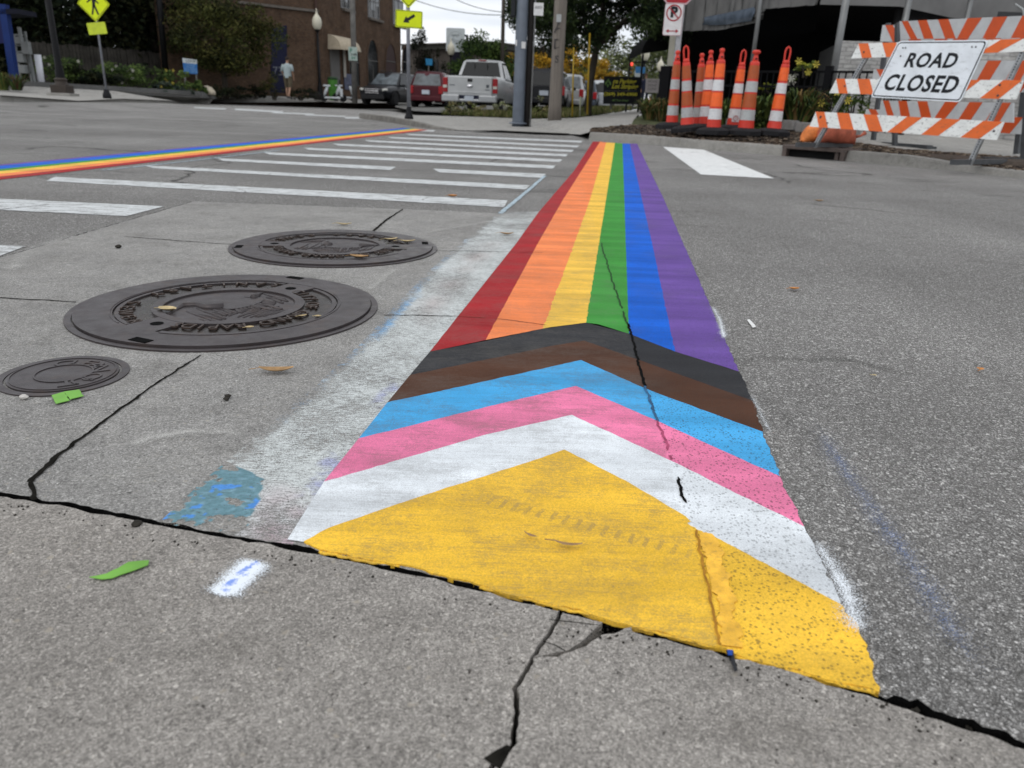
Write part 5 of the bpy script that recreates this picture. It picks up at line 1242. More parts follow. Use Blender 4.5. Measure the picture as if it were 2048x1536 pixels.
# white hanging shop sign
base = P(944, 190, 52); t = thing('shop_sign', 'white rounded shop sign with a dark emblem and faint script on a dark post', 'sign', (base.x, base.y, 0))
cz = PV(911, 80, base)-Vector((base.x, base.y, 0)); M_SSW = plain('shop_sign_white', (.52, .56, .57), .5, 0, .06, 3); Mx = Matrix.Translation((cz.x, 0, cz.z)) @ FACE
b = MB(); b.poly(rrect(1.26, 1.46, .12), .05, .12, 0, Mx); b.build('panel', M_SSW, t)
b = MB(); ring(b, .50, .515, .056, th=.003, n=40); 
for k in range(5): b.box(((k-2)*.1, .30-.05*(k % 2), .056), (.06, .13, .004), 0, R(20*(k-2)))
b.v = [tuple(Mx @ Vector(v)) for v in b.v]; v, f = text_mesh('Pizza', .34, .002, 0, .25); 
b.build('emblem', plain('emblem_grey', (.13, .15, .15), .5), t)
b = MB(); b.add(v, f, 0, False, Mx @ Matrix.Translation((0, -.05, .056)) @ Matrix.Rotation(R(-4), 4, 'Z')); b.build('script', plain('script_grey', (.22, .25, .27), .5), t)
b = MB(); b.box((cz.x+.78, 0, cz.z/2+.2), (.16, .16, cz.z+.3)); b.box((cz.x+.68, 0, cz.z+.3), (.2, .1, .1)); b.build('post', M_INK, t)
# ---------------------------------------------------------------- restaurant patio at the right
M_CANV = None
def m_canvas():
    q = NT('grey_canvas'); v = q.obj()
    c = q.mix(1, (.125, .123, .12), q.ramp(q.noise(v, 1.6, 5), [(.3, .75), (.7, 1.3)]), 'MULTIPLY'); q.bump(q.noise(q.scaled(v, (1, 1, .35)), 5, 4), .5, .05); return q.base(c, .75)
M_CANV = m_canvas(); M_DARK = plain('unlit_interior', (.005, .005, .0055), .95)  # near-black colour puts the open patio's shade into its surfaces
k0, k1, k2, k3 = P(1362, 62, 19.5), P(1500, 52, 16.4), P(1640, 9, 14.4), P(1905, 36, 15.4)
k4 = P(2300, 40, 17)
O = Vector((k2.x, k2.y, 0))
t = thing('restaurant_building', 'restaurant with a sagging grey canvas canopy over a dark open patio behind the roadwork', 'building', O)
def rel(p): return Vector((p[0]-O.x, p[1]-O.y, p[2]))
def drape(pts, top, name, m, folds=.05, sag=.0, n=14):
    rows = []; L_ = []
    for i in range(len(pts)-1):
        for j in range(n): L_.append(pts[i].lerp(pts[i+1], j/n))
    L_.append(pts[-1]); nv = 9
    for r in range(nv):
        f = r/(nv-1); row = []
        for i, p in enumerate(L_):
            z = p.z+(top-p.z)*f
            off = folds*(math.sin(i*1.13+2.2*f+1.5*math.sin(i*.31))+.7*math.sin(i*.47-4*f)+.35*math.sin(i*2.3+5*f))*(1-f*.4)
            row.append(rel((p.x+off*.4, p.y-off-.15*math.sin(f*math.pi), z-(sag*math.sin(math.pi*i/(len(L_)-1))*(1-f)))))
        rows.append(row)
    b = MB(); b.grid(rows, 0, True); return b.build(name, m, t)
e0 = Vector((k1.x, k1.y, P(1515, 47, 16.4).z))
drape([k0, P(1440, 60, 17.8), P(1508, 46, 16.4), P(1528, 18, 15.9), k2], 5.2, 'canopy_drape', M_CANV, .11, 0, 26)
q = drape([P(1400, 52, 18.6)+Vector((0, -.2, 0)), P(1440, 52, 17.8)+Vector((0, -.2, 0)), P(1497, 44, 16.6)+Vector((0, -.2, 0))], P(1440, 30, 17.8).z, 'vinyl_window', plain('blue_grey_vinyl', (.085, .105, .135), .15, 0, .4, 5), .05, 0, 6)
# right hand part: flat roof with a fascia
b = MB(); rows = [[rel(p)+Vector((0, 0, z)) for p in (k2, P(1800, 13, 14.7), k3, k4)] for z in (0, .55)]; b.grid(rows, 0, False); b.build('fascia', plain('fascia_grey', (.16, .158, .155), .7, 0, .2, 2), t)
roofp = [rel(k0), rel(k2), rel(k3), rel(k4), rel(P(2300, 40, 30)), rel(P(1340, 60, 30))]
b = MB(); b.poly([Vector((p.x, p.y, 0)) for p in roofp], 5.2, .2); b.poly([Vector((p.x, p.y+.02, 0)) for p in (rel(k2), rel(k3), rel(k4), rel(P(2300, 40, 30)), rel(P(1640, 10, 30)))], k2.z+.56, .1); b.build('roof', M_DARK, t)  # unseen slabs added to keep sky light out of the patio
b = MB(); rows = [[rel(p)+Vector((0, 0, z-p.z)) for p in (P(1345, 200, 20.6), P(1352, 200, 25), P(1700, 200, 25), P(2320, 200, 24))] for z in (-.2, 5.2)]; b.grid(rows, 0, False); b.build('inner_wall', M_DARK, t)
b = MB(); rows = [[rel(p)+Vector((0, 0, z-p.z)) for p in (P(1327, 200, 20.3), P(1345, 200, 20.0), P(1347, 200, 20.5), P(1329, 200, 20.8))] for z in (-.2, 6.5)]; b.grid(rows, 0, False, close=True); b.build('pilaster', plain('cream_render', (.36, .345, .29), .8, 0, .1, 3), t)
M_GPOLE = plain('canopy_pole_grey', (.20, .205, .205), .45, .5, .12, 6)
for (x, y, d, r) in ((1519, 20, 15.2, .045), (1680, 70, 13.6, .065), (1813, 25, 14.3, .06), (1936, 25, 15.0, .05)):
    p = rel(P(x, y, d)); b = MB(); b.tube([(p.x, p.y, .05), (p.x, p.y, 5.0 if x < 1600 else (3.6 if x < 1700 else 2.9))], r, 12); b.build('canopy_pole', M_GPOLE, t)
M_KNEE = m_brick('grey_block_wall', (.40, .395, .38), (.36, .35, .34), (.27, .265, .26)); 
p0, p1 = rel(P(1662, 200, 15.0)), rel(P(2320, 200, 14.2)); z1 = P(1700, 86, 15.0).z
b = MB(); b.grid([[Vector((p.x, p.y, z)) for p in (p0, p1, p1+Vector((0, .25, 0)), p0+Vector((0, .25, 0)))] for z in (0, z1)], 0, False, close=True); b.poly([Vector((p.x, p.y, 0)) for p in (p0, p1, p1+Vector((0, .25, 0)), p0+Vector((0, .25, 0)))], z1, 0); b.build('knee_wall', M_KNEE, t)
p2 = rel(P(1624, 200, 17.5)); b = MB(); b.grid([[Vector((p.x, p.y, z)) for p in (p2, p0+Vector((-.01, 0, 0)))] for z in (0, z1-.02)], 0, False); b.build('side_wall', plain('dark_grey_wall', (.055, .055, .055), .8), t)
# gutter pipe and clutter under the roof at the right edge
b = MB(); b.tube([rel(P(2030, 8, 15.2)), rel(P(2045, 18, 15.2)), rel(P(2048, 34, 15.2))], .02, 6); b.build('cable', M_CHG, t)
for (x, y, wdt, hh_) in ((1860, 40, 1.5, .35), (2000, 45, 1.2, .4)):
    p = rel(P(x, y, 15.8)); b = MB(); b.box(p, (wdt, .1, hh_)); b.build('roller_blind', plain('blind_grey', (.045, .046, .048), .7), t)
# barrel awning at the entrance
c0 = P(1283, 108, 24); c1 = P(1352, 112, 21.5)
ta = thing('barrel_awning', 'black rounded barrel awning left of the grey canopy', 'awning', (c0.x, c0.y, 0))
dv = Vector((c1.x-c0.x, c1.y-c0.y, 0)); Ht = P(1330, 46, 22).z-c0.z; rows = []
for j in range(9):
    f = j/8; r = []
    for k in range(9):
        a = k/8*math.pi/2; r.append(Vector((dv.x*(1-math.cos(a))+0, dv.y*(1-math.cos(a))+f*3.2, c0.z+Ht*math.sin(a))))
    rows.append(r)
b = MB(); b.grid(rows, 0, True); b.add(rows[0]+[Vector((dv.x, dv.y, c0.z))], [tuple(range(10))]); b.add(rows[0]+[Vector((dv.x, dv.y, c0.z))], [tuple(range(9, -1, -1))]); b.build('cover', plain('black_canvas', (.004, .004, .004), .9, 0, .1, 8, 0, .04), ta)
b = MB()
for y_ in (0, 3.1): b.box((0.05, y_, c0.z/2), (.06, .06, c0.z))
b.build('frame', M_INK, ta)
# ---------------------------------------------------------------- iron fence in front of the patio
M_IRONF = plain('fence_black', (.005, .005, .006), .6, 0, .1, 8, 0, .08)
fA, fB = P(1322, 250, 16.0), P(1800, 262, 13.2); wf = Wall(fA, fB); zb = .22
t = thing('iron_fence', 'black iron picket fence along the restaurant patio', 'fence', (fA.x, fA.y, 0), wf.rz)
zt = 1.28
b = MB(); n = int(wf.L/.12)
for k in range(n+1): b.box((wf.L*k/n, 0, (zb+zt)/2), (.022, .022, zt-zb))
b.build('pickets', M_IRONF, t)
for z in (zt, zt-.26, zb+.1):
    b = MB(); b.box((wf.L/2, 0, z), (wf.L, .04, .04)); b.build('rail', M_IRONF, t)
for u in (0, wf.L*.34, wf.uz(1652, 180).x, wf.L):
    b = MB(); b.box((u, 0, (zb+zt)/2+.03), (.12 if u else .22, .12, zt-zb+.14)); b.build('post', M_IRONF, t)
# ================================================================ STREET FURNITURE (left and back)
M_LAMPB = plain('lamp_post_black', (.007, .007, .008), .5, 0, .2, 6, 0, .15)
M_GLOBE = plain('milk_glass', (.60, .57, .46), .35, 0, .06, 3)
def lamp_post(lab, base, d, h, rb_=.075, globe=True, plinth=False):
    p = P(*base, d); t = thing('street_lamp', lab, 'street lamp', p)
    b = MB(); b.lathe([(.20, -.05), (.20, .12), (.16, .2), (.14, .55), (rb_*1.3, .7), (rb_, .9), (rb_*.75, h)], 14); b.build('post', M_LAMPB, t)
    if plinth: 
        b = MB(); b.box((0, 0, -.06), (.80, .6, .18)); b.build('pad', M_CURB, t, .02)
        b = MB(); b.box((0, 0, .15), (.54, .5, .26)); b.lathe([(.24, .28), (.20, .32), (.18, .42), (.22, .46), (.13, .52)], 16); b.build('plinth', plain('bronze_plinth', (.045, .036, .030), .6), t, .02)
    if globe:
        b = MB(); b.lathe([(.10, h), (.14, h+.06), (.12, h+.1)], 14); b.build('collar', M_LAMPB, t)
        b = MB(); b.lathe([(.12, h+.08), (.19, h+.16), (.25, h+.34), (.25, h+.5), (.21, h+.66), (.12, h+.78), (.07, h+.84), (.06, h+.9), (.025, h+.98), (.02, h+1.12)], 18); b.build('globe', M_GLOBE, t)
    return t
lamp_post('tall black lamp post on a bronze plinth at the left, beside the walking figure sign', (126, 188), 25.6, 6.5, .105, False, True)
lamp_post('black street lamp with a cream acorn globe in front of the brick building', (641, 196), 41.5, (PV(637, 63, P(641, 196, 41.5))-P(641, 196, 41.5)).z)
lamp_post('black street lamp whose cream globe overlaps the bottom of the white shop sign', (901, 200), 50, (PV(898, 113, P(901, 200, 50))-P(901, 200, 50)).z)
lamp_post('black street lamp with a cream globe and blue banner sign, behind the black parking sign', (1281, 214), 44, (PV(1280, 124, P(1281, 214, 44))-P(1281, 214, 44)).z)
lamp_post('smallest street lamp globe, right beside the cream pilaster', (1313, 214), 56, (PV(1312, 145, P(1313, 214, 56))-P(1313, 214, 56)).z)
def simple_pole(name, lab, cat, base, top, d, r0, r1, m, extra=0.0):
    p = P(*base, d); q = PV(*top, p); t = thing(name, lab, cat, p)
    b = MB(); b.tube([(0, 0, -.1), (q.x-p.x, q.y-p.y, q.z-p.z+extra)], [r0, r1], 12); b.build('shaft', m, t); return t
simple_pole('utility_pole', 'dark post among the shrubs behind the blue property sign', 'utility pole', (333, 165), (322, 0), 37, .15, .12, M_LAMPB, 3)
M_GREYW = plain('grey_weathered_pole', (.15, .145, .135), .85, 0, .3, 3, .4)
t = simple_pole('utility_pole', 'grey utility pole carrying a small green and white parking sign, left of the black car', 'utility pole', (709.5, 203), (706, 0), 40.5, .15, .125, M_GREYW, 3)
b = MB(); q = PV(707.5, 108, t.location)-t.location; b.box((q.x, -.2, q.z), (.46, .02, .66)); s_ = b.build('parking_sign', plain('pale_green_sign', (.34, .42, .38), .5), t)
for s, x, y, sz_, m in (('P', -.10, .14, .26, plain('sign_green', (.02, .16, .10), .5)), ('2 HR', .04, -.04, .15, M_INK), ('8-6', .02, -.2, .15, bpy.data.materials['sign_green'])):
    v, f = text_mesh(s, sz_, .002, .004); b = MB(); b.add(v, f, 0, False, Matrix.Translation((q.x+x, -.215, q.z+y)) @ FACE); b.build('lettering', m, s_)
t = simple_pole('utility_pole', 'thin dark utility pole rising behind the silver pickup', 'utility pole', (1003, 195), (1006, 0), 48, .13, .10, plain('dark_pole_wood', (.06, .052, .042), .85), 4)
# overhead wires
def wire(a, c, sag, lab):
    pts = [a.lerp(c, i/24)-Vector((0, 0, sag*4*(i/24)*(1-i/24))) for i in range(25)]
    b = MB(); b.tube(pts, .022, 5); tag(b.build('overhead_wire', M_LAMPB), lab, 'wire', 'overhead wires')
wire(P(800, -12, 52), P(1005, 30, 48), .35, 'lower overhead wire sagging across the bright sky left of the thin pole')
wire(P(895, -10, 52), P(1005, 24, 48), .2, 'upper overhead wire running to the thin dark pole')
wire(P(1005, 27, 48), P(1060, 48, 50), .1, 'short wire right of the thin dark pole, ending at the steel pole')
wire(P(1240, 10, 40), P(1340, 40, 42), .3, 'thin wire in the sky patch beside the black barrel awning')
# blue shelter post and equipment at the far left
M_BLUE = plain('royal_blue_paint', (.003, .020, .115), .4, 0, .12, 4)
wS = Wall(P(-60, 165, 27.5), P(30, 165, 27.5)); t = wS.thing('bus_shelter', 'royal blue steel shelter post and dark roof edge at the left picture edge', 'shelter')
b = MB(); bar(b, wS.uz(26, 163), wS.uz(3, 8), .24, .24); b.build('post', M_BLUE, t)
b = MB(); bar(b, wS.uz(-60, 26), wS.uz(33, 22), .16, 1.2); b.build('roof', plain('navy_roof', (.002, .003, .012), .7), t)
b = MB(); bar(b, wS.uz(-60, 60), wS.uz(6, 58), .9, .05, .1); b.build('panel', plain('navy_panel', (.003, .006, .06), .4), t)
b = MB(); bar(b, wS.uz(4, 160), wS.uz(-2, 108), .16, .1, -.3); b.build('rail', M_GREYW, t)
wE = Wall(P(30, 166, 29), P(70, 166, 29)); t = wE.thing('meter_stand', 'grey electrical stand with meter boxes on a ladder frame beside the blue post', 'utility box')
M_BOX = plain('meter_box_grey', (.20, .21, .21), .5, .2, .12, 5)
b = MB()
for p, q in (((38, 165), (22, 70)), ((60, 165), (45, 62)), ((66, 165), (54, 108))): bar(b, wE.uz(*p), wE.uz(*q), .07, .07, .12)
for y in (69, 90, 103, 124, 145): bar(b, wE.uz(20+(y-69)*.2, y), wE.uz(46+(y-69)*.2, y), .05, .05, .12)
b.build('frame', M_BOX, t)
for (x0, y0, x1, y1) in ((20, 74, 44, 87), (30, 107, 48, 124), (48, 84, 58, 108), (36, 130, 52, 146)):
    a, c = wE.uz(x0, y1), wE.uz(x1, y0); b = MB(); b.box(((a.x+c.x)/2, 0, (a.y+c.y)/2), (c.x-a.x, .22, c.y-a.y)); b.build('meter_box', M_BOX, t, .01)
b = MB(); a = wE.uz(40, 66); b.box((a.x, 0, a.y), (.1, .1, .4)); b.build('conduit_head', M_BOX, t)
simple_pole('bollard', 'slim white bollard in front of the flower bed at the left', 'bollard', (83, 168), (75, 109), 29.3, .12, .12, plain('bollard_white', (.62, .63, .68), .45, 0, .08, 4))
# blue property sign, boulder
wP = Wall(P(366, 186, 34.5), P(396, 188, 34.8)); t = wP.thing('property_sign', 'blue property sign with a white header standing in the flower bed', 'sign')
q = [wP.uz(*p) for p in ((364.5, 116), (393.5, 119.5), (395, 148), (368.5, 147))]
b = MB(); b.poly(q, .02, .04, 0, FACE); b.build('panel', plain('sign_blue', (.035, .15, .40), .45), t)
h = [q[0], q[1], q[1].lerp(q[2], .30), q[0].lerp(q[3], .30)]; b = MB(); b.poly(h, .023, 0, 0, FACE); hd = b.build('header', M_SSW, t)
c = (h[0]+h[2])/2; v, f = text_mesh('LEASE', .17, .001); b = MB(); b.add(v, f, 0, False, FACE @ Matrix.Translation((c.x+.05, c.y, .026))); b.build('lettering', M_INK, hd)
for i, s in enumerate(('OFFICE', 'SPACE', 'FOR RENT', 'CALL NOW')):
    c = q[0].lerp(q[3], .42+i*.15).lerp(q[1].lerp(q[2], .42+i*.15), .5); v, f = text_mesh(s, .12, .001); b = MB(); b.add(v, f, 0, False, FACE @ Matrix.Translation((c.x, c.y, .024))); b.build('lettering', plain('sign_pale_blue', (.18, .32, .52), .5) if i == 0 else bpy.data.materials['sign_pale_blue'], t)
for x in (370, 393): b = MB(); bar(b, wP.uz(x+2, 187), wP.uz(x-.5, 140), .07, .07, .03); b.build('post', M_GREYW, t)
def rock(px, py, d, s, m, lab, seed=1):
    p = P(px, py, d); bm = bmesh.new(); bmesh.ops.create_icosphere(bm, subdivisions=4, radius=1)
    for v in bm.verts:
        n = 1+.15*mnoise.noise(v.co*1.1+Vector((seed, 0, 0)))+.09*mnoise.noise(v.co*4+Vector((seed, 3, 0))); v.co = Vector((v.co.x*s[0]*n, v.co.y*s[1]*n, max(-.3, v.co.z)*s[2]*n))
    me = bpy.data.meshes.new('boulder'); bm.to_mesh(me); bm.free(); me.materials.append(m); me.polygons.foreach_set('use_smooth', [True]*len(me.polygons))
    o = bpy.data.objects.new('boulder', me); COL.objects.link(o); o.location = p; return tag(o, lab, 'boulder')
rock(413, 185, 35.2, (.42, .3, .30), plain('pale_boulder', (.36, .32, .25), .9, 0, .35, 4, .5), 'pale rounded boulder at the end of the low garden wall', 3)
# litter bin, bench-like planter, scooters
p = P(667, 201, 41.8); t = thing('litter_bin', 'bright green litter bin with a dark rim in front of the grey door', 'litter bin', p)
b = MB(); b.lathe([(.20, 0), (.23, .05), (.26, 1.10), (.26, 1.12)], 16); b.build('bin', plain('bin_green', (.07, .22, .04), .5, 0, .2, 5), t)
b = MB(); b.lathe([(.275, 1.08), (.285, 1.14), (.26, 1.2), (.2, 1.22)], 16); b.build('rim', plain('bin_rim', (.02, .05, .02), .5), t)
M_SCW = plain('scooter_white', (.55, .58, .60), .35, 0, .1, 4); M_TYRE = plain('tyre_rubber', (.011, .011, .012), .8, 0, .2, 20)
def wheel(b, c, r, w_, m=0, ax='x'):
    M_ = Matrix.Translation(c) @ Matrix.Rotation(R(90), 4, 'Y' if ax == 'x' else 'X')
    b.lathe([(r*.62, -w_/2), (r*.93, -w_/2), (r, -w_*.3), (r, w_*.3), (r*.93, w_/2), (r*.62, w_/2)], 20, m, True, M_)
def scooter(lab, px, py, d, rz):
    p = P(px, py, d); t = thing('scooter', lab, 'scooter', p, rz, 'parked electric scooters')
    for y in (-.5, .5):
        b = MB(); wheel(b, (0, y, .2), .2, .09); w_ = b.build('wheel', M_TYRE, t); b = MB(); b.lathe([(.12, -.03), (.12, .03)], 14, 0, True, Matrix.Translation((0, y, .2)) @ Matrix.Rotation(R(90), 4, 'Y')); b.build('hub', M_SCW, w_)
    b = MB(); b.box((0, -.05, .2), (.2, .85, .09)); b.build('deck', M_SCW, t, .02)
    b = MB(); b.tube([(0, .5, .22), (0, .36, .62), (0, .30, .80)], [.05, .075, .05], 8); b.box((0, .44, .46), (.13, .12, .4), 0, 0, None); b.build('front_fork', M_SCW, t)
    b = MB(); b.tube([(0, -.5, .26), (0, -.36, .56), (0, -.26, .80)], [.05, .09, .06], 8); b.box((0, -.32, .80), (.20, .36, .08)); b.build('seat_post', M_SCW, t)
    b = MB(); b.tube([(-.26, .26, .86), (0, .30, .82), (.26, .26, .86)], .018, 6); b.build('handlebar', M_INK, t); return t
scooter('white electric scooter with black wheels in front of the green bin', 667, 203.5, 40.3, R(-70))
scooter('second scooter farther right, mostly its dark wheel showing behind the first', 690, 203, 41.0, R(-60))
b = MB(); p = P(641, 199.5, 40.8); b.box((0, 0, .13), (.62, .5, .3)); b.box((-.35, .1, .22), (.5, .4, .32)); tag(b.build('planter_box', plain('planter_dark', (.02, .018, .015), .85), None, .03, p), 'dark low planter box at the foot of the acorn street lamp', 'planter')
# black parking firm sign
wk = Wall(P(1206, 216, 24), P(1281, 214, 24)); t = wk.thing('firm_sign', 'black board with yellow parking lot striping lettering and a green spade emblem', 'sign')
q = [wk.uz(*p) for p in ((1208, 152.5), (1281.5, 154), (1278, 209), (1206, 208))]
b = MB(); b.poly(q, .02, .03, 0, FACE); b.build('panel', plain('sign_board_black', (.008, .009, .012), .45), t)
M_YEL = plain('sign_yellow', (.80, .72, .06), .5); M_GRN = plain('sign_leaf_green', (.16, .30, .07), .5)
def wq(u, v): return q[3].lerp(q[2], u).lerp(q[0].lerp(q[1], u), v)
def fit_text(b, s, u0, u1, v0, v1, bold=.0, shear=0.0):
    v, f = text_mesh(s, 1, 0, bold, shear); xs = [a[0] for a in v]; ys = [a[1] for a in v]; x0, x1, y0, y1 = min(xs), max(xs), min(ys), max(ys)
    b.add([FACE @ (wq(u0+(u1-u0)*(x-x0)/(x1-x0), v0+(v1-v0)*(y-y0)/(y1-y0))+Vector((0, 0, .0235))) for x, y, _ in v], f)
for s, r, m, sh in (('ce Parking', (.25, .89, .71, .91), M_YEL, .3), ('Lot Striping', (.22, .95, .52, .735), M_YEL, .3), ('(269) 349-6900', (.015, .93, .275, .43), M_YEL, 0), ('All Your Doing', (.24, .71, .09, .18), M_GRN, .25)):
    b = MB(); fit_text(b, s, *r, .022, sh); b.build('lettering', m, t)
b = MB(); a, c = wq(.02, .475), wq(.93, .49); bar(b, a, c, .014, .003, -.024); b.build('rule', M_GREYW, t)
b = MB(); sp = [(0, 1), (.25, .62), (.62, .28), (.66, -.02), (.42, -.22), (.12, -.1), (.18, -.5), (-.18, -.5), (-.12, -.1), (-.42, -.22), (-.66, -.02), (-.62, .28), (-.25, .62)]
c = wq(.115, .72); b.poly([Vector((c.x+x*.155, c.y+y*.16, .0235)) for x, y in sp], None, 0, 0, FACE); em = b.build('spade_emblem', M_GRN, t)
v, f = text_mesh('A', .17, .0, .006); b = MB(); b.add(v, f, 0, False, FACE @ Matrix.Translation((c.x, c.y+.02, .0255))); b.build('letter', bpy.data.materials['sign_board_black'], em)
for x in (1222, 1266): b = MB(); bar(b, wk.uz(x, 219), wk.uz(x, 160), .05, .05, .02); b.build('post', M_GREYW, t)
# white notice, other small signs behind
wn_ = Wall(P(1293, 214, 30), P(1318, 214, 30)); t = wn_.thing('notice_sign', 'white notice board with grey lettering on a stake behind the ornamental grass', 'sign')
q = [wn_.uz(*p) for p in ((1292, 157), (1319, 158), (1316, 186), (1290, 185))]; b = MB(); b.poly(q, .02, .02, 0, FACE); b.build('panel', plain('notice_white', (.34, .32, .32), .6), t)
for i, s in enumerate(('WORK', 'ZONE', 'CLOSED')): b = MB(); fit_text(b, s, .15, .85, .72-.26*i, .88-.26*i); b.build('lettering', plain('notice_grey', (.09, .08, .09), .6) if i == 0 else bpy.data.materials['notice_grey'], t)
b = MB(); bar(b, wn_.uz(1303, 214), wn_.uz(1304, 180), .05, .05, .02); b.build('post', M_GREYW, t)
wn_ = Wall(P(1262, 214, 46), P(1292, 214, 46)); t = wn_.thing('street_sign', 'pale sign plate above the right end of the black parking sign', 'sign')
q = [wn_.uz(*p) for p in ((1269, 141), (1286, 141), (1285, 166), (1270, 166))]; b = MB(); b.poly(q, .02, .02, 0, FACE); b.build('panel', plain('street_sign_pale', (.30, .33, .33), .5), t)
b = MB(); bar(b, wn_.uz(1278, 214), wn_.uz(1278, 160), .06, .06, .03); b.build('post', M_GREYW, t)
wn_ = Wall(P(1270, 214, 43.5), P(1296, 214, 43.5)); t = wn_.thing('banner_sign', 'blue banner plate hanging from the lamp behind the black parking sign', 'sign')
q = [wn_.uz(*p) for p in ((1271, 133), (1291, 134), (1290, 147), (1271, 146))]; b = MB(); b.poly(q, .02, .02, 0, FACE); b.build('panel', plain('banner_blue', (.03, .12, .26), .5), t)
wn_ = Wall(P(850, 205, 46), P(866, 205, 46)); t = wn_.thing('blue_sign', 'small blue sign plate on a stake above the red car', 'sign')
q = [wn_.uz(*p) for p in ((851, 117), (865, 118), (865, 131), (852, 130))]; b = MB(); b.poly(q, .02, .02, 0, FACE); b.build('panel', plain('plate_blue', (.02, .17, .34), .5), t)
b = MB(); bar(b, wn_.uz(857, 200), wn_.uz(857, 128), .06, .06, .03); b.build('post', M_GREYW, t)
# traffic lights far down the street
def traffic_light(lab, px, py, d, red):
    p = P(px, py, d); t = thing('traffic_light', lab, 'traffic light', (p.x, p.y, 0)); b = MB(); b.box((0, 0, p.z), (.34, .3, 1.0)); b.build('housing', plain('signal_ochre', (.20, .11, .02), .5), t)
    for k, c in enumerate(((.5, .02, .02), (.03, .03, .02), (.02, .03, .02))):
        q = NT('signal_lens'); q.base(c, .3)
        if red and k == 0: q.set(q.b, 'Emission Color', (1, .08, .05, 1)); q.set(q.b, 'Emission Strength', 1.2)
        b = MB(); b.lathe([(.13, 0), (.12, .05)], 12, 0, True, Matrix.Translation((0, -.16, p.z+.32-.32*k)) @ FACE); b.build('lens', q.mat, t)
    b = MB(); b.tube([(.0, .05, p.z+.45), (1.2, .3, p.z+.55), (3.5, .6, p.z+.6)], .05, 6); b.tube([(3.5, .6, 0), (3.5, .6, p.z+.7)], .09, 8); b.build('mast', M_LAMPB, t); return t
traffic_light('traffic light showing red, above the black parking sign', 1262, 137, 62, True)
# guy wire guards and stakes
M_YG = plain('guard_yellow', (.36, .24, .02), .5, 0, .15, 6)
simple_pole('guy_wire_guard', 'tall yellow guy wire guard in front of the dark tree trunk', 'wire guard', (1175, 221), (1179.5, 66), 21, .024, .022, M_YG)
simple_pole('guy_wire_guard', 'shorter yellow guy wire guard right beside the wooden pole', 'wire guard', (1145, 225), (1147.5, 95), 20, .02, .018, M_YG)
simple_pole('stake', 'short pale stake between the yellow guards', 'stake', (1160, 229), (1161, 193), 20.5, .02, .02, plain('pale_stake', (.22, .23, .17), .8))
# picket fence behind the flower bed
fa, fb = P(60, 166, 33.5), P(520, 186, 43); wf = Wall(fa, fb); t = thing('wooden_fence', 'weathered grey wooden fence in the shade behind the flower bed', 'fence', (fa.x, fa.y, 0), wf.rz)
b = MB(); n = int(wf.L/.16); rg = random.Random(2)
for k in range(n): b.box((k*.16+.08, rg.uniform(-.02, .02), 1.0+rg.uniform(-.05, .05)), (.14, .022, 2.7), 0, rg.uniform(-.05, .05))
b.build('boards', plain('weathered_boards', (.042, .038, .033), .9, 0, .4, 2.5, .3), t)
b = MB(); b.box((wf.L/2, .05, .7), (wf.L, .06, .09)); b.box((wf.L/2, .05, 1.6), (wf.L, .06, .09)); b.build('rails', bpy.data.materials['weathered_boards'], t)

# ================================================================ VEHICLES
def car_paint(name, c, rough=.25, metal=.3):
    q = NT(name); v = q.obj(); d = q.ramp(q.noise(v, 3, 5), [(.4, .94), (.7, 1.05)]); q.base(q.mix(1, c, d, 'MULTIPLY'), rough, metal, .25)
    q.set(q.b, 'Coat Weight', .08); q.set(q.b, 'Coat Roughness', .08); return q.mat
M_CGL = plain('car_glass', (.010, .012, .014), .08, 0, .1, 1, 0, .2); M_TLAMP = plain('tail_lamp', (.30, .012, .016), .2); M_HLAMP = plain('head_lamp', (.50, .50, .46), .12); M_CHR = plain('chrome', (.62, .62, .64), .15, .9, .05, 4)
M_PLATE = plain('number_plate', (.46, .50, .56), .5); M_TRIMB = plain('black_trim', (.014, .014, .015), .6)
M_CGR = plain('car_rear_glass', (.085, .10, .11), .1, 0, .5, 3, 0, .3)
def sect(w_, zb, zbelt, tuck=.93):
    return [(-w_*.86, zb), (-w_*.99, zb+.12), (-w_, zb+.38), (-w_*.985, zbelt-.14), (-w_*tuck, zbelt-.02), (-w_*.6, zbelt+.015), (0, zbelt+.02), (w_*.6, zbelt+.015), (w_*tuck, zbelt-.02), (w_*.985, zbelt-.14), (w_, zb+.38), (w_*.99, zb+.12), (w_*.86, zb)]
def add_wheels(t, ys, hw, r, rim=True):
    for y in ys:
        for s_ in (-1, 1):
            b = MB(); wheel(b, (s_*(hw-.10), y, r), r, .23); w_ = b.build('wheel', M_TYRE, t)
            b = MB(); Mx = Matrix.Translation((s_*(hw+.0), y, r)) @ Matrix.Rotation(R(90)*s_, 4, 'Y')
            b.lathe([(r*.62, -.05), (r*.60, .0), (r*.5, -.02), (.06, -.035), (.05, .0)], 18, 0, True, Mx)
            for k in range(5): b.box((r*.3*math.cos(k*1.2566), r*.3*math.sin(k*1.2566), -.005), (r*.56, .055, .02), 0, k*1.2566, Mx)
            b.build('rim', plain('alloy_rim', (.34, .35, .36), .3, .7) if 'alloy_rim' not in bpy.data.materials else bpy.data.materials['alloy_rim'], w_)
            b = MB(); ring(b, r*1.02, r*1.2, 0, -2, 182, .03, n=16); b.v = [tuple(Matrix.Translation((s_*(hw+.012), y, r)) @ Matrix.Rotation(R(90), 4, 'Z') @ Matrix.Rotation(R(90), 4, 'X') @ Vector(v)) for v in b.v]; b.build('wheel_arch', M_TRIMB, t)
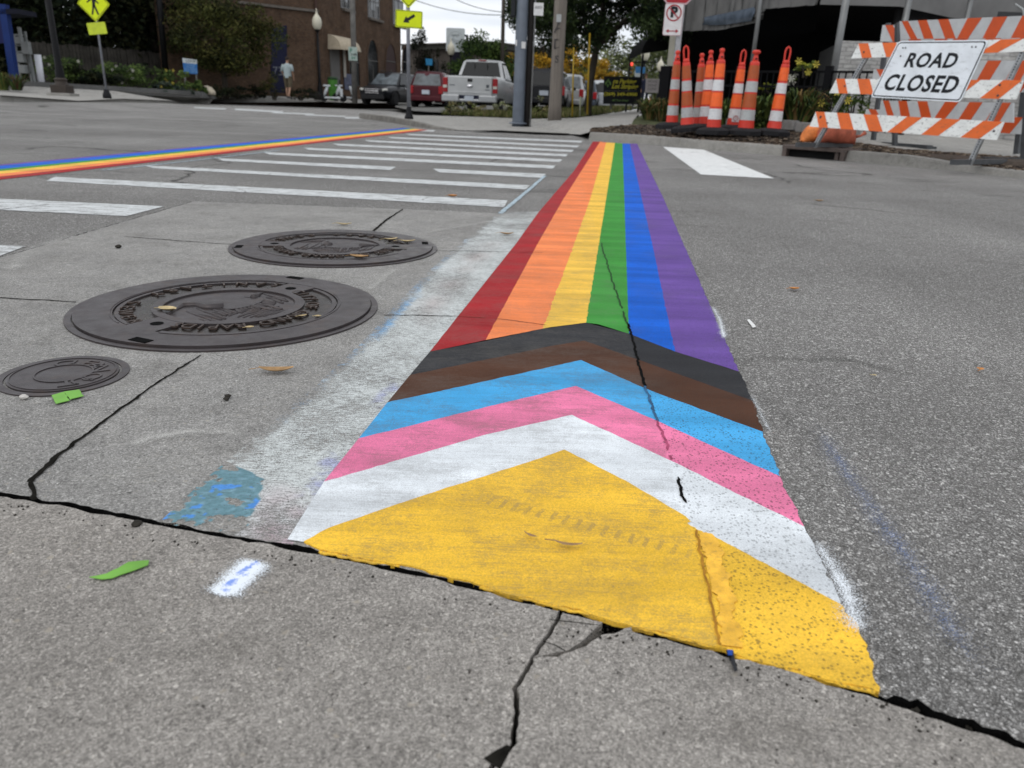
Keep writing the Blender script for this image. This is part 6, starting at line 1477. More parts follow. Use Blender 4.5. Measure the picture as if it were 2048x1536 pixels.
def suv(lab, p, rz, c, L_=4.6, hw=.90, h=1.68, seat=False, group='cars parked in the lot', front=True, rearglass=None, cat='car'):
    t = thing('parked_car', lab, cat, p, rz, group); m = c
    st = [(0, .84, .45, .98), (.10, .95, .36, 1.02), (.5, 1, .26, 1.04), (1.2, 1, .24, 1.04), (2.6, 1, .24, 1.02), (L_-1.25, 1, .24, 1.0), (L_-.7, .98, .26, .96), (L_-.25, .93, .34, .88), (L_-.05, .82, .42, .76), (L_, .74, .46, .70)]
    b = MB(); rows = [[Vector((x, y, z)) for x, z in sect(hw*k, zb, zt)] for y, k, zb, zt in st]; b.grid(rows, 0, True); b.add(rows[0], [tuple(range(13))]); b.add(rows[-1], [tuple(range(12, -1, -1))])
    b.box((0, L_/2, .22), (hw*1.7, L_*.9, .12), 1); b.build('body', [m, M_TRIMB], t, sub=1)
    # greenhouse: roof line and its glass
    rw = hw*.70; bw = hw*.93; y0, y1, y2, y3 = .12, .42, L_-2.05, L_-1.28; zb = 1.0
    if seat: y0, y1 = .35, 1.0
    def sec(y, wd, z): return [Vector((-bw, y, zb)), Vector((-wd-.03, y, z-.10)), Vector((-wd+.06, y, z-.02)), Vector((0, y, z+.01)), Vector((wd-.06, y, z-.02)), Vector((wd+.03, y, z-.10)), Vector((bw, y, zb))]
    rows = [[Vector((x, y0, zb)) for x in (-bw, -bw*.9, -bw*.5, 0, bw*.5, bw*.9, bw)], sec(y1, rw, h-.03), sec((y1+y2)/2, rw, h), sec(y2, rw, h-.03), [Vector((x, y3, zb-.01)) for x in (-bw, -bw*.9, -bw*.5, 0, bw*.5, bw*.9, bw)]]
    b = MB(); b.grid(rows, 0, True); b.build('cabin', m, t)
    def pane(name, q, gm): b = MB(); n = (q[1]-q[0]).cross(q[3]-q[0]).normalized(); b.add([v+n*.012 for v in q], [tuple(range(len(q)))]); return b.build(name, gm, t)
    fr = lambda a, bb, f: a.lerp(bb, f)
    # rear window
    A, B_, C, D = Vector((-bw*.86, y0, zb)), Vector((bw*.86, y0, zb)), Vector((rw*.92, y1, h-.06)), Vector((-rw*.92, y1, h-.06))
    pane('rear_window', [fr(A, D, .08), fr(B_, C, .08), fr(B_, C, .88), fr(A, D, .88)], rearglass or M_CGL)
    A, B_, C, D = Vector((bw*.9, y3, zb)), Vector((-bw*.9, y3, zb)), Vector((-rw*.95, y2, h-.05)), Vector((rw*.95, y2, h-.05))
    pane('windshield', [fr(A, D, .06), fr(B_, C, .06), fr(B_, C, .92), fr(A, D, .92)], M_CGR if front else M_CGL)
    for s_ in (-1, 1):
        ys = [(y0+.35, y1+.30, y1+.75, y1+.75), (y1+.85, y1+.85, (y1+y2)/2+.35, (y1+y2)/2+.35), ((y1+y2)/2+.45, (y1+y2)/2+.45, y2+.05, y3-.25)]
        for (ya, yb, yc, yd) in ys:
            pa = lambda y, f: Vector((s_*((bw)*(1-f)+(rw+.03)*f+.004), y, zb*(1-f)+(h-.10)*f))
            q = [pa(ya, .07), pa(yb, .9), pa(yc, .9), pa(yd, .07)]
            if s_ < 0: q = q[::-1]
            pane('side_window', q[::-1] if False else [q[0], q[3], q[2], q[1]], M_CGL)
        b = MB(); b.box((s_*(hw+.10), y3-.35, 1.02), (.18, .10, .13)); b.build('mirror', m, t, .02)
        b = MB(); b.box((s_*hw*.82, .02, .86), (.20, .14, .34)); b.build('tail_light', M_TLAMP, t, .02)
        b = MB(); b.tube([(s_*hw*.60, L_-.06, .73), (s_*hw*.84, L_-.22, .76)], [.075, .085], 10); b.build('headlight', M_HLAMP, t)
        for y in (1.55, 2.55): b = MB(); b.box((s_*(hw+.005), y, .88), (.03, .16, .03)); b.build('door_handle', M_CHR, t)
        b = MB(); b.tube([(s_*rw*.9, y1+.1, h+.02), (s_*rw*.9, y1+.2, h+.05), (s_*rw*.9, y2-.2, h+.05), (s_*rw*.9, y2-.1, h+.0)], .02, 6); b.build('roof_rail', M_TRIMB, t)
    b = MB(); b.box((0, -.01, .48), (hw*1.75, .14, .22)); b.build('rear_bumper', m, t, .03)
    b = MB(); b.box((0, -.03, .76), (.36, .12, .18)); b.build('number_plate', M_PLATE, t)
    b = MB(); b.box((0, L_-.02, .69), (hw*.92, .10, .17), 0); b.build('grille', M_TRIMB, t, .02)
    b = MB(); b.box((0, L_+.03, .69), (hw*.85, .04, .035)); b.box((0, L_+.03, .78), (hw*.92, .04, .02)); b.box((0, L_+.03, .60), (hw*.8, .04, .02)); b.build('grille_bar', M_CHR, t, .008)
    b = MB(); b.box((0, L_-.04, .40), (hw*1.45, .12, .20)); b.build('front_bumper', M_TRIMB, t, .03)
    add_wheels(t, (.85, L_-.88), hw, .35); return t
HD = R(-7.5)
def ground_at(px, py, d): return P(px, py, d)
M_RED_C = car_paint('dark_red_paint', (.065, .005, .010)); M_BLK_C = car_paint('black_car_paint', (.006, .0065, .009), .3, 0); M_SIL_C = car_paint('silver_paint', (.42, .43, .435), .35, .3); M_WHT_C = car_paint('white_car_paint', (.50, .52, .54), .3, 0); M_NAV_C = car_paint('slate_paint', (.07, .085, .11))
p = P(745, 210.5, 38.6); sv_ = suv('black sport utility car parked facing the viewer in front of the brick building', (0, 0, 0), 0, M_BLK_C, group=None, rearglass=M_CGL)
rot = HD+math.pi-R(9); L_ = 4.6; sv_.rotation_euler = (0, 0, rot); sv_.location = p-Vector((-math.sin(rot)*L_, math.cos(rot)*L_, 0))
p = P(852, 218.5, 35.5); suv('dark red hatchback car seen from behind, left of the silver pickup', p, HD, M_RED_C, L_=4.3, hw=.86, h=1.70, group=None, rearglass=M_CGR)
p = P(1086, 226, 30.5); suv('dark car between the steel pole and the wooden pole', p, HD, M_BLK_C, L_=4.6, h=1.72)
p = P(1128, 225.5, 34.5); suv('silver car with a red tail light, right of the wooden pole', p, HD, M_SIL_C, L_=4.5, h=1.7, rearglass=M_CGR)
p = P(1160, 224.5, 40.5); suv('slate blue car behind the shorter yellow guard', p, HD, M_NAV_C, L_=4.5, h=1.65)
p = P(1192, 224.5, 42.5); suv('white car parked left of the black parking sign', p, HD, M_WHT_C, L_=4.5, h=1.72)
# --- silver pickup
p = P(938, 227.5, 26.4); t = thing('pickup_truck', 'silver pickup truck seen from behind with its tailgate closed', 'pickup truck', p, HD)
hw, L_ = .98, 5.7
b = MB()
st = [(.16, .98, .50, 1.24), (.6, 1, .48, 1.25), (2.0, 1, .46, 1.25), (2.05, 1, .40, 1.18), (4.1, 1, .40, 1.16), (4.6, .99, .42, 1.14), (5.4, .94, .46, 1.08), (5.65, .86, .5, .98)]
def psec(y, k, zb, zt): w_ = hw*k; return [Vector((x, y, z)) for x, z in ((-w_*.92, zb), (-w_*1.0, zb+.1), (-w_, zt-.35), (-w_*.97, zt-.05), (-w_*.93, zt), (w_*.93, zt), (w_*.97, zt-.05), (w_, zt-.35), (w_*1.0, zb+.1), (w_*.92, zb))]
for a in (st[:3], st[3:]):
    rows = [psec(*q) for q in a]; b.grid(rows, 0, True); b.add(rows[0], [tuple(range(10))]); b.add(rows[-1], [tuple(range(9, -1, -1))])
b.box((0, 1.1, 1.255), (1.62, 1.75, .012), 1); b.box((0, 2.8, .42), (1.6, 4.9, .2), 1); b.build('body', [M_SIL_C, M_TRIMB], t)
b = MB(); b.box((0, .12, .89), (1.58, .09, .66)); tg = b.build('tailgate', M_SIL_C, t, .03)
b = MB(); b.box((0, .075, .70), (1.5, .02, .05)); b.build('crease', M_SIL_C, tg, .01)
b = MB(); b.box((0, .068, 1.10), (.17, .03, .10)); b.build('handle', M_TRIMB, tg, .01)
b = MB(); b.lathe([(.09, 0), (.085, .02), (.01, .025)], 18, 0, True, Matrix.Translation((0, .075, .905)) @ FACE @ Matrix.Diagonal((1.25, .62, 1, 1))); b.build('badge', M_CHR, tg)
b = MB(); b.box((.63, .072, .92), (.10, .01, .10), 0, 0, None); b.box((.63, .072, .80), (.18, .01, .025)); b.build('emblem', plain('emblem_dark', (.07, .08, .09), .4), tg)
b = MB(); b.box((-.63, .072, .93), (.20, .01, .025)); b.build('emblem', bpy.data.materials['emblem_dark'], tg)
for s_ in (-1, 1):
    b = MB(); b.box((s_*.885, .14, .93), (.17, .10, .48)); tl = b.build('tail_light', M_TLAMP, t, .02); b = MB(); b.box((s_*.885, .085, .88), (.14, .02, .09)); b.build('reversing_lens', M_HLAMP, tl)
b = MB(); b.box((-.66, .0, .50), (.62, .22, .22)); b.box((.66, .0, .50), (.62, .22, .22)); b.box((0, .03, .44), (1.0, .16, .10)); b.build('rear_bumper', plain('satin_bumper', (.36, .37, .38), .35, .6, .1, 5), t, .03)
b = MB(); b.box((0, .02, .53), (.74, .12, .16)); b.build('plate_recess', plain('bumper_navy', (.01, .012, .03), .4), t); b = MB(); b.box((0, -.05, .51), (.32, .02, .16)); b.build('number_plate', M_PLATE, t)
rows = [[Vector((x, 2.1, 1.17)) for x in (-.9, -.8, 0, .8, .9)], [Vector((-.72, 2.42, 1.80)), Vector((-.62, 2.42, 1.87)), Vector((0, 2.42, 1.90)), Vector((.62, 2.42, 1.87)), Vector((.72, 2.42, 1.80))], [Vector((-.72, 3.3, 1.82)), Vector((-.62, 3.3, 1.89)), Vector((0, 3.3, 1.92)), Vector((.62, 3.3, 1.89)), Vector((.72, 3.3, 1.82))], [Vector((x, 4.15, 1.16)) for x in (-.9, -.8, 0, .8, .9)]]
b = MB(); b.grid(rows, 0, True); b.build('cab', M_SIL_C, t)
def pane2(name, q, gm, par): b = MB(); b.add(q, [tuple(range(len(q)))]); return b.build(name, gm, par)
rwn = pane2('rear_window', [Vector((-.76, 2.09, 1.24)), Vector((.76, 2.09, 1.24)), Vector((.60, 2.34, 1.80)), Vector((-.60, 2.34, 1.80))], M_CGL, t)
b = MB(); b.box((-.26, 2.23, 1.52), (.02, .02, .5)); b.box((.22, 2.23, 1.52), (.02, .02, .5)); b.build('divider', M_TRIMB, rwn)
b = MB(); b.box((0, 2.40, 1.865), (.3, .04, .03)); b.build('brake_light', M_TLAMP, t)
for s_ in (-1, 1):
    pa = lambda y, f: Vector((s_*(.90*(1-f)+.72*f+.012), y, 1.17*(1-f)+1.80*f))
    for (ya, yb, yc, yd) in ((2.4, 2.55, 2.95, 2.95), (3.02, 3.02, 3.35, 3.9)): q = [pa(ya, .08), pa(yd, .08), pa(yc, .9), pa(yb, .9)]; pane2('side_window', q if s_ > 0 else q[::-1], M_CGL, t)
    b = MB(); b.box((s_*1.1, 3.75, 1.25), (.2, .12, .2)); b.build('mirror', M_TRIMB, t, .02)
    b = MB(); b.box((s_*.96, 3.1, .98), (.03, .2, .04)); b.build('door_handle', M_CHR, t)
b = MB(); b.box((0, 1.05, .36), (.5, 1.2, .16)); b.tube([(-.8, 1.05, .38), (.8, 1.05, .38)], .08, 8); b.build('axle', M_TRIMB, t)
add_wheels(t, (1.1, 4.65), .95, .40)

# ================================================================ PEOPLE
def skin_body(name, joints, edges, m, parent, sub=2):
    me = bpy.data.meshes.new(name); me.from_pydata([j[0] for j in joints], edges, []); o = bpy.data.objects.new(name, me); COL.objects.link(o); o.parent = parent
    sk = o.modifiers.new('skin', 'SKIN'); sk.use_smooth_shade = True
    for i, j in enumerate(joints):
        r = j[1]; me.skin_vertices[0].data[i].radius = (r, r) if not hasattr(r, '__len__') else r
    me.skin_vertices[0].data[0].use_root = True
    ss = o.modifiers.new('sub', 'SUBSURF'); ss.levels = sub; ss.render_levels = sub
    me.materials.append(m); return o
M_SKIN = plain('skin', (.32, .19, .13), .6, 0, .08, 8)
def person(lab, p, rz, H, shirt, shorts, hair, stride=.16, long=False, arm=.1, cap=None, shoe=None):
    t = thing('person', lab, 'person', p, rz); k = H/1.78; s = stride
    J = [((0, 0, .95), (.13, .10)), ((0, 0, 1.12), (.125, .09)), ((0, .01, 1.34), (.155, .10)), ((0, .02, 1.47), (.085, .07)), ((0, .035, 1.54), (.050, .052)), ((0, .05, 1.60), (.058, .066)), ((0, .055, 1.68), (.070, .086)), ((0, .05, 1.745), (.055, .068)),
         ((-.10, 0, .90), .088), ((-.11, s*.5, .50), .058), ((-.11, s*.4-.02, .30), .052), ((-.115, s*.9-.05, .09), .036), ((-.125, s*.9+.10, .035), .034),
         ((.10, 0, .90), .088), ((.11, -s*.3, .50), .058), ((.11, -s*.9, .30), .052), ((.115, -s*1.5, .11), .036), ((.125, -s*1.5+.14, .035), .034),
         ((-.19, .01, 1.42), .055), ((-.255, -.02, 1.17), .042), ((-.235, arm, .96), .033), ((-.225, arm+.05, .88), (.038, .018)),
         ((.19, .01, 1.42), .055), ((.255, -.03, 1.17), .042), ((.235, arm*.5+.02, .95), .033), ((.225, arm*.5+.06, .87), (.038, .018))]
    E_ = [(0, 1), (1, 2), (2, 3), (3, 4), (4, 5), (5, 6), (6, 7), (0, 8), (8, 9), (9, 10), (10, 11), (11, 12), (0, 13), (13, 14), (14, 15), (15, 16), (16, 17), (2, 18), (18, 19), (19, 20), (20, 21), (2, 22), (22, 23), (23, 24), (24, 25)]
    n0 = 21
    for w_ in (21, 25):
        x, y, z = J[w_][0]; sg = -1 if x < 0 else 1
        for f, (dx, ln) in enumerate(((-.028, .075), (-.010, .088), (.009, .084), (.026, .066))):
            a = len(J); J.append(((x+dx*.5, y+dx+.01, z-.045), .0095)); J.append(((x+dx*.5-sg*.012, y+dx+.018, z-.045-ln*.55), .0085)); E_ += [(w_, a), (a, a+1)]
        a = len(J); J.append(((x-sg*.02, y+.045, z-.02), .011)); J.append(((x-sg*.028, y+.06, z-.055), .009)); E_ += [(w_, a), (a, a+1)]
    J = [(tuple(c*k for c in j[0]), j[1]) for j in J]
    body = skin_body('body', J, E_, M_SKIN, t)
    # face and ears
    b = MB(); b.tube([(0, .125*k, 1.675*k), (0, .155*k, 1.645*k), (0, .13*k, 1.64*k)], [.008, .014, .010], 6)
    for s_ in (-1, 1): b.lathe([(.018, -.006), (.022, .0), (.012, .008)], 8, 0, True, Matrix.Translation((s_*.073*k, .045*k, 1.665*k)) @ Matrix.Rotation(R(90), 4, 'Y'))
    b.build('face', M_SKIN, t)
    # clothes as shells round the body
    def loft(name, secs, m):
        rows = [[Vector((cx+rx*math.cos(a), cy+ry*math.sin(a), z))*k for a in [2*math.pi*i/16 for i in range(16)]] for cx, cy, z, rx, ry in secs]
        b = MB(); b.grid(rows, 0, True, close=True); return b.v, b.f
    b = MB()
    for secs in ([(0, .0, .88, .185, .135), (0, .0, .95, .185, .135), (0, 0, 1.12, .175, .125), (0, .01, 1.32, .205, .135), (0, .015, 1.42, .195, .12), (0, .025, 1.49, .10, .085), (0, .03, 1.51, .075, .07)],):
        v, f = loft('s', secs, shirt); b.add(v, f, 0, True)
    for sg in (-1, 1):
        pts = [Vector(c)*k for c in ((sg*.16, .01, 1.43), (sg*.215, 0, 1.34), (sg*.257, -.02, 1.17))]+([Vector(c)*k for c in ((sg*.245, arm*.6, 1.04), (sg*.236, arm, .965))] if long else [])
        b.tube(pts, [.085*k, .078*k, .066*k]+([.055*k, .048*k] if long else []), 12)
    b.build('jacket' if long else 'shirt', shirt, t)
    b = MB()
    for sg, a in ((-1, 9), (1, 14)):
        kx, ky, kz = [c/k for c in J[a][0]]; lo = .42 if not long else .12
        fx, fy, fz = [c/k for c in J[a+2][0]]
        secs = [(sg*.085, 0, .96, .115, .125), (sg*.10, .0, .86, .105, .118), (kx, ky*.6, .66, .092, .10), (kx, ky, .48, .080, .088)]
        if long: secs += [(kx, (ky+fy)/2, .3, .07, .078), (fx, fy, .12, .062, .07)]
        v, f = loft('p', secs, shorts); b.add(v, f, 0, True)
    b.build('trousers' if long else 'shorts', shorts, t)
    for a in (11, 16):
        x, y, z = J[a][0]; b = MB(); b.tube([(x, y-.05, .045), (x, y+.03, .055), (x*1.03, y+.13, .04), (x*1.05, y+.20, .03)], [.042, .046, .044, .028], 8); b.build('shoe', shoe or M_TRIMB, t)
    b = MB(); b.lathe([(.078, -.05), (.088, .0), (.086, .045), (.062, .085), (.02, .10)], 14, 0, True, Matrix.Translation((0, .045*k, 1.70*k)) @ Matrix.Diagonal((.92, 1.12, 1, 1))); 
    if cap: b.box((0, .16*k, 1.70*k), (.13, .12, .015))
    b.build('cap' if cap else 'hair', hair, t)
    return t
person('person in a pale blue grey shirt and olive shorts walking away along the brick building', P(578, 196.5, 35.5), R(-8), 1.80, plain('pale_shirt', (.30, .36, .37), .8, 0, .12, 8), plain('olive_shorts', (.085, .07, .045), .85, 0, .15, 8), plain('dark_hair', (.03, .022, .018), .8), .17, False, .16, None, plain('shoe_grey', (.06, .06, .06), .7))
person('person in dark navy clothes standing behind the right edge of the black parking sign', P(1287, 214.5, 42), R(170), 1.74, plain('navy_jacket', (.012, .016, .035), .8, 0, .2, 8), plain('navy_trousers', (.014, .016, .028), .85), plain('brown_hair', (.07, .04, .028), .8), .05, True, .1)
# ================================================================ VEGETATION
def leaf_mat(name, c, var=.5):  # uneven leaf green
    t = NT(name); v = t.pos(); f = t.ramp(t.noise(v, 2.5, 3), [(.3, 1-var), (.7, 1+var)]); c2 = t.mix(1, c, f, 'MULTIPLY'); t.base(c2, .75, 0, .1); return t.mat
def leaves(b, clumps, n, size, mats, rng, droop=0.0, aspect=.5, hang=0.0):
    """leaf-sized folded faces scattered through clumps (centre, radii)"""
    wts = np.array([c[1][0]*c[1][1]*c[1][2] for c in clumps])**.62; wts /= wts.sum()
    for (c, r), wgt in zip(clumps, wts):
        base_m = rng.choice(range(mats))
        for _ in range(max(4, int(n*wgt))):
            d = Vector((rng.gauss(0, 1), rng.gauss(0, 1), rng.gauss(0, 1))).normalized()*(rng.random()**.45)
            p = Vector((c[0]+d.x*r[0], c[1]+d.y*r[1], c[2]+d.z*r[2]-hang*abs(d.x*d.x+d.y*d.y)))
            s = size*rng.uniform(.6, 1.4); u = Vector((rng.gauss(0, 1), rng.gauss(0, 1), rng.gauss(0, .6)-droop)).normalized()
            v = u.cross(Vector((rng.gauss(0, 1), rng.gauss(0, 1), rng.gauss(0, 1)))).normalized()*aspect
            k = len(b.v); b.v += [tuple(p-u*s*.5), tuple(p+v*s*.5), tuple(p+u*s*.5), tuple(p-v*s*.5)]
            b.f.append([k, k+1, k+2, k+3]); b.m.append(base_m if rng.random() < .7 else rng.randrange(mats)); b.s.append(False)
def crown_clumps(rng, R3, n, lo=0.0, shell=.55, cr=.32):
    out = []
    for _ in range(n):
        d = Vector((rng.gauss(0, 1), rng.gauss(0, 1), rng.gauss(0, 1))).normalized(); d *= shell+(1-shell)*rng.random()
        if d.z < lo: d.z = lo+.2*rng.random()*abs(d.z)
        k = cr*rng.uniform(.6, 1.3); out.append(((d.x*R3[0], d.y*R3[1], d.z*R3[2]), (R3[0]*k, R3[1]*k, R3[2]*k*.8)))
    return out
M_BARK = plain('bark', (.045, .038, .030), .9, 0, .35, 5, .8)
def tree(lab, base, h_c, R3, n, size, cols, seed, trunk_r=.14, clumps=34, lean=(0, 0), droop=.2, hang=0.0, name='tree', group=None, cat='tree', lo=-.7, aspect=.5, shell=.5, cr=.32):
    rng = random.Random(seed); t = thing(name, lab, cat, base, 0, group)
    b = MB(); top_ = Vector((lean[0], lean[1], h_c)); b.tube([(0, 0, -.2), (lean[0]*.2, 0, h_c*.35), (lean[0]*.6, 0, h_c*.7), top_+Vector((0, 0, R3[2]*.4))], [trunk_r*1.25, trunk_r, trunk_r*.75, trunk_r*.2], 9)
    cl = crown_clumps(rng, R3, clumps, lo, shell, cr)
    for (c, r) in cl[:12]:
        a = Vector((lean[0]*.5, 0, h_c*rng.uniform(.55, .85))); e = top_+Vector(c); b.tube([a, a.lerp(e, .5)+Vector((0, 0, .15*R3[2])), e], [trunk_r*.42, trunk_r*.26, .012], 5)
    b.build('trunk', M_BARK, t)
    b = MB(); leaves(b, [(Vector(c)+top_, r) for c, r in cl], n, size, len(cols), rng, droop, aspect, hang); b.build('crown', cols, t); return t
def shrub(lab, base, R3, n, size, cols, seed, name='shrub', group=None, flowers=None, clumps=16, cat='shrub', droop=0.0, aspect=.5, stems=7):
    rng = random.Random(seed); t = thing(name, lab, cat, base, 0, group)
    cl = [((c[0], c[1], c[2]+R3[2]*.9), r) for c, r in crown_clumps(rng, R3, clumps, -.75, .4, .38)]
    b = MB()
    for c, r in cl[:stems]: b.tube([(rng.uniform(-.1, .1), rng.uniform(-.1, .1), -.05), (c[0]*.5, c[1]*.5, c[2]*.5), c], [.022, .016, .006], 5)
    b.build('stems', M_BARK, t)
    b = MB(); leaves(b, cl, n, size, len(cols), rng, droop, aspect); b.build('foliage', cols, t)
    if flowers:
        fm, k = flowers
        for _ in range(k):
            c, r = rng.choice(cl); b = MB(); p = Vector(c)+Vector((rng.gauss(0, r[0]*.5), -abs(r[1])*.9, rng.uniform(.2, .9)*r[2]))
            for q in range(6): a = q*1.047; b.add([p, p+Vector((math.cos(a-.3)*.05, -.02, math.sin(a-.3)*.05)), p+Vector((math.cos(a)*.075, -.01, math.sin(a)*.075)), p+Vector((math.cos(a+.3)*.05, -.02, math.sin(a+.3)*.05))], [(0, 1, 2, 3)])
            b.build('flower', fm, t)
    return t
def blades(lab, base, n, h, spread, cols, seed, name='ornamental_grass', group=None, wd=.014):
    rng = random.Random(seed); t = None; b = MB()
    for _ in range(n):
        a = rng.random()*6.283; r0 = rng.random()*spread*.35; L_ = h*rng.uniform(.55, 1.15); out = spread*rng.uniform(.3, 1.2); d = Vector((math.cos(a), math.sin(a), 0)); q = Vector((-d.y, d.x, 0))*wd*rng.uniform(.6, 1.3); p0 = d*r0
        pts = [p0, p0+d*out*.3+Vector((0, 0, L_*.6)), p0+d*out*.65+Vector((0, 0, L_*.95)), p0+d*out+Vector((0, 0, L_*(.8 if rng.random() < .5 else 1.05)))]
        k = len(b.v); 
        for i, p in enumerate(pts): ww = [1, .9, .6, .1][i]; b.v += [tuple(p-q*ww), tuple(p+q*ww)]
        m = rng.randrange(len(cols))
        for i in range(3): b.f.append([k+2*i, k+2*i+1, k+2*i+3, k+2*i+2]); b.m.append(m); b.s.append(False)
    return tag(b.build(name, cols, None, 0, base), lab, 'plant', group)
LM = leaf_mat
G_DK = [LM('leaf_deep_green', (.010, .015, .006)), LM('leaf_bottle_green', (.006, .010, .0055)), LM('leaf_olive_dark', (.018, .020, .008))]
G_OL = [LM('leaf_olive', (.062, .068, .018)), LM('leaf_moss', (.036, .044, .013)), LM('leaf_bronze', (.056, .054, .016)), LM('leaf_umber_green', (.022, .026, .010))]
G_MD = [LM('leaf_mid_green', (.060, .095, .026)), LM('leaf_fresh_green', (.095, .14, .038)), LM('leaf_dark_green', (.032, .055, .018))]  # the darkest of the three greens is mixed in at random
G_LO = [LM('leaf_locust', (.022, .036, .015)), LM('leaf_locust_light', (.040, .060, .022)), LM('leaf_locust_dark', (.010, .018, .009))]
G_FR = [LM('leaf_poplar', (.042, .075, .018)), LM('leaf_poplar_light', (.075, .115, .028)), LM('leaf_poplar_dark', (.020, .036, .012))]
G_YL = [LM('leaf_autumn_gold', (.42, .24, .020)), LM('leaf_autumn_orange', (.30, .17, .02)), LM('leaf_autumn_olive', (.17, .15, .025))]
G_FAR = [LM('leaf_distant', (.095, .115, .045)), LM('leaf_distant_dark', (.050, .065, .028)), LM('leaf_distant_light', (.16, .18, .075))]
G_BLU = [LM('leaf_blue_grey', (.055, .075, .062)), LM('leaf_sage', (.080, .10, .075))]
def gz(px, py, d): return P(px, py, d)
# shaded trees behind the wooden fence
for k, (px, d, hc, rad, lab) in enumerate([
    (-30, 36, 5.0, (4.2, 3.2, 4.6), 'dark shaded tree at the left picture edge, behind the blue post'),
    (95, 37, 5.4, (4.0, 3.2, 4.8), 'dark shaded tree behind the tall black lamp post'),
    (215, 38.5, 5.6, (3.8, 3.2, 4.8), 'dark shaded tree behind the walking figure sign'),
    (320, 40, 5.8, (3.8, 3.0, 5.0), 'dark shaded tree behind the dark post'),
    (395, 41.5, 4.6, (2.6, 2.2, 3.6), 'dark shaded tree between the dark post and the big spreading shrub')]):
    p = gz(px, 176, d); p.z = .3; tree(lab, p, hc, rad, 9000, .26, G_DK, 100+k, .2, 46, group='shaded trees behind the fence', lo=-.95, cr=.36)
# added backdrop of dense hedge so that the shade behind the trees stays closed
for k, (px, d) in enumerate([(-60, 47), (60, 48), (170, 49), (290, 50)]):
    p = gz(px, 170, d); p.z = .2; shrub(['added dark hedge backing behind the blue post', 'added dark hedge backing behind the tall black lamp post', 'added dark hedge backing right of the walking figure sign', 'added dark hedge backing behind the dark post'][k], p, (4.2, 2.0, 3.4), 7000, .34, G_DK, 200+k, 'hedge', 'added hedge backing behind the fence', None, 40, 'hedge')
# big spreading shrub before the brick building
p = gz(452, 190, 38.0); tree('big spreading olive green tree before the brick side wall, its crown reaching low', p, 2.55, (2.75, 2.0, 2.1), 15000, .15, G_OL, 31, .13, 60, lo=-.55, droop=.5, cr=.30, name='spreading_tree')
# flower bed
FL = plain('white_petal', (.55, .54, .48), .7); YFL = plain('yellow_petal', (.5, .42, .08), .7)
bed = [(118, 160, 30.6, (.9, .6, .75), G_MD, 'green shrub with white blooms right of the white bollard', (FL, 6)),
       (150, 165, 30.8, (.8, .6, .62), G_DK, 'dark green rounded shrub behind the tall lamp post base', None),
       (172, 165, 31.2, (.9, .6, .55), G_MD, 'leafy low shrub between the lamp post and the crossing sign pole', None),
       (240, 170, 31.8, (.9, .6, .70), G_MD, 'green shrub with white blooms right of the crossing sign pole', (FL, 7)),
       (205, 172, 31.2, (.8, .5, .5), G_DK, 'dark shrub just behind the crossing sign pole', None),
       (290, 175, 32.6, (.9, .6, .75), G_MD, 'mid green shrub in the middle of the flower bed', (FL, 3)),
       (352, 180, 33.6, (.8, .6, .72), G_MD, 'yellow tipped shrub left of the blue property sign', (YFL, 8)),
       (330, 184, 33.2, (.7, .5, .42), G_BLU, 'low blue grey shrub below the yellow tipped one', None),
       (362, 187, 33.9, (.6, .4, .38), G_BLU, 'small blue grey shrub at the foot of the property sign', None),
       (398, 185, 34.9, (.45, .4, .45), G_MD, 'small yellow green plant right of the property sign', (YFL, 2))]
for k, (px, py, d, r3, cols, lab, fl) in enumerate(bed):
    shrub(lab, gz(px, py+6, d), (r3[0], r3[1], r3[2]*.74), 1500, .10, cols, 300+k, 'garden_shrub', 'shrubs of the flower bed', fl)
for k, (px, py, d, lab) in enumerate([(440, 196, 36.5, 'low dark ground plant right of the boulder'), (475, 196, 37.5, 'low dark ground plant under the spreading tree'), (512, 196, 38.5, 'low dark plant left of the walking person'), (548, 198, 38.5, 'tall dark plant just left of the walking person'), (603, 199, 39.0, 'low plant right of the walking person')]):
    shrub(lab, gz(px, py, d), (.75, .5, .32+.3*(k == 3)), 800, .10, G_DK if k != 3 else G_OL, 330+k, 'ground_plant', 'low plants under the spreading tree')
blades('yellow green grass clump at the left picture edge', gz(8, 181, 26.8), 160, .55, .55, [G_MD[1], G_MD[0], LM('blade_yellow', (.20, .19, .05))], 350, group='grass clumps by the blue post')
blades('grass clump with reddish blades beside the meter stand', gz(34, 181, 26.6), 150, .50, .5, [LM('blade_red', (.10, .045, .03)), G_MD[2], G_MD[0]], 351, group='grass clumps by the blue post')
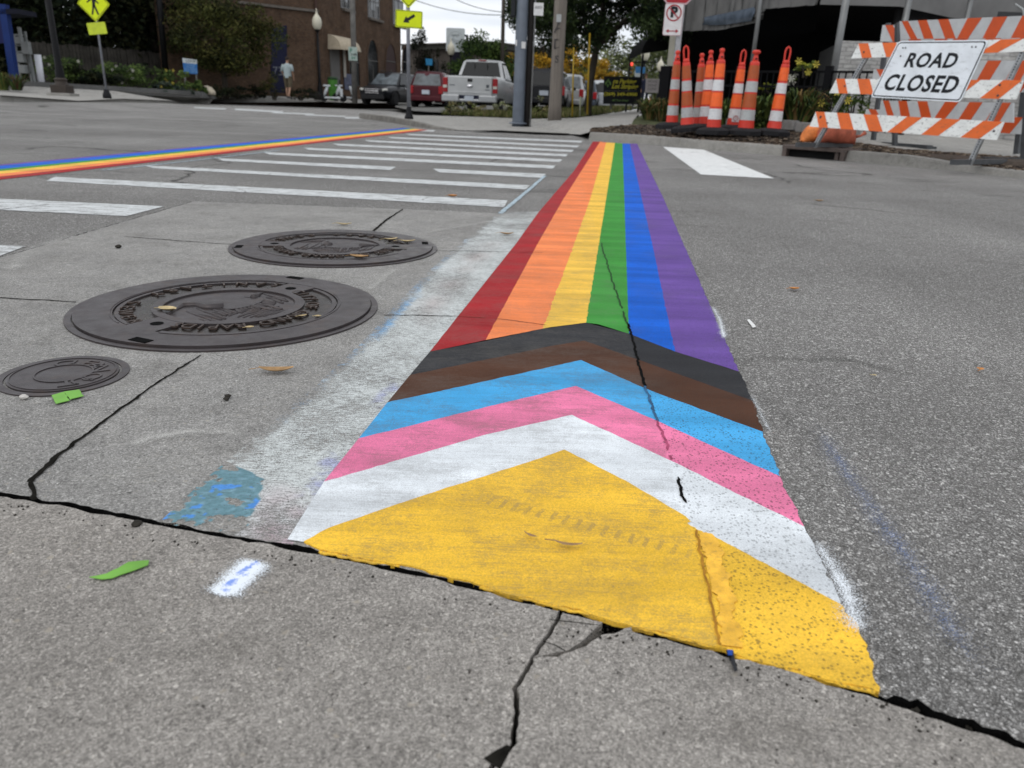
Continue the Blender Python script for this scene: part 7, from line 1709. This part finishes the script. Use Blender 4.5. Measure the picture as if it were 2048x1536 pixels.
# trees behind the cars
p = gz(962, 200, 49); p.z = .2; tree('bushy green tree with pointed upright tips, behind the silver pickup', p, 2.6, (2.0, 1.6, 2.0), 8000, .17, G_FR, 41, .12, 40, droop=-.5, name='upright_tree')
rngt = random.Random(8); o = [x for x in bpy.data.objects if x.name.startswith('crown') and x.parent.name.startswith('upright_tree')][0]
p = gz(985, 200, 53); p.z = .2; tree('green tree right behind the upright one, beside the thin pole', p, 2.4, (1.5, 1.4, 1.6), 4000, .17, G_FR, 42, .1, 26)
for k, (px, d, hc, r3, cols, lab) in enumerate([
    (1025, 54, 2.2, (1.3, 1.2, 1.5), G_YL, 'golden autumn tree left of the steel pole'),
    (1090, 50, 2.2, (1.3, 1.2, 1.4), G_YL, 'golden autumn tree between the steel pole and the wooden pole'),
    (1140, 50, 2.5, (1.2, 1.2, 1.6), G_YL, 'tallest golden autumn tree right of the wooden pole'),
    (1178, 54, 2.4, (1.4, 1.2, 1.4), G_YL, 'golden autumn tree behind the dark locust trunk'),
    (1205, 58, 2.2, (1.3, 1.2, 1.3), G_YL, 'small golden autumn tree above the white car')]):
    p = gz(px, 205, d); p.z = .4; tree(lab, p, hc, r3, 2600, .16, cols, 50+k, .07, 20, group='golden autumn trees behind the parked cars')
p = gz(1082, 205, 58); p.z = .3; tree('dark green tree behind the wooden pole', p, 4.3, (3.0, 2, 3.0), 9000, .22, [G_DK[2], G_MD[2], G_DK[0]], 60, .15, 34)
for k, (px, d, hc, r3, lab) in enumerate([(1052, 85, 3.6, (3.5, 2.5, 2.6), 'hazy tree in the gap left of the steel pole'), (1215, 90, 4.6, (4.0, 3, 3.4), 'distant tree above the white car'), (1262, 95, 5.0, (4.4, 3, 4.0), 'distant tree behind the red traffic light'), (1310, 92, 4.8, (4.2, 3, 3.8), 'distant tree behind the two small lamp globes'), (1345, 80, 4.2, (4.0, 3, 3.4), 'distant tree beside the cream pilaster'), (1150, 92, 4.0, (4.5, 3, 3.0), 'distant tree behind the golden autumn trees')]):
    p = gz(px, 205, d); p.z = .5; tree(lab, p, hc, r3, 4200, .34, G_FAR, 70+k, .16, 30, group='distant trees at the end of the street', lo=-.95)
p = gz(870, 195, 58); p.z = .1; tree('dark slim evergreen before the flat roofed building, left', p, 2.4, (.8, .8, 2.0), 1800, .16, G_DK, 80, .09, 18); p = gz(893, 195, 57); p.z = .1; tree('dark bare looking small tree before the flat roofed building, right', p, 1.8, (1.1, .8, 1.4), 900, .14, G_OL, 81, .08, 16)
p = gz(838, 190, 62); p.z = 0; tree('dark evergreen at the right corner of the brick building', p, 3.4, (1.1, 1, 2.6), 2600, .18, G_DK, 82, .1, 22)
# honey locust over the path
p = gz(1175, 223, 22.0); rng = random.Random(90)
t = thing('locust_tree', 'dark feathery locust tree overhanging the uphill path, trunk behind the tall yellow guard', 'tree', p)
b = MB(); b.tube([(0, 0, -.2), (.02, 0, .7), (.10, 0, 1.5), (.25, 0, 2.4), (.2, 0, 3.6)], [.12, .095, .10, .08, .04], 9)
for e in ((-1.9, -.4, 3.1), (-1.2, .5, 3.9), (1.9, -.3, 3.2), (1.2, .6, 4.0), (.3, -.8, 3.8), (-.6, .3, 4.4), (2.2, .2, 2.6), (-.9, -.5, 2.3)): b.tube([(.15, 0, 1.7), (e[0]*.4, e[1]*.4, 2.4), e], [.055, .035, .012], 6)
b.build('trunk', M_BARK, t)
cl = []
for _ in range(190):
    x = rng.uniform(-2.35, 2.5); y = rng.uniform(-1.4, 1.4); top_ = 5.2-.25*x*x*.6; lowz = 1.62+.14*abs(x)+rng.uniform(0, .45)
    z = rng.uniform(lowz, top_); cl.append(((x, y, z), (.42*rng.uniform(.7, 1.4), .42, .26*rng.uniform(.7, 1.3))))
b = MB(); leaves(b, cl, 44000, .13, 3, rng, .7, .36); b.build('crown', G_LO, t)
# verge tufts, weeds
rng = random.Random(95)
def verge_tufts(pts, n, cols, seed, name):
    r_ = random.Random(seed); b = MB(); tri_ = tessellate_polygon([pts])
    for _ in range(n):
        a, c, e = (pts[i] for i in r_.choice(list(tri_))); u, v = r_.random(), r_.random()
        if u+v > 1: u, v = 1-u, 1-v
        p = a+(c-a)*u+(e-a)*v
        for _ in range(5):
            an = r_.random()*6.28; h = r_.uniform(.06, .2); d = Vector((math.cos(an), math.sin(an), 0))*h*.5; q = Vector((-d.y, d.x, 0)).normalized()*.012; k = len(b.v)
            b.v += [tuple(p-q), tuple(p+q), tuple(p+d+Vector((0, 0, h)))]; b.f.append([k, k+1, k+2]); b.m.append(r_.randrange(len(cols))); b.s.append(False)
    return tag(b.build(name, cols), kind='stuff')
GB = [LM('verge_blade', (.10, .12, .035)), LM('verge_blade_dry', (.22, .19, .09)), LM('verge_blade_dark', (.05, .07, .02))]
verge_tufts([P(880, 229, 24.5), P(960, 233.5, 21.3), P(1060, 237.5, 19.7), P(1150, 235.5, 20.1), P(1210, 228.5, 24.1), P(1282, 217, 36.1), P(1235, 215.5, 44), P(1150, 220, 31), P(1060, 227, 25.6), P(960, 228.5, 25.6)], 3600, GB, 3, 'verge_grass')
for k, (px, py, d, lab) in enumerate([(905, 230, 23.6, 'dry weed tuft under the left end of the pickup bumper'), (925, 231, 23.2, 'pale weed clump under the pickup number plate'), (948, 232, 22.8, 'pale leafy weed clump right of the pickup number plate'), (965, 233, 22.4, 'weed clump below the right tail light of the pickup'), (1005, 234, 21.6, 'weed clump left of the steel pole'), (1073, 234, 21.0, 'green weed clump between the steel pole and the wooden pole')]):
    shrub(lab, P(px, py, d), (.30, .25, .20+.04*(k % 3)), 260, .075, [GB[0], GB[1], LM('weed_pale', (.26, .27, .18))], 400+k, 'weed', 'weeds along the verge', None, 7, 'plant', stems=3)
# planting bed by the channelizers
G_PB = [LM('bed_leaf', (.055, .085, .022)), LM('bed_leaf_light', (.10, .135, .035)), LM('bed_leaf_dark', (.022, .038, .014))]
blades('arching ornamental grass left of the no parking pole, brown at its base', P(1298, 243, 14.9), 420, .40, .28, [LM('grass_green', (.075, .10, .03)), LM('grass_dry', (.17, .11, .045)), LM('grass_dark', (.03, .045, .016))], 410, group='ornamental grasses')
blades('second ornamental grass right beside the no parking pole', P(1322, 246, 14.6), 260, .40, .24, [bpy.data.materials['grass_green'], bpy.data.materials['grass_dark'], bpy.data.materials['grass_dry']], 411, group='ornamental grasses')
blades('strappy green plant between the middle channelizers', P(1448, 255, 13.0), 220, .42, .30, [G_PB[0], G_PB[2], G_PB[1]], 412, group='ornamental grasses', wd=.02)
blades('strappy green plant right of the wide channelizer', P(1525, 258, 12.5), 320, .48, .36, [G_PB[0], G_PB[2], G_PB[1]], 413, group='ornamental grasses', wd=.02)
blades('arching leafy clump left of the sandbags', P(1592, 258, 12.4), 360, .55, .40, [G_PB[0], G_PB[1], G_PB[2], bpy.data.materials['grass_dry']], 414, group='ornamental grasses', wd=.018)
for k, (px, py, d, r3, lab, fl) in enumerate([
    (1512, 262, 12.3, (.17, .15, .17), 'small bright green leafy plant at the foot of the last gap between channelizers', None),
    (1560, 250, 13.0, (.30, .25, .26), 'leafy plant with yellow specks behind the lone channelizer', (YFL, 4)),
    (1615, 255, 12.6, (.36, .3, .32), 'reddish green shrub above the left sandbag', None),
    (1655, 255, 12.4, (.34, .3, .34), 'leafy shrub with yellow specks behind the left barricade post', (YFL, 5)),
    (1700, 255, 12.4, (.32, .3, .32), 'green shrub behind the sign of the barricade', None),
    (1480, 250, 13.4, (.3, .25, .22), 'dark leafy plant behind the middle channelizers', None),
    (1385, 250, 13.6, (.28, .25, .2), 'dark leafy plant behind the left channelizers', None)]):
    cols = G_PB if k != 2 else [G_PB[0], LM('leaf_reddish', (.09, .045, .03)), G_PB[2]]
    shrub(lab, P(px, py, d), r3, 700, .06, cols, 420+k, 'bed_plant', 'leafy plants of the patio bed', fl, 12, 'plant')
# hanging basket plants on the patio fence
for k, (px, py, d, lab, cols, fl) in enumerate([(1530, 182, 14.6, 'yellow green trailing plant on the fence right of the wide channelizer', [LM('chartreuse', (.30, .31, .045)), G_PB[1]], None), (1570, 168, 14.2, 'flowering planter on the fence behind the lone channelizer', [G_PB[1], G_PB[0]], (FL, 8)), (1610, 150, 13.9, 'yellow green sprig above the fence left of the barricade', [bpy.data.materials['chartreuse'], G_PB[1]], (YFL, 3))]):
    shrub(lab, P(px, py, d), (.20, .14, .10 if k < 2 else .13), 240, .06, cols, 450+k, 'planter_plant', 'plants on the patio fence', fl, 8, 'plant', stems=3)
